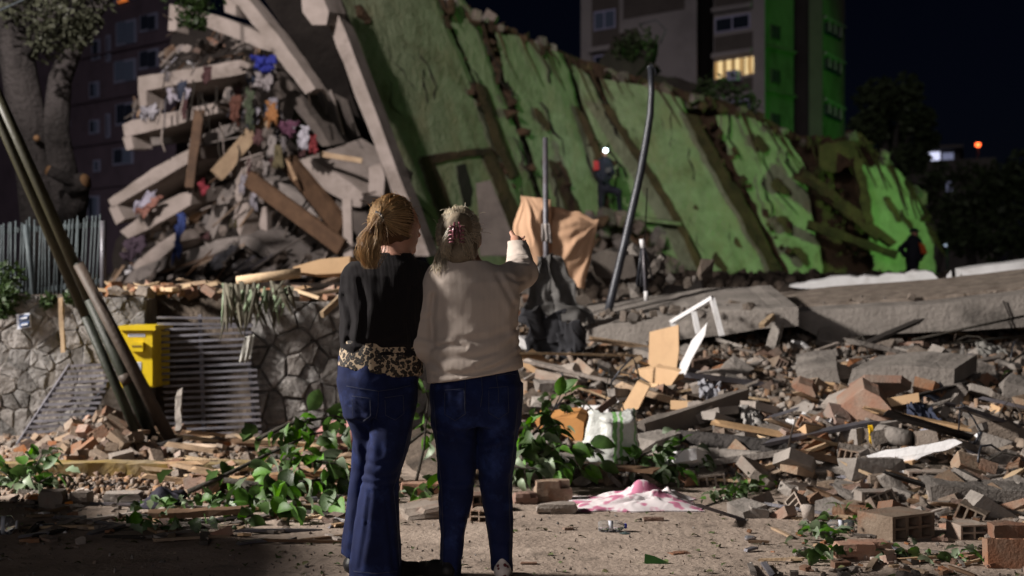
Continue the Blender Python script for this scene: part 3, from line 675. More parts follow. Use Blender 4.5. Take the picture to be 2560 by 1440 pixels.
beam('tilted_post', P(500, 280, 24.4), P(474, 470, 24.0), 0.16, 0.14, m_wood_d, cb, 5, 0.01)
beam('split_plank', P(660, 300, 24.6), P(540, 440, 24.2), 0.05, 0.24, m_straw, cb, 5, 0.02)
slab('pale_board', [(732, 668), (800, 648), (875, 640), (872, 680), (790, 686), (736, 680)], 13.4, (0.05, .12, -0.03), m_board, cb, 1, 24)
# loose pieces jammed between the floors
CORE = [(440, 110), (560, 80), (690, 130), (800, 300), (900, 420), (990, 620), (860, 720), (280, 720), (300, 640), (470, 480), (530, 330), (600, 230), (430, 150)]
LOW = [(270, 690), (430, 650), (600, 610), (860, 630), (880, 720), (270, 730)]
MID = [(480, 330), (600, 200), (720, 220), (700, 330), (600, 560), (470, 600), (440, 560)]
rs = random.Random(8)
for k in range(560):
    poly = rs.choice([CORE, LOW, MID, LOW, MID]); px, py = poly_rand(rs, poly)
    Y = rs.uniform(26.0, 28.6) if poly is CORE else (rs.uniform(25.6, 28.2) if poly is MID else rs.uniform(23.0, 26.0))
    p = P(px, py, Y); kind = rs.random()
    lean = (rs.uniform(-.6, .6), rs.uniform(-1.3, -.2), rs.uniform(-.5, .5))
    if kind < .30:
        inst('plank', rs.choice(PLB), p, lean, (rs.uniform(.3, 1.2), rs.uniform(.03, .10), rs.uniform(.015, .04)), cb)
    elif kind < .55: inst('concrete_chunk', rs.choice(CC_V), p, (rs.random() * 6, rs.random() * 6, rs.random() * 6), Vector((1, .8, .6)) * rs.uniform(.10, .38), cb)
    elif kind < .85: inst('rubble_chunk', rs.choice(CH_V), p, (rs.random() * 6, rs.random() * 6, rs.random() * 6), Vector((1, .8, .6)) * rs.uniform(.08, .32), cb)
    else: inst('broken_sheet', rs.choice(SH), p, (rs.uniform(.6, 2.2), rs.uniform(-.8, .8), rs.random() * 6), (rs.uniform(.2, .6), rs.uniform(.15, .4), .025), cb)
# more tilted slabs of the lower storeys, fanning down toward the wall
for pts, Y, ext, mt in [
    ([(470, 360), (520, 330), (600, 300), (606, 322), (530, 360), (478, 392)], 25.2, (.5, 2.0, .3), m_conc),
    ([(500, 590), (560, 470), (586, 440), (590, 470), (560, 540), (520, 620)], 24.6, (.5, 1.2, .2), m_conc),
    ([(430, 560), (520, 520), (580, 480), (586, 500), (520, 548), (440, 590)], 25.0, (.4, 1.8, .3), m_conc_d),
    ([(440, 640), (540, 600), (640, 590), (640, 612), (550, 630), (450, 668)], 24.0, (.4, 1.6, .2), m_conc),
    ([(620, 590), (720, 640), (800, 690), (780, 706), (700, 664), (610, 612)], 23.6, (.2, 1.2, .3), m_conc),
    ([(640, 230), (700, 200), (740, 260), (720, 330), (690, 300), (650, 280)], 25.6, (.3, .8, .2), m_conc_d),
    ([(690, 180), (720, 200), (800, 320), (826, 364), (806, 366), (760, 300), (700, 220)], 25.2, (.2, .5, .1), m_conc_d),
    ([(830, 470), (905, 520), (930, 560), (940, 640), (900, 640), (880, 560), (840, 510)], 24.8, (.2, .8, .1), m_conc_d),
    ([(760, 560), (850, 590), (860, 640), (800, 640), (750, 600)], 24.4, (.2, .8, .1), m_conc_d)]:
    slab('floor_slab', pts, Y, ext, mt, cb, 2.5, 20)
for k in range(560):
    poly = rs.choice([MID, LOW, [(400, 130), (560, 80), (680, 130), (640, 190), (420, 190)], [(340, 215), (620, 180), (640, 260), (480, 330), (330, 300)], [(300, 560), (480, 480), (600, 470), (600, 600), (330, 690)], [(600, 420), (860, 520), (880, 640), (600, 640)]]); px, py = poly_rand(rs, poly); p = P(px, py, rs.uniform(26.2, 27.6) if py < 330 else rs.uniform(24.3, 26.5)); r = rs.random(); s = rs.uniform(.05, .2)
    if r < .45: inst('plank', rs.choice(PLB), p, (rs.uniform(-.6, .6), rs.uniform(-1.4, -.1), rs.uniform(-.5, .5)), (rs.uniform(.15, .7), rs.uniform(.02, .06), .02), cb)
    elif r < .8: inst('rubble_chunk', rs.choice(CH_V), p, (rs.random() * 6, rs.random() * 6, rs.random() * 6), (s * 1.4, s, s * .8), cb)
    else: inst('broken_sheet', rs.choice(SH), p, (rs.uniform(.6, 2.2), rs.uniform(-.8, .8), rs.random() * 6), (s * 2, s * 1.5, .02), cb)
fab = [M('ruin_fabric_%d' % i, c, tuple(v * .6 for v in c), 6, .9, .2, 60, stain=.2) for i, c in enumerate([(.22, .2, .2), (.10, .05, .05), (.05, .06, .09), (.30, .27, .25), (.13, .11, .06), (.33, .31, .34)])]
for k in range(34):
    px, py = poly_rand(rs, rs.choice([MID, [(400, 150), (680, 140), (700, 330), (480, 330)], [(600, 250), (740, 260), (760, 400), (640, 380)]])); L = rs.uniform(20, 60); wd = rs.uniform(8, 22); Y = rs.uniform(24.0, 24.8)
    cloth('hanging_fabric', [P(px, py, Y), P(px + wd, py + rs.uniform(-4, 4), Y), P(px + wd * .9 + rs.uniform(-6, 6), py + L, Y), P(px + rs.uniform(-8, 4), py + L * .9, Y)], rs.choice(fab), cb, 8, 8, .03, 2, seed=200 + k, thick=.02, ragg=.06, edge=.05)
for (x, y, dx, dy) in [(600, 168, 40, 20), (605, 176, 36, -8), (545, 265, 30, 12), (480, 372, 24, -14), (804, 224, 22, 30), (770, 232, 6, 36), (430, 50, -22, -14), (440, 78, -24, 14), (900, 500, 30, 14), (905, 486, 34, -6), (650, 156, 28, 26)]:
    tube('bent_rebar', [P(x, y, 24.3), P(x + dx * .5, y + dy * .35, 24.2), P(x + dx, y + dy, 24.1)], .016, m_pole_c, cb, 4)
# hanging rods and strips between the floors
for k in range(26):
    px, py = poly_rand(rs, [(400, 160), (640, 180), (700, 330), (500, 480), (380, 300)])
    tube('loose_cable', [P(px, py, 24.4), P(px + rs.uniform(-8, 8), py + rs.uniform(15, 40), 24.3), P(px + rs.uniform(-20, 20), py + rs.uniform(50, 90), 24.3)], rs.uniform(.008, .02), rs.choice([m_steel, m_twig, m_plaster]), cb, 4)

# belongings
def cpx(pts, Y): return [P(p[0], p[1], p[2] if len(p) > 2 else Y) for p in pts]
CL = [
    ('cloth_bundle', 'bright blue cloth bundle caught under the leaning column', 'cloth', [(628, 142), (690, 138), (684, 178), (642, 176)], 23.9, (0.016, 0.03, 0.36), .05, 3),
    ('hanging_cloth', 'multicoloured striped cloth hanging in the middle of the collapsed floors', 'cloth', [(672, 252), (690, 262), (692, 306), (662, 304)], 23.9, (0.46, 0.20, 0.06), .03, 3),
    ('hanging_shirt', 'white shirt hanging beside the thick broken slab', 'clothing', [(754, 312), (772, 318), (770, 372), (748, 366)], 23.8, (0.62, 0.60, 0.66), .03, 3),
    ('hanging_shirt', 'red garment hanging next to the white shirt', 'clothing', [(768, 338), (788, 342), (794, 378), (764, 376)], 23.85, (0.30, 0.03, 0.035), .03, 3),
    ('hanging_trousers', 'long blue trousers hanging from the lowest tilted floors', 'clothing', [(444, 532), (458, 534), (450, 636), (434, 642)], 23.2, (0.035, 0.07, 0.27), .03, 2),
    ('draped_cloth', 'white and lilac cloth draped between two tilted floor slabs', 'cloth', [(362, 490), (392, 474), (372, 520), (330, 532)], 24.0, (0.60, 0.57, 0.68), .03, 2),
    ('draped_cloth', 'salmon pink cloth strip lying along a tilted floor slab', 'cloth', [(392, 492), (402, 498), (352, 536), (346, 530)], 23.9, (0.42, 0.19, 0.14), .02, 2),
    ('cloth_scrap', 'small red cloth scrap among grey rubble of the block', 'cloth', [(500, 452), (512, 458), (514, 482), (502, 474)], 23.8, (0.35, 0.03, 0.05), .02, 2),
    ('paper_sheet', 'white sheet on the upper pancaked floor', 'paper', [(418, 218), (476, 214), (474, 246), (420, 250)], 25.3, (0.60, 0.56, 0.64), .015, 2),
    ('white_bundle', 'crumpled white bundle at the edge of the second floor slab', 'bundle', [(352, 268), (392, 262), (390, 288), (354, 292)], 24.9, (0.58, 0.56, 0.60), .05, 3),
    ('purple_bag', 'dark purple cloth bag in the lowest gap of the floors', 'bag', [(312, 600), (364, 586), (360, 628), (306, 660)], 23.7, (0.075, 0.045, 0.07), .05, 3),
    ('curtain', 'olive green curtain strip hanging from the upper floor', 'curtain', [(614, 226), (632, 226), (632, 316), (616, 312)], 24.0, (0.075, 0.10, 0.05), .03, 2),
    ('curtain', 'rust brown curtain hanging among broken slats', 'curtain', [(580, 240), (600, 236), (598, 312), (576, 300)], 24.1, (0.17, 0.06, 0.035), .03, 2),
    ('hanging_cloth', 'pale grey ragged cloth under the bright blue bundle', 'cloth', [(640, 180), (680, 176), (676, 224), (636, 216)], 24.0, (0.42, 0.38, 0.38), .06, 3),
    ('paper_sheet', 'pale torn sheet hanging on the dark block', 'paper', [(676, 344), (702, 342), (700, 386), (678, 388)], 24.6, (0.55, 0.50, 0.47), .02, 2),
    ('metal_sheet', 'long pale metal sheet lying low against the debris', 'sheet', [(580, 610), (592, 622), (540, 668), (526, 662)], 22.6, (0.50, 0.49, 0.53), .01, 1),
    ('toy_scraps', 'pink and navy scraps of clothing near the striped cloth', 'clothing', [(696, 306), (742, 300), (736, 334), (702, 330)], 24.0, (0.16, 0.05, 0.10), .06, 4),
]
for i, (nm, lab, cat, pts, Y, col, amp, fr) in enumerate(CL):
    col = tuple(c * .75 + .02 for c in col); mt = M(nm + '_fabric_%d' % i, col, tuple(c * .75 for c in col), 5, 0.85, 0.15, 60, stain=0.06)
    tag(cloth(nm, cpx(pts, Y), mt, None, 18, 16, amp * 1.3, fr, seed=i, thick=0.02, ragg=.10, edge=.11, crump=.5), lab, cat)

# ================================================================== fallen green wall
gw = empty('fallen_green_wall', (4, 34, 2), 'huge toppled green painted facade split by dark cracks', 'wall')
def GYp(px, py): return float(np.interp(px, [850, 1150, 1450, 1900, 2330], [24.6, 29, 33.6, 36.5, 38.5])) + (690 - py) / 690 * 2.2
def gslab(name, pts, off, thick, mat, amp=3, seg=22):
    return slab(name, [(p[0], p[1], GYp(p[0], p[1]) + off) for p in ragged(pts, amp, seg)], 0, (0.1, thick, 0.05), mat, gw)
def clip_x(poly, x0, x1):
    for xc, keep in ((x0, 1), (x1, -1)):
        out = []
        for k in range(len(poly)):
            a, b = poly[k], poly[(k + 1) % len(poly)]; da, db = (a[0] - xc) * keep, (b[0] - xc) * keep
            if da >= 0: out.append(a)
            if da * db < 0: t = da / (da - db); out.append((xc, a[1] + (b[1] - a[1]) * t))
        poly = out
    return poly
CORE_W = ragged([(830, -160), (1085, -160), (1150, 20), (1245, 62), (1410, 130), (1560, 180), (1740, 232), (1900, 288), (2000, 340), (2080, 350), (2150, 330), (2210, 395), (2290, 480), (2335, 620), (2330, 720), (1090, 720), (1020, 500), (920, 200)], 5, 26)
for xa, xb in ((820, 1000), (1000, 1150), (1150, 1300), (1300, 1450), (1450, 1680), (1680, 1900), (1900, 2120), (2120, 2340)):
    gslab('wall_core', clip_x(CORE_W, xa, xb), 1.0, 2.0, m_earth, 0, 26)
gslab('wall_panel', [(786, -160), (1078, -160), (1092, 20), (1128, 110), (1172, 205), (1206, 300), (1246, 400), (1276, 455), (1300, 520), (1336, 720), (1090, 720), (1050, 600), (1014, 500), (980, 400), (934, 270), (910, 200), (860, 100), (822, 0)], 0, .45, m_green, 3.5, 24)
gslab('wall_panel', [(1126, -30), (1186, 42), (1205, 110), (1232, 200), (1262, 270), (1296, 340), (1330, 470), (1386, 720), (1350, 720), (1312, 520), (1288, 455), (1256, 380), (1216, 270), (1190, 205), (1150, 110), (1128, 60)], .25, .45, m_green, 3.5, 20)
gslab('wall_panel', [(1236, 78), (1330, 104), (1396, 132), (1420, 175), (1432, 225), (1448, 285), (1480, 360), (1494, 420), (1500, 560), (1482, 720), (1400, 720), (1356, 500), (1320, 360), (1300, 310), (1280, 240), (1258, 180)], .1, .45, m_green, 4, 20)
gslab('wall_panel', [(1428, 160), (1470, 190), (1496, 246), (1560, 350), (1620, 440), (1668, 520), (1715, 600), (1776, 725), (1540, 725), (1532, 560), (1516, 440), (1490, 340), (1456, 260)], .12, .45, m_green, 3, 22)
gslab('wall_panel', [(1500, 196), (1600, 212), (1700, 245), (1716, 290), (1762, 372), (1822, 470), (1880, 560), (1930, 640), (1974, 725), (1796, 725), (1730, 596), (1686, 520), (1636, 436), (1572, 340), (1516, 246)], -.05, .45, m_green, 2, 30)
gslab('wall_panel', [(1790, 290), (1850, 282), (1900, 300), (1960, 340), (2004, 400), (2018, 470), (2036, 560), (2064, 725), (2000, 725), (1940, 620), (1880, 500), (1830, 400)], .2, .5, m_green, 5, 18)
gslab('wall_panel', [(2148, 400), (2180, 420), (2215, 388), (2250, 430), (2290, 490), (2310, 540), (2336, 600), (2340, 720), (2190, 720), (2172, 560), (2156, 470)], .0, .5, m_green, 4, 18)
gslab('wall_panel', [(2046, 365), (2100, 352), (2140, 350), (2146, 405), (2100, 430), (2050, 425)], -.1, .6, m_earth, 5, 16)
# cores and ribs bared in the cracks
for pts in ([(1500, 258), (1522, 262), (1640, 440), (1720, 580), (1766, 690), (1750, 690), (1690, 560), (1610, 430)],
            [(1712, 282), (1744, 290), (1800, 400), (1880, 530), (1960, 690), (1934, 690), (1860, 560), (1780, 420)],
            [(1188, 205), (1206, 215), (1246, 330), (1290, 440), (1276, 450), (1226, 340)],
            [(1436, 265), (1462, 290), (1500, 380), (1520, 420), (1500, 430), (1470, 350)],
            [(1370, 400), (1392, 410), (1440, 500), (1470, 560), (1450, 580), (1410, 520)]):
    gslab('exposed_rib', pts, -.22, .5, m_earth, 3, 18)
slab('wall_edge', [(752, -120), (786, -120), (832, 0), (909, 200), (984, 400), (1074, 640), (1038, 640), (950, 400), (874, 200), (798, 0)], 24.0, (.12, .7, .03), m_plaster, gw, 1.5, 40)
slab('broken_column_head', [(748, -40), (800, -40), (822, 30), (816, 62), (780, 62), (756, 30)], 23.6, (.2, .7, .1), m_plaster, gw, 3, 26)
# window in the wall: a darker green panel in place of a cut recess
wn_ = gslab('window', [(1066, 402), (1216, 388), (1236, 520), (1112, 545)], -.03, .2, m_green_d, 2, 30)
gslab('window_frame', [(1050, 402), (1056, 392), (1216, 372), (1230, 384), (1074, 412), (1126, 545), (1104, 552)], -.14, .25, m_earth, 3, 20)
gslab('window_frame', [(1206, 385), (1226, 382), (1300, 560), (1278, 580)], -.12, .25, m_earth, 3, 20)
gslab('hanging_slab', [(1140, 415), (1152, 412), (1170, 480), (1166, 520), (1158, 516)], -.1, .2, m_void, 2, 16)
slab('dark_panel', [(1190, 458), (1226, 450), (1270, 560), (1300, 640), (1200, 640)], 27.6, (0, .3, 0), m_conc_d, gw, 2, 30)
# patches where the render has come off, cracks, a pale ledge
rs = random.Random(63)
for (cx, cy, rx, ry) in [(1350, 300, 14, 30), (1400, 430, 14, 34), (1740, 520, 14, 8), (1850, 610, 26, 22), (1800, 660, 40, 26), (1900, 360, 30, 24), (1950, 470, 34, 30), (1960, 560, 40, 26), (2000, 640, 30, 30), (2230, 520, 16, 40), (2270, 560, 14, 34), (1580, 600, 40, 18), (1440, 600, 20, 40), (900, 40, 18, 26), (1060, 600, 26, 24)]:
    pts = [(cx + .45 * rx * math.cos(a) * rs.uniform(.3, 1.3) + .5 * (ry * math.sin(a)), cy + ry * math.sin(a) * rs.uniform(.5, 1.2)) for a in [2 * math.pi * i / 9 for i in range(9)]]
    gslab('bare_patch', pts, -.06, .12, m_earth, 3.5, 8)
for k in range(64):
    x, y = rs.uniform(880, 2000), rs.uniform(0, 560); pth = []; st = rs.uniform(12, 34)
    for j in range(7):
        pth.append(P(x, y, GYp(x, y) - .03)); x += rs.uniform(-6, 20) * st / 22; y += rs.uniform(.5, 1.2) * st
    if not all(in_poly(v.x * F / v.y + 1280, 720 - (v.z - CH) * F / v.y, CORE_W) for v in pth): continue
    wd = rs.uniform(.6, 1.4); tube('crack', pth, [v * wd for v in (.012, .03, .02, .034, .022, .03, .006)], m_void, gw, 4)
gslab('ledge', [(1534, 538), (1700, 556), (1702, 564), (1536, 546)], -.3, .35, m_green, 1, 30)
# crest of broken edges, roots and rubbish along the top of the wall
rs = random.Random(21)
CR = [(1085, -20), (1150, 22), (1245, 66), (1330, 100), (1410, 132), (1500, 180), (1600, 205), (1700, 238), (1790, 262), (1890, 290), (1990, 345), (2060, 350), (2140, 335), (2210, 392), (2290, 480), (2330, 590)]
def on_line(L, t):
    k = min(int(t * (len(L) - 1)), len(L) - 2); u = t * (len(L) - 1) - k
    return L[k][0] + (L[k + 1][0] - L[k][0]) * u, L[k][1] + (L[k + 1][1] - L[k][1]) * u
ME = [hull_mesh('clod_mesh', chunk_pts(rs, .5), m_earth) for _ in range(6)]
for k in range(110):
    x, y = on_line(CR, rs.random()); y += rs.uniform(-6, 16); x += rs.uniform(-8, 8)
    inst('broken_edge', rs.choice(ME + CH_V[:2]), P(x, y, GYp(x, y) + rs.uniform(-.1, .6)), (rs.random() * 6, rs.random() * 6, rs.random() * 6), Vector((1, .8, .7)) * rs.uniform(.15, .5), gw)
for k in range(150):   # clods in the cracks
    L = rs.choice([[(1090, 10), (1180, 200), (1250, 400), (1310, 560)], [(1200, 60), (1260, 200), (1345, 480)], [(1440, 260), (1520, 430), (1530, 600)], [(1720, 280), (1950, 690)], [(1780, 300), (2000, 680)], [(2040, 420), (2120, 520), (2170, 640)], [(2060, 480), (2140, 640)], [(1370, 400), (1460, 560)]])
    x, y = on_line(L, rs.random()); x += rs.uniform(-14, 14)
    inst('clod', rs.choice(ME), P(x, y, GYp(x, y) + rs.uniform(-.15, .5)), (rs.random() * 6, rs.random() * 6, rs.random() * 6), Vector((1, .7, 1.2)) * rs.uniform(.12, .42), gw)
for k in range(46):   # roots and wires trailing down the face
    x, y = on_line(CR, rs.random()); L = rs.uniform(30, 140); sl = rs.uniform(.3, .7)
    pth = [P(x + sl * L * t + rs.uniform(-5, 5), y + L * t, GYp(x + sl * L * t, y + L * t) - .06) for t in (0, .3, .6, 1)]
    tube('trailing_root', pth, [.035, .03, .022, .01], m_earth, gw, 4)
for a, b, wd in (((2000, 430), (2200, 590), .28), ((2030, 470), (2230, 610), .2), ((2140, 400), (2170, 560), .25), ((2020, 560), (2240, 640), .22), ((1990, 440), (2090, 500), .16)):
    beam('snapped_joist', P(a[0], a[1], GYp(*a) - .5), P(b[0], b[1], GYp(*b) - .9), wd, wd, m_earth, gw, 6, .04)
# heap leaning on the ridge in front of the tower
rd = empty('ridge_debris', P(1560, 200, 38), 'dark torn roofing and branches heaped on the ridge before the tower', 'debris heap')
slab('torn_roofing', [(1480, 195), (1500, 150), (1545, 86), (1592, 68), (1600, 90), (1560, 150), (1600, 120), (1640, 96), (1630, 140), (1590, 190), (1560, 215)], 38, (.2, 1.2, 0), m_void, rd, 5, 16)
slab('torn_roofing', [(1560, 205), (1620, 150), (1645, 165), (1620, 180), (1700, 195), (1745, 210), (1740, 240), (1640, 225)], 38.2, (.2, 1.0, 0), m_void, rd, 4, 16)
tube('twisted_bar', [P(1596, 62, 38), P(1640, 50, 38), P(1665, 75, 38), P(1650, 110, 38)], .02, m_black, rd, 5)
V, Q = leaf_quads(random.Random(4), [(P(1600, 105, 37.8), .5), (P(1560, 120, 37.8), .35), (P(1780, 215, 38), .5), (P(1830, 240, 38.5), .6), (P(1760, 250, 38), .4), (P(1870, 270, 38.5), .4)], 130, 1.0, .17)
np_mesh('torn_leaves', V, Q, m_leaf_far, rd, False)

# ================================================================== stone retaining wall
def voronoi_cells(seeds, bounds):
    x0, x1, y0, y1 = bounds; cells = []
    for i, s in enumerate(seeds):
        poly = [(x0, y0), (x1, y0), (x1, y1), (x0, y1)]
        near = sorted(range(len(seeds)), key=lambda j: (seeds[j][0] - s[0]) ** 2 + (seeds[j][1] - s[1]) ** 2)[1:22]
        for j in near:
            q = seeds[j]; mx, my = (s[0] + q[0]) / 2, (s[1] + q[1]) / 2; nx, ny = q[0] - s[0], q[1] - s[1]
            out = []
            for k in range(len(poly)):
                a, b = poly[k], poly[(k + 1) % len(poly)]
                da = (a[0] - mx) * nx + (a[1] - my) * ny; db = (b[0] - mx) * nx + (b[1] - my) * ny
                if da <= 0: out.append(a)
                if da * db < 0:
                    t = da / (da - db); out.append((a[0] + (b[0] - a[0]) * t, a[1] + (b[1] - a[1]) * t))
            poly = out
            if len(poly) < 3: break
        if len(poly) >= 3: cells.append((s, poly))
    return cells
def stone_geo(cell, s, rs, M3, gap=0.012, proud=0.09):
    """one stone: cell outline shrunk, corners softened, face bulged; coordinates (u, v, out) mapped by M3"""
    n = len(cell); pts = []
    for k in range(n):
        a, b, c = cell[k - 1], cell[k], cell[(k + 1) % n]
        for t in (0.16, ):
            pts.append((b[0] + (a[0] - b[0]) * t * .5, b[1] + (a[1] - b[1]) * t * .5)); pts.append((b[0] + (c[0] - b[0]) * t * .5, b[1] + (c[1] - b[1]) * t * .5))
    cx = sum(p[0] for p in pts) / len(pts); cy = sum(p[1] for p in pts) / len(pts)
    size = sum(math.hypot(p[0] - cx, p[1] - cy) for p in pts) / len(pts)
    def ring(k, d, j=0.0): return [M3(cx + (p[0] - cx) * k + rs.uniform(-j, j), cy + (p[1] - cy) * k + rs.uniform(-j, j), d + rs.uniform(-j, j)) for p in pts]
    k0 = max(.6, 1 - gap / max(size, .03)); pr = proud * rs.uniform(.55, 1.2)
    r0 = ring(k0, -.05); r1 = ring(k0 * .985, pr * .62, .005); r2 = ring(k0 * .86, pr, .008)
    m = len(pts); V = r0 + r1 + r2 + [M3(cx + rs.uniform(-.02, .02), cy + rs.uniform(-.02, .02), pr * rs.uniform(.95, 1.15))]
    Fc = []
    for a in (0, m):
        for i in range(m): j = (i + 1) % m; Fc.append((a + i, a + j, a + m + j, a + m + i))
    for i in range(m): Fc.append((2 * m + i, 2 * m + (i + 1) % m, 3 * m))
    return V, Fc
sw = empty('stone_wall', (-3.2, 12.5, 0), 'grey rubble stone retaining wall carrying the railing fence', 'wall')
rs = random.Random(17)
def wall_part(x0, x1, Yf, ztop, su, sv, proud, seed, mat=m_stone):
    rs = random.Random(seed)
    plan_prism('wall_core', [(x0, Yf - .010), (x1, Yf - .010), (x1, Yf + .55), (x0, Yf + .55)], -.1, ztop - .03, m_mortar, sw)
    seeds = []; ny = max(2, int((ztop + .05) / sv)); nx_ = max(1, int((x1 - x0) / su))
    tries = 0
    while len(seeds) < nx_ * ny and tries < 9000:     # unequal stones: dart throwing with varying spacing
        tries += 1; q = (rs.uniform(x0, x1), rs.uniform(-.05, ztop)); dm = rs.choice([.45, .6, .8, 1.0])
        if all(((q[0] - a[0]) / su) ** 2 + ((q[1] - a[1]) / sv) ** 2 > dm * dm * .8 for a in seeds): seeds.append(q)
    for j in range(0):
        for i in range(nx_):
            seeds.append((x0 + (i + .5 + .5 * (j % 2) * .9 + rs.uniform(-.46, .46)) * su, -.05 + (j + .5 + rs.uniform(-.46, .46)) * sv))
    for s, c in voronoi_cells(seeds, (x0 + .004, x1 - .004, -.06, ztop)):
        g = stone_geo(c, s, rs, lambda u, v, d: Vector((u, Yf - d, v + (.05 * mnoise.noise(Vector((u * 2, v, 0))) if v > ztop - .1 else 0))), .0025, proud * rs.uniform(.8, 1.4))
        mesh('stone', g[0], g[1], mat, sw, False)
wall_part(-6.2, -3.15, 12.25, 1.20, .13, .17, .026, 1)
wall_part(-3.14, -2.22, 12.75, 1.18, .17, .13, .04, 2)
wall_part(-2.21, -1.42, 12.05, 1.16, .17, .15, .055, 3)
wall_part(-1.41, -0.2, 12.6, 0.9, .22, .2, .12, 4)
# cap of the wall: rubble and dirt on top
m_cap = m_dirt
# near-black sheet standing in for the shade behind the fallen gate
plan_prism('gateway_shade', [(-2.98, 12.60), (-2.30, 12.60), (-2.30, 12.68), (-2.98, 12.68)], 0.0, .62, m_void, sw)
gp = tag(beam('gate_post', (-3.30, 12.02, -.05), (-3.30, 12.02, .44), .30, .26, m_conc_d, None, 5, .006), 'squat grey concrete pedestal under the yellow letter box', 'pedestal')

# ------------------------------------------------------------------ blue plaque
bs = empty('wall_plaque', P(56, 800, 12.1), 'small blue plaque with two white lines on the stone wall', 'sign')
m_bluesign = MP('blue_enamel', (0.03, 0.07, 0.18), 0.4); m_pl = MP('plaque_white', (0.5, 0.52, 0.58), .6)
slab('plate', [(40, 786), (74, 782), (77, 818), (43, 824)], 12.08, (0, .02, 0), m_pl, bs)
for q in ([(47, 790), (72, 787), (72, 800), (48, 803)], [(48, 806), (73, 803), (73, 816), (49, 819)]):
    lp = slab('lettering_panel', q, 12.07, (0, .008, 0), m_bluesign, bs)
    slab('white_line', [(q[0][0] + 4, q[0][1] + 4), (q[1][0] - 4, q[1][1] + 4), (q[1][0] - 4, q[1][1] + 9), (q[0][0] + 4, q[0][1] + 9)], 12.062, (0, .006, 0), m_pl, lp)

# ------------------------------------------------------------------ railing fence on the wall
fe = empty('railing_fence', (-4.2, 13, 1.2), 'weathered blue green iron railing fence on top of the stone wall', 'fence')
rs = random.Random(2)
x = -6
for px in np.arange(-20, 250, 9.6):
    top = 556 - px * 0.075 + rs.uniform(-9, 9); bot = 762 - px * 0.03
    if 246 < px: continue
    lean = rs.uniform(-5, 5) + (8 if px > 150 else 3)
    Y = 13.0
    tube('railing_bar', [P(px, bot, Y), P(px + lean * .5, (top + bot) / 2, Y), P(px + lean, top, Y)], .0085, m_fence, fe, 6)
for k, (a, b) in enumerate([((-20, 712), (90, 728)), ((90, 728), (262, 700)), ((-20, 580), (262, 560))]):
    beam('rail', P(a[0], a[1], 13.03), P(b[0], b[1], 13.03), .02, .05, m_fence, fe, 3)
tube('fence_post', [P(258, 740, 13.0), P(258, 552, 13.0)], .03, m_steel, fe, 8)
tube('fence_post', [P(88, 770, 13.0), P(64, 562, 13.0)], .025, m_fence, fe, 8)

# ivy at the left end
def leaf_mesh(mat, rs, lobes=False, L=1.0, Wd=.42, curl=.25):
    n = 6; V = []; Fc = []
    for i in range(n + 1):
        t = i / n; wdt = Wd * (math.sin(math.pi * (t ** .8)) ** .8) * (1 + (.18 * math.sin(t * 22) if lobes else 0)) + (.012 if i in (0,) else 0)
        z = -curl * (t - .3) ** 2 + rs.uniform(-.02, .02)
        V += [(t * L, -wdt, z + wdt * .35 + rs.uniform(-.03, .03)), (t * L, 0, z), (t * L, wdt, z + wdt * .35 + rs.uniform(-.03, .03))]
    for i in range(n):
        a = i * 3; Fc += [(a, a + 3, a + 4, a + 1), (a + 1, a + 4, a + 5, a + 2)]
    me = bpy.data.meshes.new('leaf_mesh'); me.from_pydata(V, [], Fc); me.materials.append(mat); me.update()
    me.polygons.foreach_set('use_smooth', [True] * len(me.polygons)); return me
RL = random.Random(31)
LF = [leaf_mesh(m_leaf, RL, False, 1, RL.uniform(.26, .40), RL.uniform(.1, .9)) for k in range(7)]
LFP = [leaf_mesh(m_leaf_pale, RL, k == 0, 1, RL.uniform(.2, .32), RL.uniform(.4, 1.2)) for k in range(3)]
LFD = [leaf_mesh(m_leaf_d, RL, k == 0, 1, RL.uniform(.28, .4), RL.uniform(.2, .9)) for k in range(4)]
def leafy_branch(name, label, paths, n, size, seed, pale=.2, dark=.25, droop=.5, spread=.12, rad=.012, cat='branch'):
    rs = random.Random(seed)
    base = Vector(paths[0][0]); t = empty(name, (base.x, base.y, 0), label, cat)
    for pth in paths:
        k = len(pth); tube('stem', pth, [rad * (1 - .75 * i / (k - 1)) for i in range(k)], m_twig, t, 6)
    for i in range(n):
        pth = rs.choice(paths); L = [(v.x, v.y, v.z) for v in map(Vector, pth)]
        q = rs.uniform(.15, 1.0); k = min(int(q * (len(L) - 1)), len(L) - 2); u = q * (len(L) - 1) - k
        p = Vector(L[k]).lerp(Vector(L[k + 1]), u)
        d = Vector((rs.gauss(0, 1), rs.gauss(0, .8), rs.gauss(0, .7))).normalized()
        p2 = p + d * rs.uniform(.02, spread)
        if p2.z < .02: p2.z = .02 + rs.random() * .05
        r = rs.random(); me = rs.choice(LFP) if r < pale else rs.choice(LFD) if r < pale + dark else rs.choice(LF)
        dirv = (d + Vector((0, 0, -droop * rs.uniform(.2, 1.4))) + (Vector(L[k + 1]) - Vector(L[k])).normalized() * .7).normalized()
        e = dirv.to_track_quat('X', 'Z').to_euler(); e.rotate_axis('X', rs.uniform(-1.1, 1.1))
        s = size * (.35 + 1.0 * rs.random() ** 1.3)
        o = inst('leaf', me, p2, e, (s, s, s), t)
        # keep leaf tips above the ground
        if p2.z + dirv.z * s < .01: o.location.z += .01 - (p2.z + dirv.z * s)
    return t
ivy = empty('ivy', P(20, 720, 12.6), 'dark ivy clump hanging over the wall end under the fence', 'plant')
V, Q = leaf_quads(random.Random(6), [(P(15, 690, 12.3), .16), (P(30, 740, 12.15), .14), (P(0, 730, 12.2), .16), (P(10, 770, 12.1), .10), (P(120, 752, 12.2), .07), (P(180, 740, 12.2), .08)], 130, 1.0, .06)
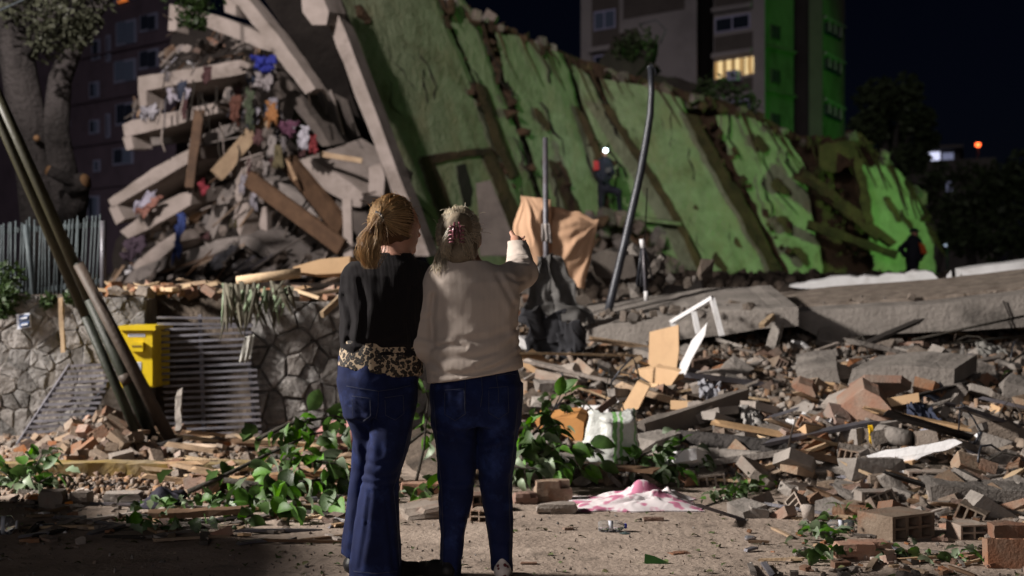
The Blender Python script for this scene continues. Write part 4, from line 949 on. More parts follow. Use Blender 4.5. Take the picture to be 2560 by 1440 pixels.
np_mesh('foliage', V, Q, m_leaf_d, ivy, False)

# stick hanging on the wall, dry palm leaves hanging by the gate
tag(beam('hanging_stick', P(152, 745, 12.0), P(158, 880, 12.0), .035, .03, m_straw, None, 4, .004), 'pale narrow stick hanging down the face of the stone wall', 'stick')
pf = empty('dry_palm_fronds', P(620, 720, 12), 'withered grey green palm fronds drooping over the wall beside the gate', 'plant')
rs = random.Random(12)
for k in range(48):
    x0 = rs.uniform(560, 730); y0 = rs.uniform(700, 730); L = rs.uniform(40, 130) * (1 if x0 < 690 else .6)
    x1 = x0 + rs.uniform(-35, 45); Y = rs.uniform(11.6, 11.95); wd = rs.uniform(.010, .026)
    a, b, c = P(x0, y0, Y), P((x0 * .6 + x1 * .4), y0 + L * .45, Y - .08), P(x1, y0 + L, Y - .05)
    V = []; sx = Vector((rs.uniform(.6, 1), rs.uniform(-.6, .6), 0)).normalized()
    for p, k2 in ((a, 1), (a.lerp(b, .5), 1.2), (b, 1.1), (b.lerp(c, .5), .8), (c, .15)):
        V += [p - sx * wd * k2, p + Vector((0, -.012, 0)), p + sx * wd * k2]
    Fc = []
    for i in range(4): q = i * 3; Fc += [(q, q + 3, q + 4, q + 1), (q + 1, q + 4, q + 5, q + 2)]
    mesh('frond', V, Fc, m_dry if rs.random() < .7 else m_leaf_pale, pf)
tag(cloth('rag', cpx([(612, 842), (636, 836), (626, 900), (598, 906)], 11.75), M('dirty_white_rag', (.5, .49, .45), (.36, .35, .32), 6, .9, .2, 60, stain=.1), None, 10, 12, .03, 2, seed=3, ragg=.02), 'dirty white rag caught on the end of the fallen gate', 'rag')

# ------------------------------------------------------------------ fallen gates of horizontal bars
g1 = empty('bar_gate', (-2.6, 11.9, 0), 'upright gate of horizontal grey bars beside the yellow letter box', 'gate')
for k in range(20):
    y = 790 + k * 15.6
    xa, xb = (392 + k * 1.4, 632 + (k if k > 8 else -k * .3) * 1.2)
    sl = (6 if k < 2 else -6)
    beam('gate_bar', P(xa, y + 4, 11.9), P(xb, y + sl, 11.9), .022, .020, m_steel, g1, 3, .002)
for xa, xb in ((500, 510), (612, 640)): beam('upright', P(xa, 786, 11.94), P(xb, 1092, 11.94), .03, .03, m_steel, g1, 3)
g2 = empty('bar_gate', (-3.9, 11.4, 0), 'slumped slanting gate of horizontal bars lying against the bottom of the stone wall', 'gate')
for k in range(16):
    t = k / 15; y = 912 + k * 13.8
    xa = 178 - 142 * t; xb = 292 - 92 * t + (4 if k % 2 else 0)
    beam('gate_bar', P(xa, y + 3, 11.75 - .3 * t), P(xb, y - 2, 11.75 - .3 * t), .022, .020, m_steel, g2, 3, .002)
beam('upright', P(282, 940, 11.8), P(188, 1088, 11.5), .035, .05, m_black, g2, 3)
beam('upright', P(176, 912, 11.78), P(36, 1124, 11.48), .03, .03, m_steel, g2, 3)
beam('brace', P(232, 1000, 11.85), P(260, 1090, 11.7), .03, .03, m_black, g2, 3)

# ------------------------------------------------------------------ yellow letter box
lb = empty('letter_box', P(345, 972, 11.7), 'bright yellow metal letter box on a grey pedestal behind the leaning poles', 'letter box')
def pxbox(name, x0, x1, y0, y1, Y, depth, mat, par, side=0.0):
    return slab(name, [(x0, y0), (x1, y0), (x1, y1), (x0, y1)], Y, (side, depth, 0), mat, par)
pxbox('case', 300, 384, 826, 969, 11.70, .40, m_yellow, lb, .035)
pxbox('lid', 296, 388, 814, 826, 11.66, .46, m_yellow, lb, .035)
pxbox('door', 304, 381, 830, 965, 11.688, .012, m_yellow, lb)
slot = pxbox('posting_slot', 326, 357, 856, 879, 11.645, .043, m_yellow, lb)
pxbox('slot_mouth', 330, 353, 863, 868, 11.641, .004, MP('slot_shadow', (.16, .11, .01), .6), slot)
lab1 = pxbox('label_strip', 320, 362, 834, 842, 11.684, .004, m_pl, lb)
m_ink = MP('grey_print', (.20, .20, .24), .6)
for i in range(7): pxbox('print', 323 + i * 5.4, 326.6 + i * 5.4, 836, 840, 11.6825, .0015, m_ink, lab1)
st = pxbox('sticker', 338, 353, 905, 928, 11.684, .004, m_pl, lb)
for i in range(4): pxbox('print', 340, 351 - (i % 2) * 3, 908 + i * 4.6, 910 + i * 4.6, 11.6825, .0015, m_ink, st)

# ------------------------------------------------------------------ leaning lamp poles
lp = empty('leaning_pole', P(375, 1130, 10.9), 'dark olive pole leaning across the letter box, thinner of the pair', 'pole')
A, B = P(372, 1150, 10.9), P(-110, 60, 10.4)
tube('lower_shaft', [A, A.lerp(B, .34)], [.036, .036], m_pole_b, lp, 16)
tube('upper_shaft', [A.lerp(B, .34), A.lerp(B, .7), B], [.035, .034, .033], m_pole, lp, 16)
lp2 = empty('leaning_pole', P(415, 1110, 11.0), 'thick two tone pole leaning over the letter box, brown on its lit side', 'pole')
A, B = P(402, 1140, 11.05), P(-60, 120, 10.8)
tube('lower_shaft', [A, A.lerp(B, .39)], [.046, .046], m_pole_b, lp2, 18)
tube('upper_shaft', [A.lerp(B, .39), A.lerp(B, .7), B], [.045, .044, .042], m_pole, lp2, 18)
tube('band', [A.lerp(B, .18), A.lerp(B, .205)], [.048, .048], m_pole_c, lp2, 18)
lp3 = empty('leaning_pipe', P(428, 1105, 11.1), 'rusty brown pipe leaning on the thick pole', 'pipe')
A, B = P(436, 1118, 11.0), P(196, 660, 10.9)
tube('shaft', [A, B], [.050, .042], m_pole_c, lp3, 14); tube('inner_rim', [B, B + (B - A).normalized() * .01], [.034, .034], m_pole_b, lp3, 14)
bw = tag(cloth('bark_wrap', cpx([(340, 1120), (450, 1096), (430, 1190), (330, 1180)], 10.8), m_bark, None, 12, 8, .06, 3, seed=5, thick=.1), 'dark torn base of earth and bark where the poles snapped', 'stump')
stk = tag(beam('splintered_board', P(448, 975, 11.4), P(446, 1080, 11.3), .045, .03, m_conc, None, 6, .010), 'splintered pale slat standing before the bar gate', 'slat')

# ================================================================== loose pieces of the rubble
def base_z(x, Y): return max(0.0, H(x, Y))
def place(px, py, z_guess=None):
    """ground point seen at a pixel: march along the ray until it meets the terrain"""
    Y = 6.0
    while Y < 45:
        p = P(px, py, Y)
        if p.z <= base_z(p.x, Y): return p
        Y += 0.03
    return P(px, py, 45)
# -- heap of broken brick by the poles
def heap(name, loc, label): return empty(name, loc, label, 'rubble heap')
h1 = heap('brick_heap', (-3.3, 10.8, 0), 'low heap of broken beige brick at the foot of the leaning poles')
rs = random.Random(41)
def hz(px, py):  # extra height of this heap
    return 0
for k in range(300):
    px = rs.gauss(250, 95); Y = rs.uniform(10.0, 11.5)
    if not -10 < px < 480: continue
    x = (px - 1280) / F * Y
    hmax = .30 * math.exp(-((px - 260) / 120) ** 2) * (1 - abs(Y - 10.9) / 1.2)
    z = rs.uniform(0, max(.02, hmax)); s = rs.uniform(.04, .12)
    r = rs.random(); rot = (rs.uniform(-.7, .7), rs.uniform(-.7, .7), rs.random() * 6)
    if r < .35: inst('brick', rs.choice(SOLID[m_brick_dust.name]), (x, Y, z + .03), rot, (s * 1.6, s * .9, s * .7), h1)
    elif r < .5: inst('hollow_brick', rs.choice(HB[m_brick.name]), (x, Y, z + .03), rot, (s * 1.2, s * 1.1, s * .8), h1)
    elif r < .6: inst('brick', rs.choice(SOLID[m_brick.name]), (x, Y, z + .03), rot, (s * 1.5, s * .9, s * .7), h1)
    else: inst('rubble_chunk', rs.choice(CH_V), (x, Y, z + .02), rot, (s * 1.1, s * .9, s * .7), h1)
h2 = heap('rubble_heap', (-1.8, 10.2, 0), 'low spread of broken timber and brick between the poles and the fallen branch')
for k in range(170):
    px = rs.uniform(430, 900); py = rs.uniform(1085, 1240); Y = GY(py); x = (px - 1280) / F * Y; s = rs.uniform(.04, .13)
    rot = (rs.uniform(-.4, .4), rs.uniform(-.4, .4), rs.random() * 6); r = rs.random()
    if r < .22: inst('plank', rs.choice(PL[:4] + PL[5:]), (x, Y, .03 + rs.random() * .08), (rs.uniform(-.15, .15), rs.uniform(-.15, .15), rs.uniform(-.6, .6)), (rs.uniform(.25, .8), rs.uniform(.04, .1), .025), h2)
    elif r < .5: inst('brick', rs.choice(SOLID[rs.choice([m_brick.name, m_brick_dust.name])]), (x, Y, .03 + rs.random() * .06), rot, (s * 1.6, s * .9, s * .7), h2)
    else: inst('rubble_chunk', rs.choice(CH_V), (x, Y, .02 + rs.random() * .05), rot, (s * 1.2, s, s * .7), h2)
# -- rubble on top of the stone wall
for k in range(230):   # trampled clutter on the shaded street
    px = rs.uniform(60, 880); py = rs.uniform(1225, 1360); Y = GY(py); x = (px - 1280) / F * Y; s = .02 + .06 * rs.random() ** 2
    rot = (rs.uniform(-.3, .3), rs.uniform(-.3, .3), rs.random() * 6); r = rs.random()
    if r < .3: inst('plank', rs.choice(PLB + PL), (x, Y, .012), (rs.uniform(-.08, .08), rs.uniform(-.08, .08), rs.random() * 3), (rs.uniform(.08, .45), rs.uniform(.015, .05), .014), h2)
    elif r < .5: inst('broken_sheet', rs.choice(SH), (x, Y, .012), rot, (s * 2.2, s * 1.6, .014), h2)
    elif r < .65: inst('brick', rs.choice(SOLID[m_brick.name]), (x, Y, .012), rot, (s * 1.5, s, s * .6), h2)
    else: inst('rubble_chunk', rs.choice(CH_V), (x, Y, .01), rot, (s * 1.3, s, s * .6), h2)
h5 = heap('rubble_heap', (2.2, 6.9, 0), 'thin scatter of brick crumbs and splinters between the corner bricks')
for k in range(190):
    px = rs.uniform(1860, 2600); py = rs.uniform(1300, 1446)
    if px < 1990 and rs.random() < .6: continue
    Y = GY(py); x = (px - 1280) / F * Y; s = .012 + .05 * rs.random() ** 2; rot = (rs.uniform(-.3, .3), rs.uniform(-.3, .3), rs.random() * 6); r = rs.random(); z = max(0, H(x, Y))
    if r < .25: inst('plank', rs.choice(PLB + PL), (x, Y, z + .012), (rs.uniform(-.08, .08), rs.uniform(-.08, .08), rs.random() * 3), (rs.uniform(.06, .3), rs.uniform(.012, .03), .012), h5)
    elif r < .6: inst('brick', rs.choice(SOLID[m_brick.name]), (x, Y, z + .012), rot, (s * 1.6, s, s * .6), h5)
    else: inst('rubble_chunk', rs.choice(CH_V), (x, Y, z + .01), rot, (s * 1.3, s, s * .7), h5)
h3 = heap('rubble_heap', (-2.4, 12.6, 1.2), 'orange brown crumbled brick and earth lying along the top of the stone wall')
for k in range(150):
    px = rs.uniform(270, 860); Y = rs.uniform(12.1, 13.6); x = (px - 1280) / F * Y; s = rs.uniform(.04, .14)
    rot = (rs.uniform(-.5, .5), rs.uniform(-.5, .5), rs.random() * 6); r = rs.random(); zb = 1.17 + .05 * rs.random() + (.05 if 280 < px < 560 else 0)
    if r < .35: inst('brick', rs.choice(SOLID[m_brick.name]), (x, Y, zb), rot, (s * 1.6, s, s * .7), h3)
    elif r < .55: inst('plank', rs.choice([PL[0], PL[1], PL[3], PL[5]]), (x, Y, zb + .02), (rs.uniform(-.2, .2), rs.uniform(-.3, .3), rs.uniform(-.5, .5)), (rs.uniform(.2, .6), .05, .03), h3)
    else: inst('rubble_chunk', rs.choice(CH_V), (x, Y, zb), rot, (s * 1.2, s, s * .8), h3)
tag(tube('log', [P(592, 702, 12.3), P(670, 692, 12.3), P(752, 682, 12.35)], [.04, .042, .045], m_straw, None, 8), 'straight peeled log lying on top of the wall', 'log')
tag(beam('broken_lath', P(806, 786, 11.6), P(856, 740, 11.9), .03, .05, m_straw, None, 3, .004), 'short pale lath sticking out above the gate stones', 'lath')

# -- the big slope of rubble on the right
h4 = heap('rubble_heap', (2.4, 11, 0.4), 'wide brown slope of smashed brick and concrete below the long beam')
rs = random.Random(77)
nb = {'rubble_chunk': 0, 'brick': 0, 'concrete_chunk': 0, 'hollow_brick': 0, 'plank': 0, 'broken_sheet': 0}
def slope_point(rs):
    while True:
        px = rs.uniform(1250, 2640); py = rs.uniform(730, 1300)
        p = place(px, py)
        if p.y > 17 or p.y < 7.4: continue
        if p.z < .015 and px < 1950 - (py - 1240) * 2: continue
        return px, py, p
for k in range(1700):
    px, py, p = slope_point(rs)
    r = rs.random(); rot = (rs.uniform(-.6, .6), rs.uniform(-.6, .6), rs.random() * 6); s = (.03 + .10 * rs.random() ** 2.2) * (1.2 if p.y > 11 else .85)
    if px > 2050 and rs.random() < .3: s *= 1.5
    if r < .27: nm, me, scl = 'rubble_chunk', rs.choice(CH_V), (s * 1.3, s, s * .75)
    elif r < .43: nm, me, scl = 'brick', rs.choice(SOLID[rs.choice([m_brick.name, m_brick_dust.name, m_brick_dust.name])]), (s * 1.7, s, s * .75)
    elif r < .62: nm, me, scl = 'concrete_chunk', rs.choice(CC_V), (s * 2.2, s * 1.5, s * .9)
    elif r < .67: nm, me, scl = 'hollow_brick', rs.choice(HB[rs.choice([m_brick.name, m_brick_dust.name])]), (.17 * rs.uniform(.5, 1.1), .18 * rs.uniform(.5, 1), .09)
    elif r < .85: nm, me, scl, rot = 'plank', rs.choice(PL + PLB), (rs.uniform(.2, .8), rs.uniform(.02, .07), .018), (rs.uniform(-.3, .3), rs.uniform(-.35, .35), rs.uniform(-.9, .9))
    else: nm, me, scl, rot = 'broken_sheet', rs.choice(SH), (s * 3.6, s * 2.4, .03), (rs.uniform(-.9, .9), rs.uniform(-.5, .5), rs.random() * 6)
    if nb[nm] >= 290: continue
    nb[nm] += 1
    inst(nm, me, p + Vector((0, 0, scl[2] * .25)), rot, scl, h4)
for k in range(110):      # bigger wreckage: slabs, boards, long laths
    px, py, p = slope_point(rs); r = rs.random(); z = rs.uniform(.03, .12)
    if p.y < 8.6: continue
    if r < .35: inst('broken_sheet', rs.choice(SH), p + Vector((0, 0, z)), (rs.uniform(-.7, .7), rs.uniform(-.5, .5), rs.random() * 6), (rs.uniform(.25, .55), rs.uniform(.2, .4), rs.uniform(.03, .08)), h4)
    elif r < .65: inst('plank', rs.choice(PL + PLB), p + Vector((0, 0, z)), (rs.uniform(-.2, .2), rs.uniform(-.4, .4), rs.uniform(-.7, .7)), (rs.uniform(.6, 1.5), rs.uniform(.05, .12), rs.uniform(.02, .05)), h4)
    else: inst('concrete_chunk', rs.choice(CC_V), p + Vector((0, 0, z * .6)), (rs.uniform(-.4, .4), rs.uniform(-.4, .4), rs.random() * 6), (rs.uniform(.25, .55), rs.uniform(.2, .35), rs.uniform(.12, .22)), h4)
# -- countless small bits as one mass each
def mass(name, variants, pts, mat, parent, kind='stuff'):
    VV = []; TT = []; RR = []; off = 0
    arr = []
    for me in variants:
        v = np.array([tuple(x.co) for x in me.vertices]); t = []
        for poly in me.polygons:
            q = list(poly.vertices)
            for i in range(1, len(q) - 1): t.append((q[0], q[i], q[i + 1]))
        arr.append((v, np.array(t)))
    for (p, e, s) in pts:
        v, t = random.choice(arr); m = Euler(e).to_matrix(); mm = np.array(m)
        VV.append((v * np.array(s)) @ mm.T + np.array(p)); TT.append(t + off); RR.append(np.full(len(v), random.random())); off += len(v)
    o = np_mesh(name, np.concatenate(VV), np.concatenate(TT), mat, parent, False)
    at = o.data.attributes.new('rnd', 'FLOAT', 'POINT'); at.data.foreach_set('value', np.concatenate(RR).astype(np.float32))
    o['kind'] = kind
    return o
pts = []
for k in range(9000):
    px = rs.uniform(1240, 2620); py = 700 + 560 * rs.random() ** .8
    Y = 8.0 + 9.5 * rs.random() ** 1.1; x = rs.uniform(-.6, 5.6) * Y / 12
    z = base_z(x, Y)
    if z <= .01: continue
    s = rs.uniform(.015, .06) * (1 + .4 * (Y > 12))
    pts.append(((x, Y, z + .01), (rs.random() * 6, rs.random() * 6, rs.random() * 6), (s * rs.uniform(1, 2.6), s * rs.uniform(.5, 1.2), s * rs.uniform(.25, .8))))
MIX = CH_V[:3] + SOLID[m_brick.name] + SH + SH + CC_V[:4] + PL[:4]
mass('fine_rubble', MIX, pts[::2], m_bits, h4)
mass('fine_brick_rubble', MIX, pts[1::2], m_bits_red, h4)
pts = []
for k in range(2600):
    px = rs.uniform(-60, 1000); py = rs.uniform(1090, 1225) if rs.random() < .8 else rs.uniform(1200, 1260); Y = GY(py); x = (px - 1280) / F * Y; s = rs.uniform(.012, .05)
    pts.append(((x, Y, .008), (rs.random() * 6, rs.random() * 6, rs.random() * 6), (s * 1.4, s, s * .6)))
mass('fine_brick_rubble', MIX, pts, m_bits_red, h1)
pts = []
for k in range(1100):
    px = rs.uniform(-60, 2640); py = 1235 + 215 * rs.random(); Y = GY(py); x = (px - 1280) / F * Y; s = (.003 + .013 * rs.random() ** 2) * (1.3 if px < 500 or px > 1950 else 1)
    pts.append(((x, Y, .003), (rs.random() * 6, rs.random() * 6, rs.random() * 6), (s * 1.8, s, s * .5)))
lit = mass('street_grit', CH_V, pts, m_bits, None); tag(lit, 'grit and crumbs strewn over the dusty street', 'grit')
pts = []
for k in range(2600):
    Y = rs.uniform(17, 33); x = rs.uniform(-1, 12) * Y / 26; z = base_z(x, Y); s = .04 + .22 * rs.random() ** 2
    pts.append(((x, Y, z + .03), (rs.random() * 6, rs.random() * 6, rs.random() * 6), (s * 1.5, s, s * .7)))
far_r = mass('far_rubble', MIX + CC_V, pts, M('dark_far_rubble', (.15, .115, .09), (.08, .06, .048), 5, .95, .6, 30, stain=.3, rnd=.5, attr='rnd'), None); tag(far_r, 'dark rubble field at the foot of the fallen green wall', 'rubble')

# ================================================================== named wreckage, centre and right
def auto_Y(pts, Y):
    """stand a piece on the slope: its lowest point meets the terrain"""
    if not 8 < Y < 13.2: return Y
    low = max(pts, key=lambda p: p[1]); q = place(low[0], low[1])
    return q.y - .04 if q.y < 14 else Y
def PG(px, py, up=.03): return place(px, py) + Vector((0, -.05, up))
YAW = {'tan_board': .9, 'white_shard': .9, 'white_board': .5, 'white_strip': .5, 'concrete_block': .35, 'concrete_slab': .22, 'tile_slab': .6, 'cut_stone': .5, 'plaster_panel': .25, 'boulder': .4, 'stone_beam': .25, 'brick_fragment': .5, 'cardboard_box': .4}
def turned(pts, Y, k):
    """turn a front face about the vertical so that its right end comes nearer"""
    cx = sum(p[0] for p in pts) / len(pts)
    return [(p[0], p[1], Y - k * (p[0] - cx) / F * Y) for p in pts]
def thing_slab(name, label, cat, pts, Y, ext, mat, amp=1.5, seg=22, group=None):
    Y = auto_Y(pts, Y)
    if name in YAW: pts = turned(pts, Y, YAW[name])
    return tag(slab(name, pts, Y, ext, mat, None, amp, seg), label, cat, group)
# long fallen beam with plaster behind it
lbm = empty('fallen_beam', (3, 14.5, .8), 'long grey concrete beam lying across the slope under white plaster panels', 'beam')
slab('front_face', turned([(1944, 792), (1969, 780), (2100, 772), (2240, 765), (2372, 757), (2480, 744), (2660, 722), (2660, 812), (2560, 818), (2420, 827), (2289, 832), (2160, 838), (2047, 843), (1990, 815)], 13.15, .22), 13.15, (0.2, 1.3, .13), m_conc, lbm, 1.4, 30)
slab('topping', turned([(1935, 774), (1969, 772), (2100, 757), (2240, 748), (2372, 738), (2660, 706), (2660, 718), (2480, 738), (2372, 750), (2240, 759), (2100, 766), (1969, 777)], 13.5, .22), 13.5, (0.2, 1.1, .16), m_chunk, lbm, .7, 40)
for k in range(60):
    t = random.random(); inst('aggregate', random.choice(CH_V), P(1950 + 680 * t, 768 - 44 * t + random.uniform(-8, 4), 13.7 - .6 * t + random.random() * .7), (random.random() * 6, random.random() * 6, 0), Vector((1, .8, .6)) * random.uniform(.03, .09), lbm)
crk = tube('crack', [P(2508, 752, 12.94), P(2524, 790, 12.93), P(2520, 800, 12.93), P(2530, 820, 12.92)], .008, m_void, lbm, 4)
thing_slab('plaster_panel', 'ragged white plaster panel behind the long fallen beam', 'panel', [(1972, 716), (2060, 700), (2110, 690), (2180, 692), (2230, 684), (2300, 680), (2332, 682), (2350, 702), (2320, 716), (2230, 716), (2170, 724), (2110, 732), (2060, 726)], 16.4, (.05, .18, .02), m_white, 3.5, 16)
thing_slab('plaster_panel', 'clean white block at the upper end of the long fallen beam', 'panel', [(2404, 674), (2440, 668), (2660, 640), (2660, 688), (2500, 700), (2406, 704)], 16.3, (.05, .4, .02), m_white, 1, 40)
thing_slab('plaster_panel', 'small pointed white plaster fragment between the two white panels', 'panel', [(2366, 690), (2378, 676), (2381, 704), (2370, 706)], 16.35, (.03, .1, 0), m_white, 1, 20)
thing_slab('concrete_slab', 'thick concrete slab end capped with rubble beneath the bent dark pole', 'slab', [(1450, 828), (1500, 816), (1560, 808), (1680, 795), (1800, 776), (1900, 772), (1996, 768), (1996, 815), (1900, 822), (1810, 838), (1720, 846), (1640, 864), (1560, 868), (1470, 875)], 12.7, (0, 1.4, .20), m_conc, 1.5, 26)
for k in range(70):
    t = random.random(); inst('slab_crumb', random.choice(CH_V), P(1460 + 430 * t, 806 - 44 * t + random.uniform(-14, 8), 12.8 + random.random() * 1.1), (random.random() * 6, random.random() * 6, 0), Vector((1, .8, .7)) * random.uniform(.04, .13), h4)
thing_slab('concrete_block', 'broad concrete block in the middle of the right slope', 'block', [(2131, 922), (2250, 914), (2386, 922), (2384, 966), (2330, 984), (2261, 991), (2180, 990), (2112, 988)], 12.3, (.35, .55, .08), m_conc, 1.8, 22)
thing_slab('concrete_block', 'tilted concrete block left of the broad block', 'block', [(1990, 932), (2040, 922), (2092, 920), (2104, 968), (2070, 964), (2033, 962), (1996, 950)], 12.2, (.1, .5, .12), m_conc, 1.8, 18)
thing_slab('concrete_block', 'pale cubic lump under the long beam', 'block', [(2096, 842), (2128, 838), (2146, 846), (2140, 876), (2112, 874), (2094, 862)], 13.3, (.25, .3, .03), m_plaster, 1.2, 16)
thing_slab('tile_slab', 'orange tiled slab corner sticking up on the right slope', 'slab', [(2080, 1036), (2120, 1002), (2161, 972), (2200, 992), (2224, 1018), (2240, 1048), (2160, 1058), (2090, 1060)], 10.9, (.06, .3, .06), m_brick, 1.5, 18)
thing_slab('brick_fragment', 'orange brick fragment beside the tilted concrete block', 'brick', [(1978, 966), (1996, 956), (2030, 968), (2040, 990), (2030, 1006), (2010, 1002)], 11.3, (.05, .18, .04), m_brick, 1.2, 14)
thing_slab('slate_piece', 'dark blue grey sheet propped near the cut stone', 'sheet', [(2304, 992), (2328, 968), (2348, 956), (2360, 974), (2342, 1006), (2306, 1006)], 11.2, (.03, .06, 0), MP('slate_blue', (.035, .04, .06), .6), 1, 18)
thing_slab('cut_stone', 'pale split stone block beside the dark blue grey sheet', 'stone', [(2344, 986), (2370, 964), (2404, 962), (2420, 980), (2400, 1004), (2352, 1002)], 11.1, (.12, .28, .02), m_chunk, 2, 12)
thing_slab('boulder', 'big tan boulder near the end of the slope', 'stone', [(2428, 1070), (2450, 1056), (2520, 1054), (2546, 1070), (2548, 1100), (2500, 1108), (2440, 1106)], 9.9, (.1, .4, .02), m_chunk, 2.5, 14)
thing_slab('white_board', 'long chalky white board on the right slope with splintered ends', 'board', [(2112, 1163), (2140, 1144), (2205, 1127), (2290, 1116), (2386, 1097), (2406, 1106), (2370, 1124), (2320, 1136), (2262, 1160), (2200, 1168), (2150, 1174)], 9.5, (.03, .10, -.02), m_white, 2.0, 14)
thing_slab('white_board', 'narrow white strip lying under the long chalky board', 'board', [(2112, 1192), (2180, 1186), (2258, 1176), (2262, 1182), (2190, 1196), (2120, 1200)], 9.0, (.02, .06, -.01), m_white, 1.0, 16)
tag(beam('wood_stick', PG(1880, 1196, .05), PG(2072, 1132, .07), .028, .022, m_straw, None, 6, .005), 'long pale wooden stick lying across the rubble toward the white board', 'stick')
cp = tag(tube('concrete_pipe', [PG(2192, 1104, .06), PG(2268, 1120, .06)], [.062, .060], m_conc, None, 14), 'short round concrete pipe above the chalky white board', 'pipe')
tag(beam('yellow_strap', PG(2172, 1118, .14), PG(2172, 1118, .03), .022, .02, MP('yellow_plastic', (.7, .42, .01), .5), None, 4, .005), 'bright yellow plastic scrap beside the round pipe', 'scrap')
thing_slab('stone_beam', 'long weathered stone beam lying low at the edge of the slope', 'beam', [(2326, 1218), (2345, 1212), (2440, 1222), (2600, 1232), (2600, 1268), (2480, 1268), (2360, 1268), (2330, 1256)], 8.3, (.02, .3, .02), m_chunk, 2.2, 18)
# centre
wf = empty('window_frame', P(1740, 840, 12.3), 'bare white window frame standing crooked on the rubble', 'window frame')
for a, b in (((1678, 806), (1782, 744)), ((1780, 746), (1805, 840)), ((1733, 772), (1746, 834)), ((1680, 800), (1690, 842))):
    beam('frame_bar', P(a[0], a[1], 12.3 - .8 * (a[0] - 1740) / F * 12.3), P(b[0], b[1], 12.3 - .8 * (b[0] - 1740) / F * 12.3), .045, .034, m_white, wf, 3, .001)
thing_slab('tan_board', 'upright tan chipboard panel leaning before the white window frame', 'board', [(1624, 830), (1696, 812), (1697, 880), (1690, 930), (1620, 938)], 12.3, (.01, .03, 0), m_board, .4, 40)
thing_slab('white_shard', 'pointed white board shard leaning right of the tan panel', 'board', [(1768, 806), (1762, 838), (1728, 900), (1706, 954), (1688, 968), (1700, 910), (1730, 850)], 12.1, (.01, .035, 0), m_white, 1.0, 20)
thing_slab('tan_board', 'flat tan board lying broken at the foot of the upright panel', 'board', [(1586, 930), (1640, 918), (1700, 930), (1672, 974), (1640, 966), (1612, 948)], 11.8, (.02, .06, .02), m_board, 1, 20)
thing_slab('tan_board', 'narrow tan board sloping down below the flat one', 'board', [(1594, 952), (1624, 966), (1596, 1022), (1560, 1036), (1552, 1022)], 11.4, (.02, .05, .01), m_board, .8, 24)
thing_slab('plank_end', 'pale split plank beside the round concrete stub', 'plank', [(1520, 930), (1600, 888), (1606, 898), (1526, 942)], 12.0, (.01, .05, .0), m_straw, 1, 20)
V, Fc = tube_geo([P(1490, 962, 11.9), P(1498, 960, 12.0), P(1526, 956, 12.3)], [.07, .085, .085], 12)
tag(mesh('concrete_stub', V, Fc, m_conc, None), 'round grey concrete stub among the broken tan boards', 'concrete')
thing_slab('white_strip', 'white plank strip above the plastic sack', 'plank', [(1444, 1014), (1500, 1014), (1546, 1024), (1540, 1034), (1480, 1032), (1446, 1024)], 10.7, (.01, .06, .0), m_white, .6, 20)
thing_slab('white_strip', 'slanting white plank strip behind the first strip', 'plank', [(1508, 1012), (1560, 988), (1582, 984), (1580, 992), (1530, 1014)], 11.0, (.01, .05, .0), m_white, .6, 20)
thing_slab('concrete_slab', 'flat tilted beige slab left of the round concrete stub', 'slab', [(1352, 940), (1430, 922), (1464, 962), (1380, 968)], 11.8, (.03, .1, .05), m_plaster, 1.2, 20)
thing_slab('cardboard_box', 'crushed orange brown box half under the leaves', 'box', [(1336, 1052), (1440, 1044), (1460, 1056), (1454, 1110), (1400, 1106), (1350, 1080)], 10.4, (.05, .25, .05), M('cardboard', (.46, .22, .07), (.4, .18, .06), 4, .8, .1, 50, stain=.1), 1.5, 20)
tag(beam('dark_timber', PG(1600, 1100, .06), PG(1856, 1020, .08), .10, .13, m_conc_d, None, 6, .01), 'dark straight timber slanting behind the plastic sack', 'timber')
tag(tube('fallen_trunk', [PG(1690, 1112, .06), PG(1790, 1122, .06), PG(1900, 1138, .06), PG(1990, 1150, .06)], [.05, .055, .06, .05], m_bark, None, 10), 'dark fallen pole lying low right of the plastic sack', 'pole')
tag(beam('grey_batten', PG(1728, 1146, .06), PG(1892, 1160, .06), .06, .05, m_conc, None, 5, .004), 'flat grey batten in front of the dark fallen pole', 'batten')
tag(beam('dark_plank', PG(1450, 1188, .04), PG(1610, 1178, .04), .10, .03, m_wood_d, None, 5, .004), 'dark plank on the ground before the plastic sack', 'plank')
for (x0, y0, x1, y1, wd, lab) in [(1940, 1010, 2000, 980, .08, 'grey post leaning near the orange brick fragment'), (1920, 900, 1946, 812, .09, 'upright grey post with a white edge under the beam end'), (1905, 815, 1930, 790, .05, 'short pale stick beside the beam end'), (2018, 918, 2026, 872, .09, 'small upright tan brick pillar under the beam end')]:
    tag(beam('broken_post', P(x0, y0, 12.6), P(x1, y1, 12.9), wd, wd * .8, m_straw if 'pale' in lab or 'tan' in lab else m_conc, None, 4, .005), lab, 'post')
for i, pts in enumerate([[(2000, 875), (2200, 862), (2380, 858), (2580, 838)], [(2280, 850), (2420, 820), (2560, 790)], [(2200, 1010), (2060, 1012), (1960, 1000)], [(2430, 966), (2500, 926), (2580, 866)], [(2330, 1290), (2460, 1262), (2600, 1240)]]):
    tag(tube('bent_rebar', [P(x, y, 13.0 - i * .35 if i < 4 else 8.0) for x, y in pts], .011, m_twig, None, 5), ['thin dark bar lying along the foot of the long beam', 'dark bar slanting up across the face of the long beam', 'thin bar in front of the tilted concrete block', 'dark stick rising at the edge beside the weeds', 'thin root across the low stone beam'][i], 'bar')

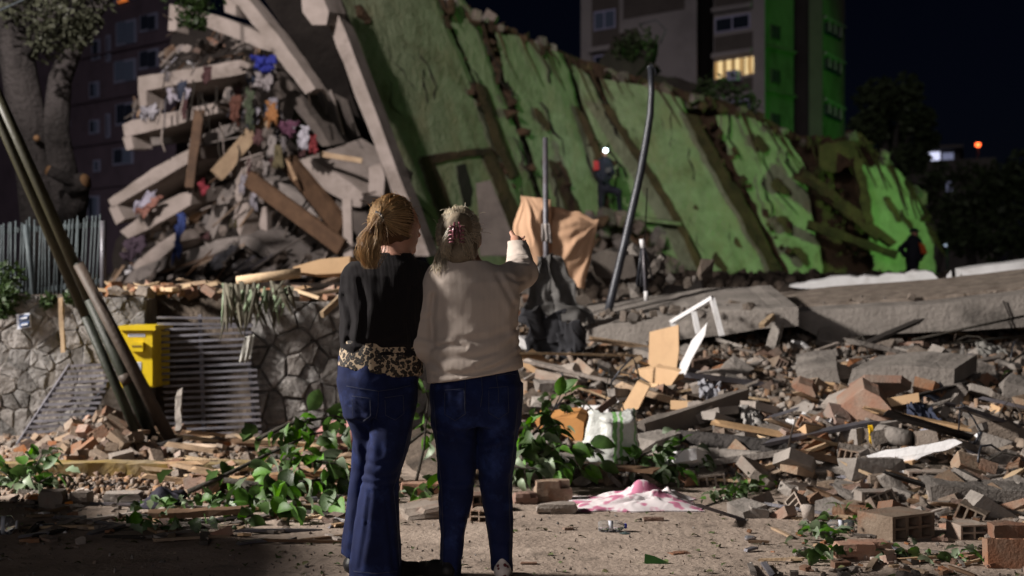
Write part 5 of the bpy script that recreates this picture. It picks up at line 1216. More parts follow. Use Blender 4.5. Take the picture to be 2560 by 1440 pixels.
# mattress under a tan sheet, poles, drapes
mt = empty('covered_mattress', P(1390, 700, 14.4), 'propped mattress under a creased tan sheet behind the pointing arm', 'mattress')
cloth('sheet', cpx([(1302, 488), (1378, 500), (1376, 690), (1262, 676)], 14.2), m_tarp, mt, 50, 50, .022, 9, bulge=.14, thick=.18, seed=2, rad=(.12, -.05), crump=.1, edge=.03)
cloth('sheet', cpx([(1366, 508), (1498, 548), (1460, 722), (1356, 664)], 14.3), m_tarp, mt, 50, 50, .020, 11, bulge=.12, thick=.18, seed=7, rad=(1.0, .05), crump=.08, edge=.03)
pl = empty('steel_post', P(1364, 800, 14.0), 'straight steel post standing before the tan mattress', 'post')
tube('post', [P(1366, 900, 13.9), P(1365, 620, 13.9), P(1363, 344, 13.9)], [.030, .029, .026], m_steel, pl, 10)
tag(cloth('knotted_cloth', cpx([(1354, 560), (1374, 558), (1382, 608), (1354, 602)], 13.8), M('pale_rag', (.42, .38, .36), (.3, .27, .26), 6, .9, .2, 60, stain=.1), None, 10, 12, .04, 2, seed=9, thick=.03), 'pale rag knotted around the straight steel post', 'rag')
tag(cloth('grey_drape', cpx([(1342, 640), (1392, 640), (1490, 810), (1300, 800)], 13.3), m_grey_cloth, None, 60, 44, .05, 9, seed=4, thick=.02, ragg=.06, rad=(.5, -.25), crump=.28, edge=.09), 'grey cloth hanging in folds from the straight steel post', 'cloth')
tag(cloth('black_drape', cpx([(1304, 772), (1414, 784), (1404, 936), (1318, 918)], 12.6), m_dark_cloth, None, 30, 30, .05, 5, seed=6, thick=.02, ragg=.12, rad=(.4, -.6), crump=.3, edge=.10), 'dark torn cloth hanging below the grey drape', 'cloth')
tag(cloth('black_drape', cpx([(1398, 800), (1472, 812), (1446, 944), (1400, 936)], 12.5), m_dark_cloth, None, 26, 26, .05, 4, seed=8, thick=.02, ragg=.12, rad=(.6, -.6), crump=.3, edge=.10), 'black sheeting in the shade left of the concrete slab end', 'cloth')
bp = empty('bent_pole', P(1515, 800, 14), 'dark bent lamp pole with a small bracket at its top', 'pole')
tube('shaft', [P(1508, 830, 13.9), P(1530, 740, 13.9), P(1566, 590, 13.9), P(1602, 430, 13.95), P(1616, 350, 14), P(1626, 285, 14), P(1629, 230, 14), P(1626, 168, 14)], [.042, .041, .040, .038, .036, .034, .030, .028], m_black, bp, 12)
tube('bracket', [P(1618, 172, 14), P(1628, 162, 14), P(1638, 176, 14), P(1640, 190, 14)], .014, m_black, bp, 6)
fu = empty('folded_parasol', P(1606, 740, 13.9), 'folded dark parasol hanging by a cord beside the bent pole', 'parasol')
tube('cord', [P(1618, 470, 13.95), P(1612, 600, 13.95)], .007, m_twig, fu, 5)
tube('rib', [P(1607, 602, 13.9), P(1592, 712, 13.9)], .012, m_black, fu, 5); tube('rib', [P(1607, 602, 13.9), P(1614, 740, 13.88)], .016, m_steel, fu, 6); tube('rib', [P(1607, 602, 13.9), P(1632, 700, 13.92)], .010, m_black, fu, 5)
cloth('canopy', cpx([(1602, 612), (1612, 612), (1622, 720), (1590, 716)], 13.94), m_dark_cloth, fu, 10, 10, .03, 3, seed=1)
tube('tip', [P(1604, 598, 13.88), P(1608, 620, 13.88)], .025, m_white, fu, 8); tube('handle', [P(1615, 728, 13.86), P(1616, 752, 13.86)], .022, m_white, fu, 8)
# dark hollow and lumps below the mattress
thing_slab('broken_wall_block', 'weathered concrete lump under the tan mattress corner', 'block', [(1476, 640), (1520, 626), (1584, 640), (1590, 690), (1540, 700), (1490, 690)], 15.5, (.1, .6, .05), m_conc_d, 2.5, 16)
thing_slab('rough_panel', 'grey cracked panel leaning near the base of the green wall', 'panel', [(1690, 760), (1720, 720), (1752, 700), (1760, 740), (1730, 772)], 15.2, (.05, .2, 0), m_conc, 2, 16)
for (pts, Y, lab) in [([(1320, 640), (1400, 620), (1620, 640), (1760, 660), (1800, 770), (1650, 800), (1450, 830), (1300, 800)], 16.2, 0)]:
    for k in range(70):
        x, y = poly_rand(random, pts); inst('rubble_chunk', random.choice(CH_V + CC_V), P(x, y, random.uniform(15.2, 17.5)), (random.random() * 6, random.random() * 6, random.random() * 6), Vector((1.3, 1, .8)) * random.uniform(.08, .3), h4)

# plastic sack
def revolve_sack(name, px, pyb, pyt, w_px, Y, mat, seed):
    rs = random.Random(seed); c = P(px, pyb, Y); hgt = (pyb - pyt) / F * Y; r0 = w_px / 2 / F * Y; V = []; Fc = []; n = 40; m = 22
    for j in range(m + 1):
        t = j / m; prof = [(.0, .78), (.12, .98), (.4, 1.0), (.7, .92), (.88, .80), (.96, .86), (1.0, .70)]
        rr = r0 * np.interp(t, [a for a, b in prof], [b for a, b in prof])
        for i in range(n):
            a = 2 * math.pi * i / n
            f = 1 + .07 * math.sin(a * 6 + 3 * t + seed) * (.4 + t) + .05 * mnoise.noise(Vector((math.cos(a) * 3, math.sin(a) * 3, t * 6)))
            z = hgt * t * (1 + .10 * math.sin(a * 2 + 1) * t) + .02 * mnoise.noise(Vector((math.cos(a) * 4, math.sin(a) * 4, t * 9)))
            V.append((c.x + math.cos(a) * rr * f + .06 * hgt * t, c.y + math.sin(a) * rr * f * .8, c.z + max(0, z)))
    for j in range(m):
        for i in range(n): a = j * n + i; b = j * n + (i + 1) % n; Fc.append((a, b, b + n, a + n))
    Fc.append(tuple(range(m * n, m * n + n)))
    return mesh(name, V, Fc, mat, None, True)
m_sack = bpy.data.materials.new('white_sack_green_stripe'); m_sack.use_nodes = True
_n = m_sack.node_tree; _b = _n.nodes['Principled BSDF']; _g = _n.nodes.new('ShaderNodeNewGeometry'); _s = _n.nodes.new('ShaderNodeSeparateXYZ'); _n.links.new(_g.outputs['Position'], _s.inputs[0])
_ns = _n.nodes.new('ShaderNodeTexNoise'); _ns.inputs['Scale'].default_value = 14; _n.links.new(_g.outputs['Position'], _ns.inputs['Vector'])
_a = _n.nodes.new('ShaderNodeMath'); _a.operation = 'MULTIPLY_ADD'; _a.inputs[1].default_value = .05; _n.links.new(_ns.outputs['Fac'], _a.inputs[0]); _n.links.new(_s.outputs['X'], _a.inputs[2])
_r = _n.nodes.new('ShaderNodeValToRGB'); cr = _r.color_ramp
_mr = _n.nodes.new('ShaderNodeMapRange'); _mr.inputs[1].default_value = .48; _mr.inputs[2].default_value = .95; _n.links.new(_a.outputs[0], _mr.inputs[0]); _n.links.new(_mr.outputs[0], _r.inputs[0])
cr.interpolation = 'CONSTANT'; cr.elements[0].color = (.52, .53, .50, 1); cr.elements[1].position = .42; cr.elements[1].color = (.20, .42, .14, 1)
for p_, c_ in ((.48, (.62, .63, .60, 1)), (.52, (.22, .44, .16, 1)), (.56, (.62, .63, .6, 1)), (.72, (.25, .45, .2, 1)), (.75, (.6, .61, .58, 1))):
    e_ = cr.elements.new(p_); e_.color = c_
_n.links.new(_r.outputs[0], _b.inputs['Base Color']); _b.inputs['Roughness'].default_value = .5
_bp = _n.nodes.new('ShaderNodeBump'); _bp.inputs['Strength'].default_value = .5; _bp.inputs['Distance'].default_value = .02; _n2 = _n.nodes.new('ShaderNodeTexNoise'); _n2.inputs['Scale'].default_value = 24; _n.links.new(_g.outputs['Position'], _n2.inputs['Vector']); _n.links.new(_n2.outputs['Fac'], _bp.inputs['Height']); _n.links.new(_bp.outputs[0], _b.inputs['Normal'])
tag(revolve_sack('plastic_sack', 1524, 1166, 1036, 142, place(1524, 1166).y - .1, m_sack, 3), 'full white woven sack with green stripes among the leaves', 'sack')

# crumpled pink and white cloth on the street
m_floral = bpy.data.materials.new('white_cloth_pink_print'); m_floral.use_nodes = True
_n = m_floral.node_tree; _b = _n.nodes['Principled BSDF']; _g = _n.nodes.new('ShaderNodeNewGeometry'); _v = _n.nodes.new('ShaderNodeTexVoronoi'); _v.inputs['Scale'].default_value = 12
_nn = _n.nodes.new('ShaderNodeTexNoise'); _nn.inputs['Scale'].default_value = 9; _mx = _n.nodes.new('ShaderNodeMixRGB'); _mx.inputs[0].default_value = .12
_n.links.new(_g.outputs['Position'], _nn.inputs['Vector']); _n.links.new(_g.outputs['Position'], _mx.inputs[1]); _n.links.new(_nn.outputs['Color'], _mx.inputs[2]); _n.links.new(_mx.outputs[0], _v.inputs['Vector'])
_r = _n.nodes.new('ShaderNodeValToRGB'); _r.color_ramp.elements[0].position = .40; _r.color_ramp.elements[0].color = (.50, .17, .27, 1); _r.color_ramp.elements[1].position = .52; _r.color_ramp.elements[1].color = (.66, .60, .61, 1)
_n.links.new(_v.outputs['Distance'], _r.inputs[0]); _n.links.new(_r.outputs[0], _b.inputs['Base Color']); _b.inputs['Roughness'].default_value = .85
def heap_cloth(name, px0, px1, py, mat, hmax, seed, dY=.55):
    Y0 = GY(py); xa = (px0 - 1280) / F * Y0; xb = (px1 - 1280) / F * Y0; nu, nv = 90, 40; V = []; Fc = []
    for j in range(nv + 1):
        for i in range(nu + 1):
            u = i / nu; v = j / nv; x = xa + (xb - xa) * u; y = Y0 - .05 + dY * v
            env = max(0, math.sin(math.pi * min(1, max(0, u * 1.02)) ** .9)) ** .6 * math.sin(math.pi * v) ** .55 * (.25 + .75 * sstep(.1, .6, u) * (1 - .5 * sstep(.85, 1, u)))
            q = Vector((x * 4.5 + y * 4.5, y * 9 - x * 2.2, seed)); f = abs(mnoise.noise(q)) * 1.3 + .5 * abs(mnoise.noise(q * 2.3)) + .15 * mnoise.noise(q * 5)
            V.append((x + .05 * mnoise.noise(q * 1.7), y + .06 * mnoise.noise(q + Vector((3, 3, 3))), .006 + hmax * env * (.5 + .6 * f)))
    W = nu + 1
    for j in range(nv):
        for i in range(nu): a = j * W + i; Fc.append((a, a + 1, a + W + 1, a + W))
    N = len(V); V += [(x, y, z - .006) for x, y, z in V]
    Fc += [(N + a, N + d, N + c, N + b) for a, b, c, d in Fc]
    return mesh(name, V, Fc, mat, None, True)
tag(heap_cloth('crumpled_cloth', 1440, 1752, 1276, m_floral, .12, 5), 'crumpled white cloth with pink print lying on the dusty street', 'cloth')

# leafy branches
def pp(l): return [P(*a) for a in l]
leafy_branch('leafy_branch', 'large green leafy branch fallen on the street left of the dark sweater', [
    pp([(470, 1230, 8.6), (560, 1190, 8.7), (660, 1140, 8.8), (780, 1085, 8.9), (900, 1070, 9.0)]),
    pp([(560, 1200, 8.6), (680, 1215, 8.6), (790, 1200, 8.6), (900, 1190, 8.7)]),
    pp([(640, 1100, 8.9), (720, 1060, 8.9), (840, 1040, 9.0), (900, 1060, 9.0)]),
    pp([(600, 1200, 8.5), (660, 1260, 8.3), (740, 1290, 8.1), (860, 1300, 8.1)]),
    pp([(560, 1240, 8.4), (600, 1300, 8.1), (680, 1330, 7.8), (800, 1345, 7.8)]),
    pp([(680, 1140, 8.8), (760, 1150, 8.6), (850, 1160, 8.5)])], 215, .13, 51, .16, .25, .7, .17, .018)
leafy_branch('leafy_branch', 'broad leafy branch rising right of the beige cardigan', [
    pp([(1240, 1160, 9.0), (1320, 1100, 9.0), (1380, 1030, 9.0), (1410, 970, 9.0)]),
    pp([(1250, 1170, 8.9), (1330, 1140, 8.9), (1410, 1110, 8.9), (1460, 1130, 8.9)]),
    pp([(1260, 1160, 8.9), (1320, 1170, 8.8), (1390, 1175, 8.8), (1470, 1160, 8.9)]),
    pp([(1300, 1110, 9.0), (1340, 1080, 9.0), (1400, 1060, 8.9)])], 130, .13, 52, .16, .42, .9, .12, .012)
leafy_branch('leafy_branch', 'low leafy branch lying right of the plastic sack', [
    pp([(1540, 1180, 9.2), (1600, 1140, 9.2), (1660, 1112, 9.2), (1720, 1130, 9.2)]), pp([(1580, 1180, 9.1), (1650, 1160, 9.1), (1740, 1170, 9.1)])], 80, .11, 53, .2, .35, .4, .10, .010)
leafy_branch('leafy_branch', 'green branch seen between the two women', [
    pp([(1030, 1250, 8.8), (1060, 1120, 8.9), (1070, 1000, 9.0), (1060, 950, 9.0)]), pp([(1000, 1290, 8.3), (1050, 1260, 8.4), (1110, 1200, 8.5)]), pp([(1020, 1110, 8.9), (1060, 1080, 9), (1120, 1090, 9)])], 50, .115, 54, .2, .2, .6, .12, .012)
leafy_branch('leafy_plant', 'small dusty leafy plant at the edge below the slumped gate', [
    pp([(60, 1235, 9.0), (80, 1180, 9.0), (110, 1130, 9.1)]), pp([(60, 1235, 9.0), (110, 1200, 8.9), (150, 1180, 8.9)]), pp([(60, 1235, 9.0), (20, 1190, 9.0), (-10, 1170, 9.0)])], 70, .12, 55, .25, .5, .6, .10, .008, 'plant')
leafy_branch('leaf_litter', 'low leaf litter along the edge of the street beside the pink cloth', [pp([(1750, 1270, 8.2), (1850, 1235, 8.7), (1950, 1215, 9.0)]), pp([(1780, 1250, 8.4), (1880, 1225, 8.8)])], 110, .055, 56, .25, .45, .3, .12, .005, 'leaves')
leafy_branch('leaf_litter', 'scattered green leaves among bricks at the lower corner', [pp([(1930, 1425, 6.5), (2080, 1410, 6.6), (2200, 1400, 6.7)]), pp([(2200, 1420, 6.5), (2350, 1400, 6.6), (2560, 1410, 6.6)]), pp([(2000, 1380, 6.9), (2060, 1350, 7.2), (2120, 1300, 7.8)])], 130, .075, 57, .25, .4, .2, .12, .004, 'leaves')
leafy_branch('weed_clump', 'yellowish weeds growing beside the cut stone on the slope', [pp([(2450, 1040, 10.6), (2490, 1000, 10.8), (2530, 970, 11)]), pp([(2460, 1040, 10.6), (2520, 1020, 10.8), (2570, 1000, 11)])], 70, .08, 58, .2, .6, .3, .16, .006, 'plant')
leafy_branch('leaf_litter', 'dark trampled leaves on the shaded street in the near corner', [pp([(250, 1330, 7.4), (400, 1320, 7.5), (560, 1320, 7.5)]), pp([(330, 1290, 7.9), (480, 1270, 8.2), (620, 1280, 8.1)])], 90, .08, 59, .3, .5, .2, .2, .006, 'leaves')

# individual bricks and blocks on the street edge
def brick_at(name, label, px, pyb, w_px, hh, dd, yaw, mesh_, tilt=(0, 0), cat='brick', z=None):
    """block whose base stands at the pixel (px, pyb)"""
    p = place(px, pyb); wd = w_px / F * p.y
    o = inst(name, mesh_, (p.x, p.y + dd * .5, p.z + hh * .5 - .005), (tilt[0], tilt[1], yaw), (wd, dd, hh))
    return tag(o, label, cat)
hbR, hbD = HB[m_brick.name], HB[m_brick_dust.name]; soR, soD = RB[m_brick.name], RB[m_brick_dust.name]
BR = [
    ('hollow_brick', 'large dusty hollow block facing the street, biggest brick near the corner', 2256, 1350, 150, .13, .24, .55, hbD[0]),
    ('hollow_brick', 'dusty reddish brick lying flat in front of the largest hollow block', 2164, 1404, 140, .085, .16, .06, soR[0]),
    ('hollow_brick', 'hollow brick with a row of holes on top at the lower corner edge', 2532, 1424, 108, .11, .15, -.1, hbR[2], (1.45, 0)),
    ('brick', 'dark brick at the picture edge behind the one with holes', 2530, 1360, 92, .10, .16, .05, soR[1]),
    ('hollow_brick', 'small open ended hollow brick left of the dark edge brick', 2430, 1350, 76, .08, .15, .2, hbD[1]),
    ('brick', 'thin reddish slab tucked behind the largest hollow block', 2140, 1300, 90, .07, .14, -.5, soR[2]),
    ('brick', 'angular beige brick lying behind the clear bottle with blue cap', 2128, 1284, 92, .055, .18, .35, soD[1]),
    ('hollow_brick', 'long beige hollow brick in the second row of bricks', 2210, 1262, 120, .08, .14, .1, hbD[2]),
    ('brick', 'square beige brick standing left of the long hollow one', 2132, 1246, 64, .085, .13, .2, soD[2]),
    ('brick', 'rough beige brick left end of the brick row', 2078, 1240, 56, .085, .15, -.2, soD[3]),
    ('brick', 'broken grey brick in the rear brick row under the white board', 2212, 1222, 70, .085, .14, -.1, soD[4]),
    ('brick', 'cracked brown brick beside the broken grey one', 2258, 1228, 60, .08, .14, .3, soR[3]),
    ('hollow_brick', 'pale long block at the rear of the brick rows', 2330, 1214, 110, .085, .16, -.05, hbD[3]),
    ('brick', 'reddish half brick by the low stone beam', 2448, 1296, 70, .07, .12, .3, soR[4]),
    ('brick', 'tilted flat brick on the slope above the low stone beam', 2430, 1180, 90, .06, .18, .6, soD[5], (.1, -.4)),
    ('brick', 'second tilted flat brick leaning on the slope by the edge', 2490, 1160, 110, .07, .2, .5, soD[0], (.1, -.45)),
    ('brick', 'square dusty brick on the street near the slumped gate', 124, 1272, 58, .105, .13, .05, soD[2]),
    ('brick', 'grey brick standing right of the square dusty brick', 196, 1266, 46, .085, .12, -.05, soD[4]),
    ('brick', 'flat red brown brick left of the square dusty brick', 88, 1258, 40, .045, .12, .1, soR[5]),
    ('brick', 'rough upright tan block left of the pink cloth', 1382, 1256, 92, .13, .14, .1, soD[1]),
    ('brick', 'smooth tan block in front at the tail of the pink cloth', 1392, 1288, 98, .065, .14, .03, soD[3]),
    ('brick', 'broken tan brick seen just right of the pointing woman', 1312, 1262, 56, .07, .12, .2, soR[0]),
    ('hollow_brick', 'hollow brick seen between the legs in blue jeans', 1200, 1280, 60, .10, .15, .3, hbR[0]),
    ('hollow_brick', 'second hollow brick seen between the legs in blue jeans', 1206, 1306, 50, .07, .13, -.3, hbD[1]),
    ('brick', 'flat dusty slab lying between the two women', 1062, 1300, 130, .07, .3, .3, soD[0], (0, -.12)),
    ('brick', 'second dusty slab on top between the two women', 1070, 1268, 96, .05, .22, -.2, soD[5], (0, -.2)),
    ('brick', 'reddish slab behind the two dusty slabs', 1050, 1240, 100, .08, .2, .1, soR[2]),
]
for b_ in BR:
    nm, lab, px, pyb, wpx, hh, dd, yaw, me = b_[:9]; brick_at(nm, lab, px, pyb, wpx, hh, dd, yaw, me, b_[9] if len(b_) > 9 else (0, 0))
brick_at('torn_book', 'thick torn book lying on the shaded street beneath the poles', 300, 1262, 90, .07, .15, .1, soD[2], cat='book')
tag(heap_cloth('dark_garment', 340, 440, 1268, M('dark_navy_garment', (.02, .018, .03), (.014, .012, .02), 5, .9, .2, 60, stain=0), .12, 9, .4), 'dark navy garment crumpled on the street beneath the poles', 'clothing')
tag(tube('black_rod', [P(196, 1228, 8.9), P(330, 1206, 9.2), P(468, 1180, 9.6)], .012, m_black, None, 6), 'long thin black rod lying on brick bits below the poles', 'rod')
tag(beam('flat_board', (-1.98, 7.75, .035), (-1.45, 7.8, .05), .12, .035, m_wood_d, None, 5, .006), 'short broken board on the shaded street left of the leafy branch', 'board')

# bottles, cup, small litter
m_clear = MP('clear_plastic', (.92, .95, .97), .06, 0, .5, trans=.92); m_bluecap = MP('blue_cap', (.02, .12, .55), .4)
def bottle(label, px, py, L, r, yaw, capmat):
    p = place(px, py); d = Vector((math.cos(yaw), math.sin(yaw), 0)); b = empty('plastic_bottle', p, label, 'bottle')
    pth = [p + d * L * t + Vector((0, 0, r)) for t in (0, .03, .12, .3, .34, .5, .54, .72, .86, .92)]
    tube('body', pth, [r * .7, r * .95, r, r, r * .92, r * .92, r, r, r * .5, r * .36], m_clear, b, 14)
    e = pth[-1]; tube('cap', [e, e + d * L * .07], [r * .45, r * .45], capmat, b, 12)
    tube('label_band', [p + d * L * .34 + Vector((0, 0, r)), p + d * L * .5 + Vector((0, 0, r))], [r * .95, r * .95], m_pl, b, 14)
bottle('clear plastic bottle with blue cap lying beside the bricks', 2136, 1330, .17, .032, math.pi - .05, m_bluecap)
bottle('crushed clear bottle with dark blue cap on the open street', 1496, 1330, .15, .03, .05, MP('dark_blue_cap', (.02, .03, .35), .4))
bottle('small clear bottle lying at the near edge of the shaded street', -16, 1338, .12, .05, .2, m_pl)
cu = place(2022, 1302); V, Fc = tube_geo([cu + Vector((0, 0, .002)), cu + Vector((-.004, 0, .05)), cu + Vector((-.008, 0, .085)), cu + Vector((-.008, 0, .087)), cu + Vector((-.006, 0, .05))], [.030, .036, .041, .037, .032], 16)
tag(mesh('paper_cup', V, Fc, m_plaster, None, True), 'pale paper cup standing at the edge of the bricks', 'cup')
def litter(name, label, cat, px, py, sx, sy, sz, yaw, me, tilt=0): 
    p = place(px, py); return tag(inst(name, me, p + Vector((0, 0, sz * .5)), (tilt, 0, yaw), (sx, sy, sz)), label, cat)
def own(me, mat): q = me.copy(); q.materials.clear(); q.materials.append(mat); return q
m_card = MP('green_card', (.04, .16, .03), .6)
thing_slab('green_card', 'bent green card standing on the open street', 'card', [(1612, 1384), (1636, 1390), (1688, 1414), (1610, 1420)], 6.55, (.02, .05, -.02), m_card, .4, 30)
litter('dark_disc', 'flat dark rounded disc beside the crushed bottle', 'disc', 1564, 1336, .075, .05, .012, .1, own(CH_V[2], MP('dark_lid', (.06, .09, .09), .3)))
litter('brick_shard', 'small orange brick shard near the pointing woman', 'shard', 1420, 1326, .05, .04, .018, .3, soR[1])
litter('brick_shard', 'brown sliver of brick on the street below the pink cloth', 'shard', 1634, 1302, .11, .05, .02, .0, soR[3])
litter('brick_shard', 'flat red shard lying in the lower open street', 'shard', 1698, 1386, .10, .06, .012, .4, soR[4])
litter('brick_shard', 'small rusty shard next to the white patterned shoe', 'shard', 1322, 1412, .075, .03, .012, .0, soR[5])
litter('foil_scrap', 'crumpled silver wrapper on the open street', 'scrap', 1874, 1352, .075, .05, .03, .3, own(CH_V[6], MP('foil', (.55, .55, .6), .25, .8)))
litter('brick_shard', 'thin brown shard at the near shaded street edge', 'shard', 76, 1356, .10, .05, .02, .1, soR[2])
litter('shoe_sole', 'dark flat sole lying on the shaded street', 'sole', 112, 1318, .12, .05, .02, .3, own(CH_V[4], m_black))
litter('orange_scrap', 'orange scrap between two bricks near the slumped gate', 'scrap', 172, 1270, .05, .04, .04, .2, own(CH_V[7], MP('orange_plastic', (.6, .2, .02), .5)))
litter('white_chip', 'small white chip lying on the shaded street', 'chip', 156, 1334, .05, .03, .015, .2, own(CH_V[1], m_white))
pts = []; rs = random.Random(90)
for k in range(260):
    px = rs.uniform(-40, 2600); py = rs.uniform(1250, 1440); Y = GY(py); s = rs.uniform(.015, .05)
    pts.append((((px - 1280) / F * Y, Y, .006), (rs.uniform(-.4, .4), rs.uniform(-.4, .4), rs.random() * 6), (s, s, s)))
tag(mass('leaf_scraps', LF + LFD + LFP[:1], pts, M('scrap_leaf', (.07, .11, .035), (.09, .07, .035), 30, .7, .1, 60, stain=0, rnd=.4, attr='rnd'), None), 'torn leaf scraps scattered over the whole street', 'leaf scraps')
# fabrics seen between trunk and women
thing_slab('pink_sheet', 'pale pink sheet under the branch left of the dark sweater', 'sheet', [(790, 1078), (880, 1066), (880, 1120), (830, 1130), (800, 1104)], 9.6, (.05, .3, .05), M('pink_cloth', (.52, .27, .25), (.46, .22, .2), 5, .85, .1, 60, stain=.1), 2, 16)
thing_slab('white_sheet', 'white folded sheet glimpsed behind the women', 'sheet', [(832, 1034), (860, 1012), (900, 1000), (960, 990), (1080, 950), (1080, 1020), (960, 1040), (860, 1044)], 9.9, (.05, .3, .02), m_white, 2, 20)

# ------------------------------------------------------------------ unseen van, added to cast shadow over the near left street
rv = empty('shadow_van', (-4.75, 6.6, 0), 'unseen white van added to shade the near left street', 'van')
m_van = MP('white_van_paint', (.6, .6, .62), .35)
def xz_prism(name, prof, x0, x1, mat, par):
    n = len(prof); V = [(x0, y, z) for y, z in prof] + [(x1, y, z) for y, z in prof]
    return mesh(name, V, [tuple(range(n)), tuple(range(2 * n - 1, n - 1, -1))] + [(i, n + i, n + (i + 1) % n, (i + 1) % n) for i in range(n)], mat, par)
xz_prism('body', [(4.0, .35), (8.35, .35), (8.4, .95), (7.75, 1.15), (7.25, 1.80), (6.9, 1.9), (4.1, 1.9), (4.0, 1.75)], -5.7, -3.85, m_van, rv)
for x in (-5.71, -3.835):
    xz_prism('side_window', [(7.55, 1.2), (7.18, 1.74), (6.5, 1.74), (6.5, 1.2)], x, x + .01, m_glass, rv)
    for y in (4.9, 7.5):
        wv = tube('wheel', [(x - .08, y, .34), (x + .1, y, .34)], .34, m_black, rv, 20); tube('hub', [(x - .10, y, .34), (x + .12, y, .34)], .17, m_steel, wv, 12)

# wires and torn fabric tangled in the slope
rs = random.Random(303)
for k in range(22):
    px, py = rs.uniform(1320, 2540), rs.uniform(860, 1200); a = PG(px, py, .06); b = PG(px + rs.uniform(-110, 110), py + rs.uniform(-22, 22), .06)
    m_ = a.lerp(b, .5) + Vector((rs.uniform(-.1, .1), 0, rs.uniform(.05, .28)))
    tube('bent_wire', [a, a.lerp(m_, .6) + Vector((0, 0, .03)), m_, m_.lerp(b, .5) + Vector((0, 0, .02)), b], rs.uniform(.004, .009), rs.choice([m_twig, m_pole_c, m_black]), h4, 5)
for i, (px, py, w_, col, lab) in enumerate([(1780, 1000, 60, (.30, .30, .33), 'crumpled grey cloth on the slope above the dark timber'), (2300, 1060, 56, (.05, .06, .10), 'dark blue cloth scrap caught on the slope left of the big boulder'), (1420, 990, 50, (.32, .25, .19), 'dusty brown cloth scrap near the flat tilted slab'), (2480, 900, 60, (.25, .24, .22), 'pale grey cloth scrap below the long beam near the edge'), (1880, 1070, 50, (.36, .34, .32), 'dusty white cloth corner right of the dark timber')]):
    b0 = PG(px, py, .02); q = w_ / F * b0.y
    tag(cloth('cloth_scrap', [b0 + Vector((-q * .5, .16, .14)), b0 + Vector((q * .5, .2, .10)), b0 + Vector((q * .6, -.1, .01)), b0 + Vector((-q * .55, -.08, .02))], M('scrap_fabric_%d' % i, col, tuple(c * .7 for c in col), 8, .9, .2, 60, stain=.2), None, 18, 14, .03, 4, seed=60 + i, crump=.5, edge=.05), lab, 'cloth')

# ================================================================== people
_rng = np.random.RandomState(4); _LAT = _rng.rand(32, 32, 32)
def vnoise(x, y, z):
    xi = np.floor(x).astype(int); yi = np.floor(y).astype(int); zi = np.floor(z).astype(int)
    fx, fy, fz = x - xi, y - yi, z - zi
    fx = fx * fx * (3 - 2 * fx); fy = fy * fy * (3 - 2 * fy); fz = fz * fz * (3 - 2 * fz)
    def g(a, b, c): return _LAT[(xi + a) & 31, (yi + b) & 31, (zi + c) & 31]
    x00 = g(0, 0, 0) * (1 - fx) + g(1, 0, 0) * fx; x10 = g(0, 1, 0) * (1 - fx) + g(1, 1, 0) * fx
    x01 = g(0, 0, 1) * (1 - fx) + g(1, 0, 1) * fx; x11 = g(0, 1, 1) * (1 - fx) + g(1, 1, 1) * fx
    return ((x00 * (1 - fy) + x10 * fy) * (1 - fz) + (x01 * (1 - fy) + x11 * fy) * fz) * 2 - 1
def surface_nets(D, o, h):
    nx, ny, nz = D.shape; c = (nx - 1, ny - 1, nz - 1)
    acc = np.zeros(c + (3,), np.float32); cnt = np.zeros(c, np.float32)
    cor = lambda q: D[q[0]:q[0] + c[0], q[1]:q[1] + c[1], q[2]:q[2] + c[2]]
    for ax in range(3):
        ot = [q for q in range(3) if q != ax]
        for a in (0, 1):
            for b in (0, 1):
                c0 = [0, 0, 0]; c0[ot[0]] = a; c0[ot[1]] = b; c1 = list(c0); c1[ax] = 1
                d0, d1 = cor(c0), cor(c1); m = (d0 < 0) != (d1 < 0)
                den = np.where(m, d0 - d1, 1.0); t = np.where(m, d0 / den, 0)
                acc[..., ax] += t; acc[..., ot[0]] += m * a; acc[..., ot[1]] += m * b; cnt += m
    act = cnt > 0; idx = np.full(c, -1, np.int64); idx[act] = np.arange(act.sum())
    ijk = np.argwhere(act); V = (ijk + acc[act] / cnt[act][:, None]) * h + np.array(o)
    S = D < 0; Fs = []
    for ax in range(3):
        sl0 = [slice(1, -1)] * 3; sl1 = [slice(1, -1)] * 3; sl0[ax] = slice(0, -1); sl1[ax] = slice(1, None)
        a, b = S[tuple(sl0)], S[tuple(sl1)]; E = np.argwhere(a != b)
        if not len(E): continue
        inside = a[tuple(E.T)]
        base = E.copy(); ot = [q for q in range(3) if q != ax]
        base[:, ot[0]] += 1; base[:, ot[1]] += 1
        def cell(da, db):
            q = base.copy(); q[:, ot[0]] += da; q[:, ot[1]] += db; return idx[q[:, 0], q[:, 1], q[:, 2]]
        quad = np.stack([cell(-1, -1), cell(0, -1), cell(0, 0), cell(-1, 0)], 1)
        flip = inside if ax != 1 else ~inside
        quad[~flip] = quad[~flip][:, ::-1]
        Fs.append(quad)
    Fq = np.concatenate(Fs); Fq = Fq[(Fq >= 0).all(1)]
    return V, Fq
S62 = 6.2 / F
def WX(px, off=0): return (px - 1280) / F * (6.2 + off * S62)
def WP(px, py, off=0):
    """pixel position at the women's depth; off = metres-in-pixels further away"""
    return np.array(P(px, py, 6.2 + off * S62))
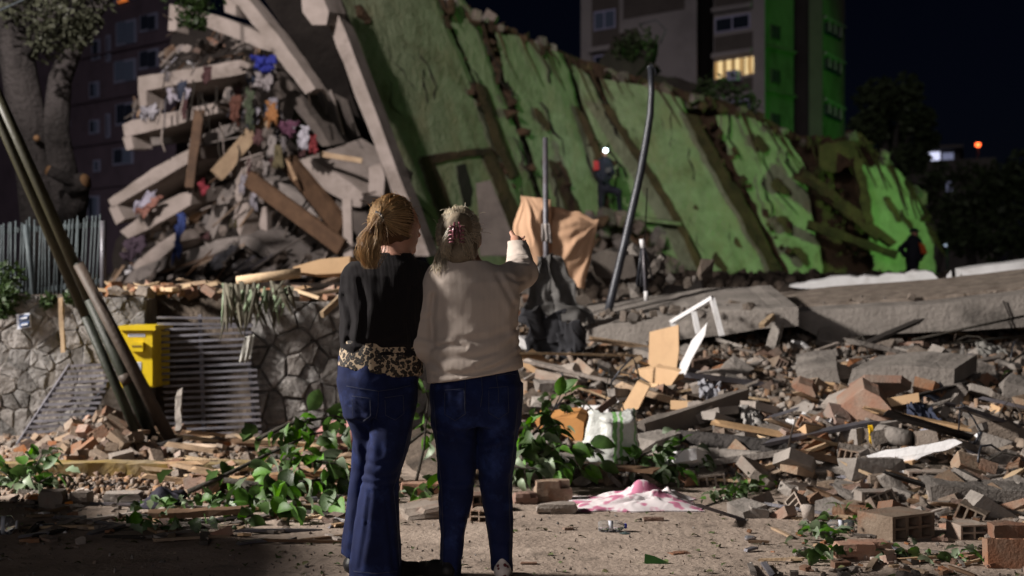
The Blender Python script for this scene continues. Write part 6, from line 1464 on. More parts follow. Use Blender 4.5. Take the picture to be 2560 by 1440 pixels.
class Field:
    def __init__(s, lo, hi, h):
        s.lo = np.array(lo, float); s.h = h; n = np.ceil((np.array(hi) - s.lo) / h).astype(int) + 1
        g = [s.lo[k] + np.arange(n[k]) * h for k in range(3)]
        s.X, s.Y, s.Z = np.meshgrid(*g, indexing='ij'); s.D = np.full(s.X.shape, 9.0)
        s.px = s.X * F / s.Y + 1280; s.py = 720 - (s.Z - CH) * F / s.Y   # picture coordinates of every cell
    def add(s, d, k=0.02):
        if k <= 0: s.D = np.minimum(s.D, d); return
        m = s.D > 8
        hh = np.clip(.5 + .5 * (s.D - d) / k, 0, 1)
        s.D = np.where(m, d, s.D * (1 - hh) + d * hh - k * hh * (1 - hh))
    def cone(s, A, B, ra, rb, k=.02, sy=1.0):
        A = np.array(A); B = np.array(B); ba = B - A; L2 = (ba ** 2).sum() + 1e-9
        px, py, pz = s.X - A[0], s.Y - A[1], s.Z - A[2]
        t = np.clip((px * ba[0] + py * ba[1] + pz * ba[2]) / L2, 0, 1)
        d = np.sqrt((px - ba[0] * t) ** 2 + ((py - ba[1] * t) / sy) ** 2 + (pz - ba[2] * t) ** 2) - (ra + (rb - ra) * t)
        s.add(d, k)
    def ell(s, C, r, k=.02, rot=0.0):
        x, y, z = s.X - C[0], s.Y - C[1], s.Z - C[2]
        if rot: x, y = x * math.cos(rot) + y * math.sin(rot), -x * math.sin(rot) + y * math.cos(rot)
        q = np.sqrt((x / r[0]) ** 2 + (y / r[1]) ** 2 + (z / r[2]) ** 2)
        s.add((q - 1) * min(r), k)
    def loft(s, tab, Y0, k=.03, pw=2.2):
        """stack of rounded sections; tab rows: (py, cx, half width, half depth[, depth offset]) in pixels at the women's depth"""
        T = sorted(tab); z = np.array([float(WP(0, t[0])[2]) for t in T])[::-1]
        f = lambda col: np.array(col)[::-1]
        cx = np.interp(s.Z, z, f([WX(t[1]) for t in T])); a = np.interp(s.Z, z, f([t[2] * S62 for t in T])); b = np.interp(s.Z, z, f([t[3] * S62 for t in T]))
        oy = np.interp(s.Z, z, f([(t[4] if len(t) > 4 else 0) * S62 for t in T]))
        q = (np.abs((s.X - cx) / a) ** pw + np.abs((s.Y - Y0 - oy) / b) ** pw) ** (1 / pw)
        d = (q - 1) * np.minimum(a, b)
        d = np.maximum(d, np.maximum(z[0] - s.Z, s.Z - z[-1]))
        s.add(d, k)
    def crease(s, pts, depth, wd, back=True, Y0=6.2):
        """a fold along a polyline drawn in picture coordinates on the side turned to the camera"""
        best = np.full(s.D.shape, 1e9)
        for (x0, y0), (x1, y1) in zip(pts[:-1], pts[1:]):
            dx, dy = x1 - x0, y1 - y0; L2 = dx * dx + dy * dy
            t = np.clip(((s.px - x0) * dx + (s.py - y0) * dy) / L2, 0, 1)
            best = np.minimum(best, (s.px - x0 - dx * t) ** 2 + (s.py - y0 - dy * t) ** 2)
        m = (s.Y < Y0) if back else 1.0
        s.D = s.D + depth * S62 * np.exp(-best / (wd * wd)) * m - depth * .5 * S62 * np.exp(-(np.sqrt(best) - wd * 2.2) ** 2 / (wd * wd * 1.6)) * m
    def noise(s, amp, sx, sy, sz, seed=0):
        s.D = s.D + amp * vnoise(s.X * sx + seed, s.Y * sy + seed * 2, s.Z * sz + seed * 3)
    def cut_below(s, zfun): s.D = np.maximum(s.D, zfun - s.Z)
    def cut_above(s, zfun): s.D = np.maximum(s.D, s.Z - zfun)
    def build(s, name, mat, parent):
        V, Q = surface_nets(s.D.astype(np.float32), s.lo, s.h)
        return np_mesh(name, V, Q, mat, parent, True)

# fabrics and skin
def knit(name, col, rib, strength, sc_=1.0, rough=.95):
    m = bpy.data.materials.new(name); m.use_nodes = True; n = m.node_tree; b = n.nodes['Principled BSDF']; L = n.links.new
    g = n.nodes.new('ShaderNodeNewGeometry')
    w1 = n.nodes.new('ShaderNodeTexWave'); w1.inputs['Scale'].default_value = rib; w1.inputs['Distortion'].default_value = 1.2; w1.inputs['Detail'].default_value = 1; w1.bands_direction = 'X'
    n1 = n.nodes.new('ShaderNodeTexNoise'); n1.inputs['Scale'].default_value = 260; n2 = n.nodes.new('ShaderNodeTexNoise'); n2.inputs['Scale'].default_value = 5; n2.inputs['Detail'].default_value = 5
    for q in (w1, n1, n2): L(g.outputs['Position'], q.inputs['Vector'])
    ad = n.nodes.new('ShaderNodeMath'); ad.operation = 'MULTIPLY_ADD'; ad.inputs[1].default_value = .6; L(n1.outputs['Fac'], ad.inputs[0]); L(w1.outputs['Fac'], ad.inputs[2])
    bp = n.nodes.new('ShaderNodeBump'); bp.inputs['Strength'].default_value = strength; bp.inputs['Distance'].default_value = .004; L(ad.outputs[0], bp.inputs['Height']); L(bp.outputs[0], b.inputs['Normal'])
    mx = n.nodes.new('ShaderNodeMixRGB'); mx.inputs[1].default_value = (*col, 1); mx.inputs[2].default_value = (*[c * .82 for c in col], 1); L(n2.outputs['Fac'], mx.inputs[0]); L(mx.outputs[0], b.inputs['Base Color'])
    b.inputs['Roughness'].default_value = rough; b.inputs['Specular IOR Level'].default_value = .10; b.inputs['Sheen Weight'].default_value = .06; b.inputs['Sheen Roughness'].default_value = .5
    return m
m_cardigan = knit('beige_knit', (.56, .475, .415), 60, .3)
m_sweater = knit('black_knit', (.013, .011, .012), 55, .5)
m_denim = M('blue_denim', (.006, .013, .062), (.004, .008, .040), 10, .85, .3, 300, stain=.45, stain_scale=7, stain_col=(.022, .042, .15), sheen=.02, spec=.2, bdist=.003)
m_denim2 = M('dark_blue_denim', (.006, .012, .056), (.0035, .007, .036), 10, .85, .3, 300, stain=.45, stain_scale=7, stain_col=(.020, .036, .13), sheen=.02, spec=.2, bdist=.003)
m_skin = M('skin', (.46, .245, .17), (.40, .20, .14), 12, .55, .1, 200, stain=0, spec=.35)
m_shoe = M('black_shoe', (.018, .017, .018), (.012, .011, .012), 6, .5, .1, 80, stain=0)
m_leop = bpy.data.materials.new('leopard_print'); m_leop.use_nodes = True
_n = m_leop.node_tree; _b = _n.nodes['Principled BSDF']; _g = _n.nodes.new('ShaderNodeNewGeometry'); _v = _n.nodes.new('ShaderNodeTexVoronoi'); _v.inputs['Scale'].default_value = 58; _v.inputs['Randomness'].default_value = .9
_nn = _n.nodes.new('ShaderNodeTexNoise'); _nn.inputs['Scale'].default_value = 60; _mx = _n.nodes.new('ShaderNodeMixRGB'); _mx.inputs[0].default_value = .02
for q_ in (_nn.inputs['Vector'], _mx.inputs[1]): _n.links.new(_g.outputs['Position'], q_)
_n.links.new(_nn.outputs['Color'], _mx.inputs[2]); _n.links.new(_mx.outputs[0], _v.inputs['Vector'])
_r = _n.nodes.new('ShaderNodeValToRGB'); e_ = _r.color_ramp.elements; e_[0].position = .0; e_[0].color = (.16, .09, .045, 1); e_[1].position = .28; e_[1].color = (.010, .008, .007, 1)
for p_, c_ in ((.52, (.012, .01, .009, 1)), (.60, (.40, .30, .20, 1)), (1.0, (.44, .34, .23, 1))): q_ = e_.new(p_); q_.color = c_
_n.links.new(_v.outputs['Distance'], _r.inputs[0]); _n.links.new(_r.outputs[0], _b.inputs['Base Color']); _b.inputs['Roughness'].default_value = .8
m_patshoe = bpy.data.materials.new('white_shoe_dark_red_dots'); m_patshoe.use_nodes = True
_n = m_patshoe.node_tree; _b = _n.nodes['Principled BSDF']; _g = _n.nodes.new('ShaderNodeNewGeometry'); _v = _n.nodes.new('ShaderNodeTexVoronoi'); _v.inputs['Scale'].default_value = 34
_n.links.new(_g.outputs['Position'], _v.inputs['Vector']); _r = _n.nodes.new('ShaderNodeValToRGB'); _r.color_ramp.elements[0].position = .26; _r.color_ramp.elements[0].color = (.12, .02, .03, 1); _r.color_ramp.elements[1].position = .32; _r.color_ramp.elements[1].color = (.55, .52, .52, 1)
_n.links.new(_v.outputs['Distance'], _r.inputs[0]); _n.links.new(_r.outputs[0], _b.inputs['Base Color'])
def hairmat(name, c1, c2, sc_):
    m = M(name, c1, c2, sc_, .38, 0, 60, stain=0, spec=.6, transl=.28, contrast=(.3, .7), rnd=.4, attr='rnd'); return m
m_hairA = hairmat('reddish_blond_hair', (.60, .40, .20), (.36, .215, .10), 26)
m_hairB = hairmat('greying_blond_hair', (.85, .77, .62), (.46, .37, .26), 34)
m_capA = M('hair_underlayer', (.10, .046, .018), (.06, .028, .012), 18, .6, .3, 120, stain=0)
m_capB = M('hair_underlayer_grey', (.24, .19, .13), (.11, .082, .055), 18, .6, .3, 120, stain=0)

def strands(name, paths, r, mat, parent):
    VV = []; QQ = []; RR = []; off = 0
    for pth in paths:
        v, f = tube_geo(pth, [r * .7] + [r] * (len(pth) - 2) + [r * .25], 3, False)
        VV += v; QQ += [tuple(i + off for i in q) for q in f]; RR += [random.random()] * len(v); off += len(v)
    o = np_mesh(name, np.array(VV), np.array(QQ), mat, parent, True)
    at = o.data.attributes.new('rnd', 'FLOAT', 'POINT'); at.data.foreach_set('value', np.array(RR, np.float32))
    return o
def smooth_path(keys, n):
    keys = [np.array(k, float) for k in keys]; out = []
    m = len(keys)
    for i in range(n):
        t = i / (n - 1) * (m - 1); k = min(int(t), m - 2); u = t - k
        p0, p1, p2, p3 = keys[max(k - 1, 0)], keys[k], keys[k + 1], keys[min(k + 2, m - 1)]
        out.append(.5 * ((2 * p1) + (-p0 + p2) * u + (2 * p0 - 5 * p1 + 4 * p2 - p3) * u * u + (-p0 + 3 * p1 - 3 * p2 + p3) * u ** 3))
    return out
Y0 = 6.2
pxm = S62
def head(f, c, r, yaw, skin_k=.015):
    """skull, jaw, nose, brow, ears; yaw = direction the face looks, from +Y toward +X"""
    dx, dy = math.sin(yaw), math.cos(yaw); sx, sy = dy, -dx
    c = np.array(c)
    f.ell(c, (r * .80, r * .98, r), skin_k, -yaw)
    f.ell(c + np.array((dx * .35 * r, dy * .35 * r, -.55 * r)), (r * .58, r * .62, r * .58), .02, -yaw)          # jaw
    f.ell(c + np.array((dx * .78 * r, dy * .78 * r, -1.0 * r)), (r * .22, r * .22, r * .16), .02)                    # chin
    f.cone(c + np.array((dx * .92 * r, dy * .92 * r, -.02 * r)), c + np.array((dx * 1.16 * r, dy * 1.16 * r, -.36 * r)), .07 * r, .13 * r, .012)   # nose
    for s in (-1, 1):
        f.ell(c + np.array((sx * s * .34 * r + dx * .80 * r, sy * s * .34 * r + dy * .80 * r, -.05 * r)), (.17 * r, .17 * r, .13 * r), .01)      # eyes under the brow
        f.ell(c + np.array((sx * s * .80 * r, sy * s * .80 * r, -.18 * r)), (.10 * r, .16 * r, .27 * r), .008, -yaw)  # ears
    f.ell(c + np.array((dx * .93 * r, dy * .93 * r, -.62 * r)), (.20 * r, .16 * r, .07 * r), .01, -yaw)             # mouth
def hand(f, W, d, up, side, r, curls, k=.006):
    """palm and five fingers: W wrist, d pointing direction, up back of the hand, side toward the thumb"""
    W = np.array(W); d = np.array(d, float); d /= np.linalg.norm(d); side = np.array(side, float); side -= d * side.dot(d); side /= np.linalg.norm(side); up = np.cross(side, d)
    L = .088
    for s in (-.6, -.2, .2, .6):
        f.cone(W, W + d * L + side * s * .038, .019, .0125, .012)
    for i, (s, ln, cu) in enumerate(zip((.68, .23, -.23, -.68), (.070, .078, .072, .056), curls)):
        p = W + d * L + side * s * .038; a = 0
        for seg, q in enumerate((.45, .32, .23)):
            a += cu * (.9 if seg else .6); v = d * math.cos(a) - up * math.sin(a); n = p + v * ln * q
            f.cone(p, n, .0095 - .0008 * seg, .0088 - .0008 * seg, .003); p = n
    t0 = W + d * .025 + side * .024; t1 = t0 + (d * .7 + side * .7) * .036; t2 = t1 + (d * .95 + side * .2 - up * .2) * .032
    f.cone(t0, t1, .013, .011, .008); f.cone(t1, t2, .011, .009, .004)

# ------------------------------------------------------------------ woman in the black sweater
def zpx(f, base, slope, x0): return CH - ((base + slope * (f.px - x0)) - 720) * S62
A_T = [(628, 986, 40, 36), (648, 982, 62, 46), (664, 976, 92, 56), (690, 968, 110, 66), (730, 965, 112, 72), (780, 962, 108, 76), (830, 958, 103, 76), (870, 955, 101, 74), (900, 952, 102, 75)]
f = Field((WX(830), 5.95, CH - 250 * S62), (WX(1130), 6.62, CH + 110 * S62), .008)
f.loft(A_T, Y0)
f.cone(WP(892, 690), WP(882, 826, 10), 38 * pxm, 30 * pxm, .03); f.cone(WP(882, 826, 10), WP(945, 800, 150), 30 * pxm, 24 * pxm, .03)
f.cone(WP(1042, 692), WP(1040, 826, 10), 38 * pxm, 30 * pxm, .03); f.cone(WP(1040, 826, 10), WP(985, 770, 150), 30 * pxm, 24 * pxm, .03)
f.noise(.006, 14, 14, 9, 3); f.noise(.003, 40, 30, 10, 5)
for c in ([(862, 740), (880, 800), (872, 850)], [(900, 700), (916, 760), (905, 840)], [(1030, 720), (1015, 790), (1030, 850)], [(870, 855), (930, 862), (1000, 850)], [(900, 880), (960, 872), (1050, 868)]): f.crease(c, 4, 7)
f.cut_below(zpx(f, 884, .03, 860)); f.cut_above(CH + (720 - 632) * S62 + 0 * f.px)
pA = empty('person', (WX(950), Y0, 0), 'woman in black sweater, leopard print top and flared jeans seen from behind', 'person')
f.build('sweater', m_sweater, pA)
# body: head, neck, trunk, arms and hands as one surface
f = Field((WX(840), 5.92, CH - 320 * S62), (WX(1120), 6.66, CH + 250 * S62), .0075)
f.loft([(640, 984, 40, 36)] + [(t[0], t[1], t[2] - 22, t[3] - 18) for t in A_T[2:]] + [(960, 950, 76, 58), (1010, 950, 70, 52)], Y0)
f.cone(WP(986, 668), WP(990, 600, 12), 40 * pxm, 37 * pxm, .03)
hcA = WP(990, 562, 14); head(f, hcA, 64 * pxm, .75)
f.cone(WP(900, 700), WP(884, 826, 10), 26 * pxm, 22 * pxm, .03); f.cone(WP(884, 826, 10), WP(950, 798, 158), 22 * pxm, 16 * pxm, .02)
f.cone(WP(1036, 700), WP(1038, 826, 10), 26 * pxm, 22 * pxm, .03); f.cone(WP(1038, 826, 10), WP(980, 768, 158), 22 * pxm, 16 * pxm, .02)
hand(f, WP(950, 798, 158), (.75, .35, .25), None, (0, .2, 1), 1, (.5, .55, .6, .65)); hand(f, WP(980, 768, 158), (-.75, .35, .25), None, (0, .2, 1), 1, (.5, .55, .6, .65))
f.build('body', m_skin, pA)
f = Field((WX(830), 5.98, CH - 240 * S62), (WX(1075), 6.42, CH - 130 * S62), .0065)
f.loft([(850, 952, 96, 70), (880, 950, 103, 76), (915, 949, 107, 80), (950, 950, 108, 82)], Y0)
f.noise(.006, 30, 30, 8, 2)
f.cut_below(CH - ((912 + 26 * np.sin(np.clip((f.px - 850) / 210, 0, 1) * 1.9)) - 720) * S62 + .006 * vnoise(f.X * 25, f.Y * 25, f.Z * 0)); f.build('leopard_top', m_leop, pA)
# jeans
f = Field((WX(815), 5.95, -.02), (WX(1075), 6.52, CH - 160 * S62), .0085)
f.loft([(890, 948, 99, 74), (950, 947, 101, 84), (1000, 950, 94, 84), (1040, 952, 88, 76)], Y0, .04)
f.loft([(960, 903, 50, 66, 10), (1040, 912, 46, 64, 14), (1100, 918, 40, 52, 40), (1180, 906, 36, 42, 60), (1250, 896, 36, 42, 62), (1330, 889, 38, 46, 60), (1396, 884, 39, 52, 58)], Y0, .03)
f.loft([(960, 992, 56, 72, -8), (1040, 984, 55, 68, -12), (1130, 970, 50, 60, -16), (1200, 952, 44, 52, -14), (1300, 944, 56, 60, -10), (1400, 942, 64, 66, -14), (1441, 942, 66, 70, -14)], Y0, .006)
f.noise(.005, 16, 16, 7, 7); f.noise(.0045, 34, 30, 14, 8)
for c in ([(948, 960), (944, 1010), (930, 1060), (925, 1110)], [(875, 1010), (905, 1030), (945, 1035)], [(960, 1040), (1000, 1035), (1035, 1015)], [(905, 1150), (940, 1165), (990, 1150)], [(900, 1180), (940, 1195), (985, 1185)], [(905, 1205), (950, 1215), (990, 1210)], [(872, 1140), (905, 1150)], [(868, 1170), (900, 1185)], [(925, 1230), (915, 1330), (900, 1420)], [(965, 1240), (975, 1340), (985, 1430)], [(880, 1250), (868, 1400)]): f.crease(c, 2.4, 5)
jA = f.build('jeans', m_denim2, pA)
def shoe(par, x, y_heel, yaw, L, mat, sole, wd=.045):
    f = Field((x - .14, y_heel - .06, -.012), (x + .2, y_heel + L + .06, .13), .006)
    d = np.array((math.sin(yaw), math.cos(yaw), 0)); h0 = np.array((x, y_heel + .04, .048))
    f.cone(h0, h0 + d * (L * .35) + np.array((0, 0, -.004)), .036, .038, .01); f.cone(h0 + d * (L * .3) + np.array((0, 0, -.008)), h0 + d * (L * .75) + np.array((0, 0, -.016)), .040, .032, .02)
    f.cone(h0 + np.array((0, .01, .01)), h0 + np.array((0, .015, .055)), .031, .026, .012)
    f.D = np.maximum(f.D, .004 - f.Z); s = f.build('shoe', mat, par)
    V, Fc = tube_geo([h0 * 1 + np.array((0, 0, -.048 + .001)), h0 + np.array((0, 0, -.028))], [.043, .043], 14)
    return s
shoe(pA, WX(878), 6.22, -.1, .22, m_shoe, None); shoe(pA, WX(962), 6.10, .75, .25, m_shoe, None)
# hair: under layer + strands gathered to a ponytail
f = Field((WX(880), 5.98, CH + 20 * S62), (WX(1060), 6.42, CH + 245 * S62), .0065)
f.ell(WP(980, 556, 8), (58 * pxm, 68 * pxm, 67 * pxm), .02)
f.cone(WP(954, 542, -50), WP(934, 585, -68), 15 * pxm, 19 * pxm, .02); f.cone(WP(934, 585, -68), WP(926, 630, -74), 19 * pxm, 9 * pxm, .02)
f.D = np.maximum(f.D, -( -(f.X - WX(1000)) * math.sin(.75) - (f.Y - Y0 - .05) * math.cos(.75) + .045)) if False else f.D
fx, fy = math.sin(.75), math.cos(.75)
f.D = np.maximum(f.D, ((f.X - hcA[0]) * fx + (f.Y - hcA[1]) * fy) - .052 + np.where(f.Z > hcA[2] + .045, -.2, 0))
f.noise(.006, 40, 40, 14, 4); f.build('hair_base', m_capA, pA)
rs = random.Random(101); PT = []
root = WP(946, 546, -66)
c = WP(981, 556, 8); ra = np.array((60, 70, 69)) * pxm
for k in range(1500):
    th = rs.uniform(0, 6.283); u = rs.uniform(-.55, 1)
    v = np.array((math.cos(th) * math.sqrt(1 - u * u), math.sin(th) * math.sqrt(1 - u * u), u))
    if (v[0] * fx + v[1] * fy) > .62 and u < .45: continue
    p0 = c + v * ra * rs.uniform(.97, 1.05)
    dr = root - p0; mids = []
    for t in (.33, .66):
        q = p0 + dr * t; w_ = (q - c) / ra; w_ = w_ / np.linalg.norm(w_); mids.append(c + w_ * ra * rs.uniform(1.0, 1.07))
    PT.append(smooth_path([p0, mids[0], mids[1], root + np.array([rs.uniform(-.012, .012) for _ in range(3)])], 8))
for k in range(900):
    a = np.array([rs.gauss(0, .011), rs.gauss(0, .011), rs.gauss(0, .012)]); e = np.array([rs.gauss(0, 1), rs.gauss(0, .7), 0]); L = rs.uniform(.75, 1.08)
    k1 = WP(930 + e[0] * 11, 592, -78 + e[1] * 12); k2 = WP(924 + e[0] * 12, 590 + 44 * L, -82 + e[1] * 12); k3 = WP(928 + e[0] * 6, 598 + 70 * L, -78 + e[1] * 7)
    wv = rs.uniform(-9, 9) * pxm
    PT.append(smooth_path([root + a, k1 + np.array((wv, 0, 0)), k2 - np.array((wv, 0, 0)), k3 + np.array((wv, 0, 0))], 9))
for k in range(120):   # flyaways
    th = rs.uniform(0, 6.283); u = rs.uniform(-.2, 1); v = np.array((math.cos(th) * math.sqrt(1 - u * u), math.sin(th) * math.sqrt(1 - u * u), u))
    p0 = c + v * ra; dr = np.array([rs.gauss(0, .012), rs.gauss(0, .012), rs.gauss(0, .012)]) + v * rs.uniform(.0, .006); PT.append(smooth_path([p0, p0 + dr * .7 + np.array((0, 0, .006)), p0 + dr * 1.4], 5))
for k in range(90):    # strands by the face
    p0 = c + np.array((fx * .062, fy * .062, .03)) + np.array([rs.gauss(0, .01) for _ in range(3)]); p0 = p0 + np.array((.02, -.02, 0))
    PT.append(smooth_path([p0, p0 + np.array((.012, -.01, -.05)), p0 + np.array((.004, -.015, -.10)) + np.array([rs.gauss(0, .006) for _ in range(3)])], 6))
strands('hair', PT, .0009, m_hairA, pA)
PTc = [smooth_path([WP(940, 530, -62), WP(956, 540, -74), WP(952, 560, -70)], 8)]
V, Fc = tube_geo(PTc[0], .006, 8); mesh('hair_tie', V, Fc, m_shoe, pA, True)

# ------------------------------------------------------------------ woman in the beige cardigan, pointing
B_T = [(648, 1160, 52, 44), (664, 1162, 78, 54), (682, 1166, 104, 64), (706, 1174, 118, 76), (750, 1181, 116, 86), (800, 1183, 111, 90), (860, 1184, 114, 97), (910, 1187, 120, 105), (985, 1188, 121, 107)]
f = Field((WX(995), 5.95, CH - 260 * S62), (WX(1370), 6.92, CH + 130 * S62), .0085)
f.loft(B_T, Y0)
f.cone(WP(1092, 712), WP(1052, 858, -8), 46 * pxm, 39 * pxm, .035); f.cone(WP(1052, 858, -8), WP(1120, 880, 130), 38 * pxm, 26 * pxm, .03)
f.cone(WP(1248, 714, 10), WP(1304, 682, 130), 47 * pxm, 40 * pxm, .04); f.cone(WP(1304, 682, 130), WP(1293, 608, 345), 40 * pxm, 26 * pxm, .025)
f.noise(.004, 13, 13, 11, 13); f.noise(.0028, 30, 26, 24, 15)
for c_, dp, wd in (([(1085, 868), (1125, 862), (1165, 866)], 6, 5), ([(1078, 905), (1110, 932), (1160, 936), (1230, 922), (1298, 884)], 5, 7), ([(1110, 893), (1180, 896), (1250, 878), (1298, 846)], 4, 7), ([(1190, 918), (1245, 896), (1300, 862)], 4.5, 6), ([(1150, 850), (1220, 846), (1290, 822)], 3, 8),
        ([(1084, 740), (1078, 800), (1082, 860)], 6, 7), ([(1030, 790), (1050, 800), (1080, 790)], 2.5, 6), ([(1018, 850), (1045, 838), (1075, 846)], 3, 6), ([(1022, 875), (1050, 868), (1078, 872)], 3, 6), ([(1245, 690), (1262, 720), (1282, 760)], 4, 7), ([(1270, 690), (1295, 705), (1312, 700)], 3.5, 5), ([(1278, 660), (1296, 650), (1318, 655)], 3.5, 5), ([(1272, 640), (1292, 632), (1314, 640)], 3, 4), ([(1290, 760), (1280, 800), (1296, 836)], 3, 7),
        ([(1085, 936), (1180, 938), (1300, 900)], 2.5, 5)): f.crease(c_, dp * .85, wd * .9, True, 6.62)
f.cut_below(zpx(f, 957, -.157, 1070))
wr = WP(1293, 608, 345); dA = WP(1293, 608, 345) - WP(1304, 682, 130); dA /= np.linalg.norm(dA)
f.D = np.maximum(f.D, (f.X - wr[0]) * dA[0] + (f.Y - wr[1]) * dA[1] + (f.Z - wr[2]) * dA[2] - .02)
f.cut_above(CH + (720 - 652) * S62 + 0.0 * f.px + np.where(f.px > 1230, .5, 0))
pB = empty('person', (WX(1185), Y0, 0), 'woman in beige cardigan and blue jeans pointing at the ruins, hair in a claw clip', 'person')
f.build('cardigan', m_cardigan, pB)
f = Field((WX(1010), 5.98, CH - 320 * S62), (WX(1350), 7.08, CH + 215 * S62), .007)
f.loft([(655, 1160, 46, 40)] + [(t[0], t[1], t[2] - 22, t[3] - 18) for t in B_T[2:]] + [(1030, 1190, 80, 60)], Y0)
f.cone(WP(1164, 676), WP(1154, 622, 10), 42 * pxm, 38 * pxm, .03)
hcB = WP(1148, 590, 12); head(f, hcB, 63 * pxm, .12)
f.cone(WP(1096, 716), WP(1054, 858, -8), 30 * pxm, 26 * pxm, .03); f.cone(WP(1054, 858, -8), WP(1124, 882, 138), 26 * pxm, 17 * pxm, .02)
f.cone(WP(1246, 716, 10), WP(1294, 680, 150), 32 * pxm, 27 * pxm, .03); f.cone(WP(1294, 680, 150), WP(1291, 603, 358), 27 * pxm, 16 * pxm, .02)
hand(f, WP(1291, 603, 358), np.array((-.08, 1, -.06)), None, (-.45, 0, 1), 1, (.05, .95, 1.0, 1.05)); hand(f, WP(1124, 882, 138), (.6, .6, .1), None, (0, 0, 1), 1, (.4, .45, .5, .55))
f.build('body', m_skin, pB)
f = Field((WX(1050), 5.95, -.02), (WX(1335), 6.5, CH - 160 * S62), .0085)
f.loft([(895, 1189, 98, 80), (930, 1190, 106, 90), (972, 1190, 114, 99), (1010, 1191, 113, 99), (1060, 1192, 106, 88)], Y0, .04)
f.loft([(960, 1134, 56, 82), (1050, 1138, 56, 80), (1150, 1143, 50, 64), (1200, 1143, 45, 56), (1300, 1134, 36, 50), (1400, 1126, 27, 42), (1444, 1125, 27, 40)], Y0, .022)
f.loft([(960, 1248, 58, 82), (1050, 1246, 53, 80), (1150, 1243, 47, 64), (1200, 1238, 41, 56), (1300, 1250, 35, 50), (1390, 1254, 28, 42), (1424, 1254, 28, 40)], Y0, .022)
f.noise(.005, 16, 16, 9, 17); f.noise(.0045, 34, 30, 20, 18)
for c_ in ([(1192, 960), (1192, 1040), (1196, 1110)], [(1092, 1086), (1140, 1098), (1192, 1120)], [(1090, 1060), (1130, 1074), (1185, 1092)], [(1205, 1110), (1250, 1092), (1300, 1084)], [(1205, 1128), (1250, 1116), (1295, 1108)], [(1100, 1130), (1150, 1150), (1190, 1150)], [(1100, 1195), (1140, 1206), (1188, 1200)], [(1100, 1216), (1140, 1226), (1180, 1220)], [(1205, 1190), (1240, 1198), (1276, 1190)], [(1210, 1214), (1245, 1220), (1280, 1212)], [(1105, 1290), (1135, 1300), (1168, 1294)], [(1104, 1340), (1130, 1350), (1160, 1344)], [(1218, 1280), (1250, 1288), (1284, 1282)], [(1226, 1350), (1255, 1356), (1282, 1350)], [(1104, 1400), (1130, 1408), (1152, 1402)]): f.crease(c_, random.uniform(.8, 2.2), random.uniform(4, 7))
jB = f.build('jeans', m_denim, pB)
m_thread = MP('denim_thread', (.045, .05, .075), .8)
def seam(name, pts, obj, r=.0009, mat=None):
    """stitch line laid on the surface of a garment where the picture shows it"""
    me = obj.data; n = len(me.vertices); co = np.empty(n * 3, np.float32); me.vertices.foreach_get('co', co); co = co.reshape(-1, 3)
    px = co[:, 0] * F / co[:, 1] + 1280; py = 720 - (co[:, 2] - CH) * F / co[:, 1]; out = []
    for (x0, y0), (x1, y1) in zip(pts[:-1], pts[1:]):
        k = max(2, int(math.hypot(x1 - x0, y1 - y0) / 6))
        for t in np.linspace(0, 1, k, endpoint=False):
            x, y = x0 + (x1 - x0) * t, y0 + (y1 - y0) * t; m = (px - x) ** 2 + (py - y) ** 2 < 49
            if m.any(): out.append(P(x, y, float(co[m, 1].min()) - .0012))
    if len(out) > 2: return tube(name, out, r, mat or m_thread, obj, 4)
for pts in ([(1163, 950), (1163, 985), (1164, 1016)], [(1240, 938), (1246, 975), (1246, 1014)], [(1204, 942), (1206, 985), (1200, 1025)], [(1240, 940), (1275, 934), (1296, 938)], [(1112, 975), (1160, 972), (1163, 1035), (1138, 1052), (1112, 1036), (1112, 975)], [(1222, 970), (1270, 966), (1272, 1030), (1247, 1048), (1222, 1032), (1222, 970)], [(1084, 1000), (1092, 1100), (1104, 1220), (1108, 1330), (1106, 1420)], [(1296, 1000), (1286, 1100), (1272, 1220), (1276, 1330), (1274, 1410)], [(1102, 1428), (1126, 1431), (1150, 1428)], [(1230, 1412), (1255, 1415), (1280, 1412)]): seam('seam', pts, jB)
for pts in ([(866, 965), (905, 972), (946, 978), (990, 972), (1032, 962)], [(880, 990), (925, 996), (926, 1040), (904, 1056), (882, 1042), (880, 990)], [(962, 994), (1008, 988), (1010, 1034), (988, 1050), (964, 1038), (962, 994)], [(946, 978), (945, 1020), (938, 1052)], [(884, 1428), (940, 1434), (1000, 1428)], [(1022, 1080), (1004, 1160), (984, 1220), (994, 1320), (1000, 1420)]): seam('seam', pts, jA)
shoe(pB, WX(1120), 6.11, -.7, .24, m_shoe, None); shoe(pB, WX(1256), 6.10, .05, .25, m_patshoe, None)
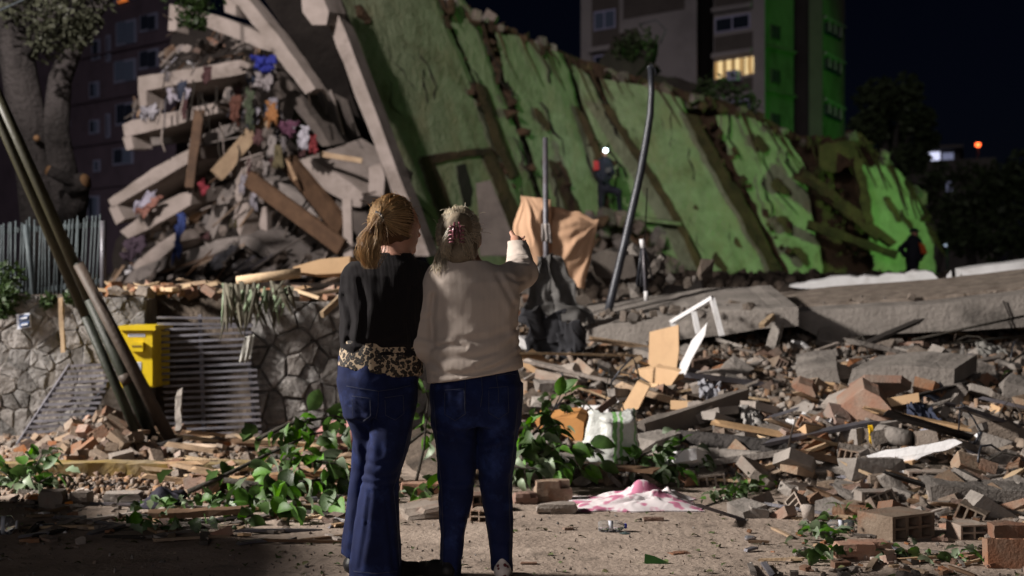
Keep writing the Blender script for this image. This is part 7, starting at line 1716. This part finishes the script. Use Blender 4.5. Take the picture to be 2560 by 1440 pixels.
# hair with claw clip
f = Field((WX(1060), 5.98, CH + 5 * S62), (WX(1230), 6.40, CH + 225 * S62), .0065)
f.ell(WP(1147, 584, 8), (54 * pxm, 66 * pxm, 66 * pxm), .02); f.ell(WP(1143, 570, -50), (30 * pxm, 26 * pxm, 36 * pxm), .03); f.ell(WP(1150, 632, -30), (40 * pxm, 30 * pxm, 34 * pxm), .03)
f.D = np.maximum(f.D, ((f.Y - hcB[1])) - .050 + np.where(f.Z > hcB[2] + .045, -.2, 0)); f.noise(.006, 40, 40, 14, 24); f.build('hair_base', m_capB, pB)
PT = []; c = WP(1147, 585, 8); ra = np.array((57, 69, 69)) * pxm; clip = WP(1142, 582, -74); rs = random.Random(202)
for k in range(1700):
    th = rs.uniform(0, 6.283); u = rs.uniform(-.8, 1); v = np.array((math.cos(th) * math.sqrt(1 - u * u), math.sin(th) * math.sqrt(1 - u * u), u))
    if v[1] > .6 and u < .5: continue
    p0 = c + v * ra * rs.uniform(.95, 1.0); tgt = clip + np.array((rs.uniform(-.02, .02), rs.uniform(-.008, .01), rs.uniform(-.025, .035))); dr = tgt - p0; mids = []
    for t in (.35, .7):
        q = p0 + dr * t; w_ = (q - c) / ra; w_ /= np.linalg.norm(w_); mids.append(c + w_ * ra * rs.uniform(1.0, 1.06))
    PT.append(smooth_path([p0, mids[0], mids[1], tgt], 8))
for k in range(260):   # twist falling over and beside the clip
    s = rs.choice([-1, 1]); a = clip + np.array((s * rs.uniform(.008, .03), -.006, rs.uniform(.0, .035))); b = WP(1142 + s * rs.uniform(14, 42), 610 + rs.uniform(-8, 20), -66 + rs.uniform(-8, 8)); e = WP(1146 + s * rs.uniform(4, 44), 646 + rs.uniform(-6, 8), -40 + rs.uniform(-6, 6))
    PT.append(smooth_path([a, b, e], 7))
for k in range(110):   # locks over the shoulder and nape
    x0 = rs.uniform(1086, 1120); p0 = WP(x0 + 12, 620 + rs.uniform(-10, 10), -8 + rs.uniform(-20, 20)); p1 = WP(x0 - 2, 652 + rs.uniform(-8, 8), -30 + rs.uniform(-20, 20)); p2 = WP(x0 - 8 + rs.uniform(-12, 26), 690 + rs.uniform(-20, 8), -52 + rs.uniform(-10, 6)); PT.append(smooth_path([p0, p1, p2], 7))
for k in range(40):
    th = rs.uniform(0, 6.283); u = rs.uniform(-.1, 1); v = np.array((math.cos(th) * math.sqrt(1 - u * u), math.sin(th) * math.sqrt(1 - u * u), u)); p0 = c + v * ra * 1.03
    dr = np.array([rs.gauss(0, .012), rs.gauss(0, .012), rs.gauss(0, .010)]) + v * rs.uniform(.0, .006); PT.append(smooth_path([p0, p0 + dr * .7 + np.array((0, 0, .006)), p0 + dr * 1.4], 5))
strands('hair', PT, .0009, m_hairB, pB)
m_clip = M('tortoise_pink_clip', (.30, .10, .13), (.07, .02, .03), 120, .25, 0, 60, stain=0, spec=.6, contrast=(.45, .55))
geos = []
for s in (-1, 1):
    geos.append(tube_geo([WP(1142 + s * 5, 555, -90), WP(1142 + s * 9, 580, -97), WP(1142 + s * 8, 606, -90)], [.004, .006, .004], 6))
    for t in (-16, -6, 4, 14, 22): geos.append(tube_geo([WP(1142 + s * 8, 582 + t, -96), WP(1142 + s * 17, 583 + t, -92), WP(1142 + s * 21, 585 + t, -78)], [.0042, .0038, .002], 6))
geos.append(tube_geo([WP(1142, 566, -94), WP(1142, 596, -94)], .005, 8))
multi('claw_clip', geos, m_clip, pB, True)

# ------------------------------------------------------------------ rescue worker with a head torch, far figure in orange
m_uni = M('dark_uniform', (.016, .017, .026), (.010, .011, .018), 4, .85, .2, 30, stain=.1)
def small_person(label, Y, prims, hd, uni, res=.03):
    cp_ = lambda q: np.array(P(q[0], q[1], Y + (q[2] if len(q) > 2 else 0)))
    allp = np.array([cp_(q) for pr in prims for q in pr[:2]] + [cp_(hd[0])]); lo = allp.min(0) - .35; hi = allp.max(0) + .35
    f = Field(lo, hi, res); q = Y / F
    for a, b, ra, rb in prims: f.cone(cp_(a), cp_(b), ra * q, rb * q, .05)
    per = empty('person', (float(cp_(hd[0])[0]), Y, float(lo[2] + .35)), label, 'person')
    f.build('body', uni, per)
    f = Field(cp_(hd[0]) - .3, cp_(hd[0]) + .3, .02); head(f, cp_(hd[0]), hd[1] * q, math.pi); f.build('head', m_skin, per)
    f = Field(cp_(hd[0]) - .3, cp_(hd[0]) + .3, .02); f.ell(cp_(hd[0]) + np.array((0, 0, .02)), (hd[1] * q * 1.1, hd[1] * q * 1.2, hd[1] * q * 1.1), .01); f.D = np.maximum(f.D, cp_(hd[0])[2] + .03 - f.Z); f.ell(cp_(hd[0]) + np.array((0, -.02, .045)), (hd[1] * q * 1.25, hd[1] * q * 1.4, .02), .01); f.build('helmet', m_black, per)
    return per
W1 = small_person('rescue worker in dark uniform with glowing head torch climbing on the fallen wall', 33.6, [
    ((1512, 408), (1508, 446), 15, 15), ((1508, 446), (1510, 470), 15, 15), ((1504, 470), (1503, 505), 10, 8), ((1503, 505), (1502, 540), 8, 6), ((1502, 540), (1510, 542, -.25), 6, 5),
    ((1516, 470), (1546, 480, -.3), 10, 9), ((1546, 480, -.3), (1550, 528, -.1), 8, 6), ((1550, 528, -.1), (1558, 530, -.35), 6, 5),
    ((1498, 404), (1492, 436, -.1), 7, 6), ((1492, 436, -.1), (1506, 452, -.35), 6, 5), ((1524, 404), (1532, 432, -.1), 7, 6), ((1532, 432, -.1), (1524, 446, -.35), 6, 5), ((1512, 404), (1513, 390), 7, 6)], ((1513, 380), 10.5), m_uni)
torch = tube('head_torch', [P(1514, 376, 33.32), P(1514, 376, 33.26)], [.036, .046], MP('torch_light', (.9, .95, 1), .3, emit=(.72, .92, 1.0), estr=18), W1, 12)
slab('red_patch', [(1484, 402), (1496, 402), (1498, 424), (1484, 426)], 33.38, (0, .04, 0), MP('red_cloth', (.35, .02, .02), .8), W1)
slab('rope_coil', [(1514, 420), (1528, 418), (1526, 430), (1514, 432)], 33.22, (0, .04, 0), m_grey_cloth, W1)
td = bpy.data.lights.new('head_torch_beam', 'POINT'); to = bpy.data.objects.new('head_torch_beam', td); COL.objects.link(to); to.location = P(1514, 376, 33.0); td.energy = 5; td.color = (.75, .93, 1); td.shadow_soft_size = .05
# the ledge of rubble he stands on
lg = empty('rubble_heap', P(1525, 700, 33.5), 'brown rubble shelf under the rescue worker at the green wall', 'rubble heap')
slab('broken_slab', [(1470, 546), (1560, 542), (1600, 560), (1640, 600), (1640, 710), (1460, 710), (1455, 600)], 33.0, (.2, 1.6, .1), m_earth, lg, 4, 18)
for k in range(60):
    x, y = poly_rand(random, [(1460, 545), (1570, 540), (1660, 600), (1720, 690), (1450, 690)]); inst('rubble_chunk', random.choice(CH_V + ME), P(x, y, random.uniform(31.8, 33.0)), (random.random() * 6, random.random() * 6, random.random() * 6), Vector((1.2, 1, .8)) * random.uniform(.15, .5), lg)
W2 = small_person('distant worker in dark clothes with an orange sleeve behind the rubble at the wall end', 30.0, [
    ((2284, 600), (2282, 640), 16, 18), ((2282, 640), (2280, 690), 18, 14), ((2272, 604), (2252, 622, -.2), 8, 7), ((2252, 622, -.2), (2262, 640, -.35), 7, 6), ((2296, 604), (2310, 630, -.1), 8, 7), ((2310, 630, -.1), (2300, 648, -.35), 7, 6), ((2285, 604), (2286, 592), 7, 6), ((2276, 690), (2274, 730), 9, 8), ((2288, 690), (2290, 730), 9, 8)], ((2286, 584), 11), m_uni)
slab('orange_sleeve', [(2298, 606), (2312, 612), (2318, 634), (2304, 634)], 29.6, (0, .06, 0), MP('orange_cloth', (.55, .10, .02), .8), W2)
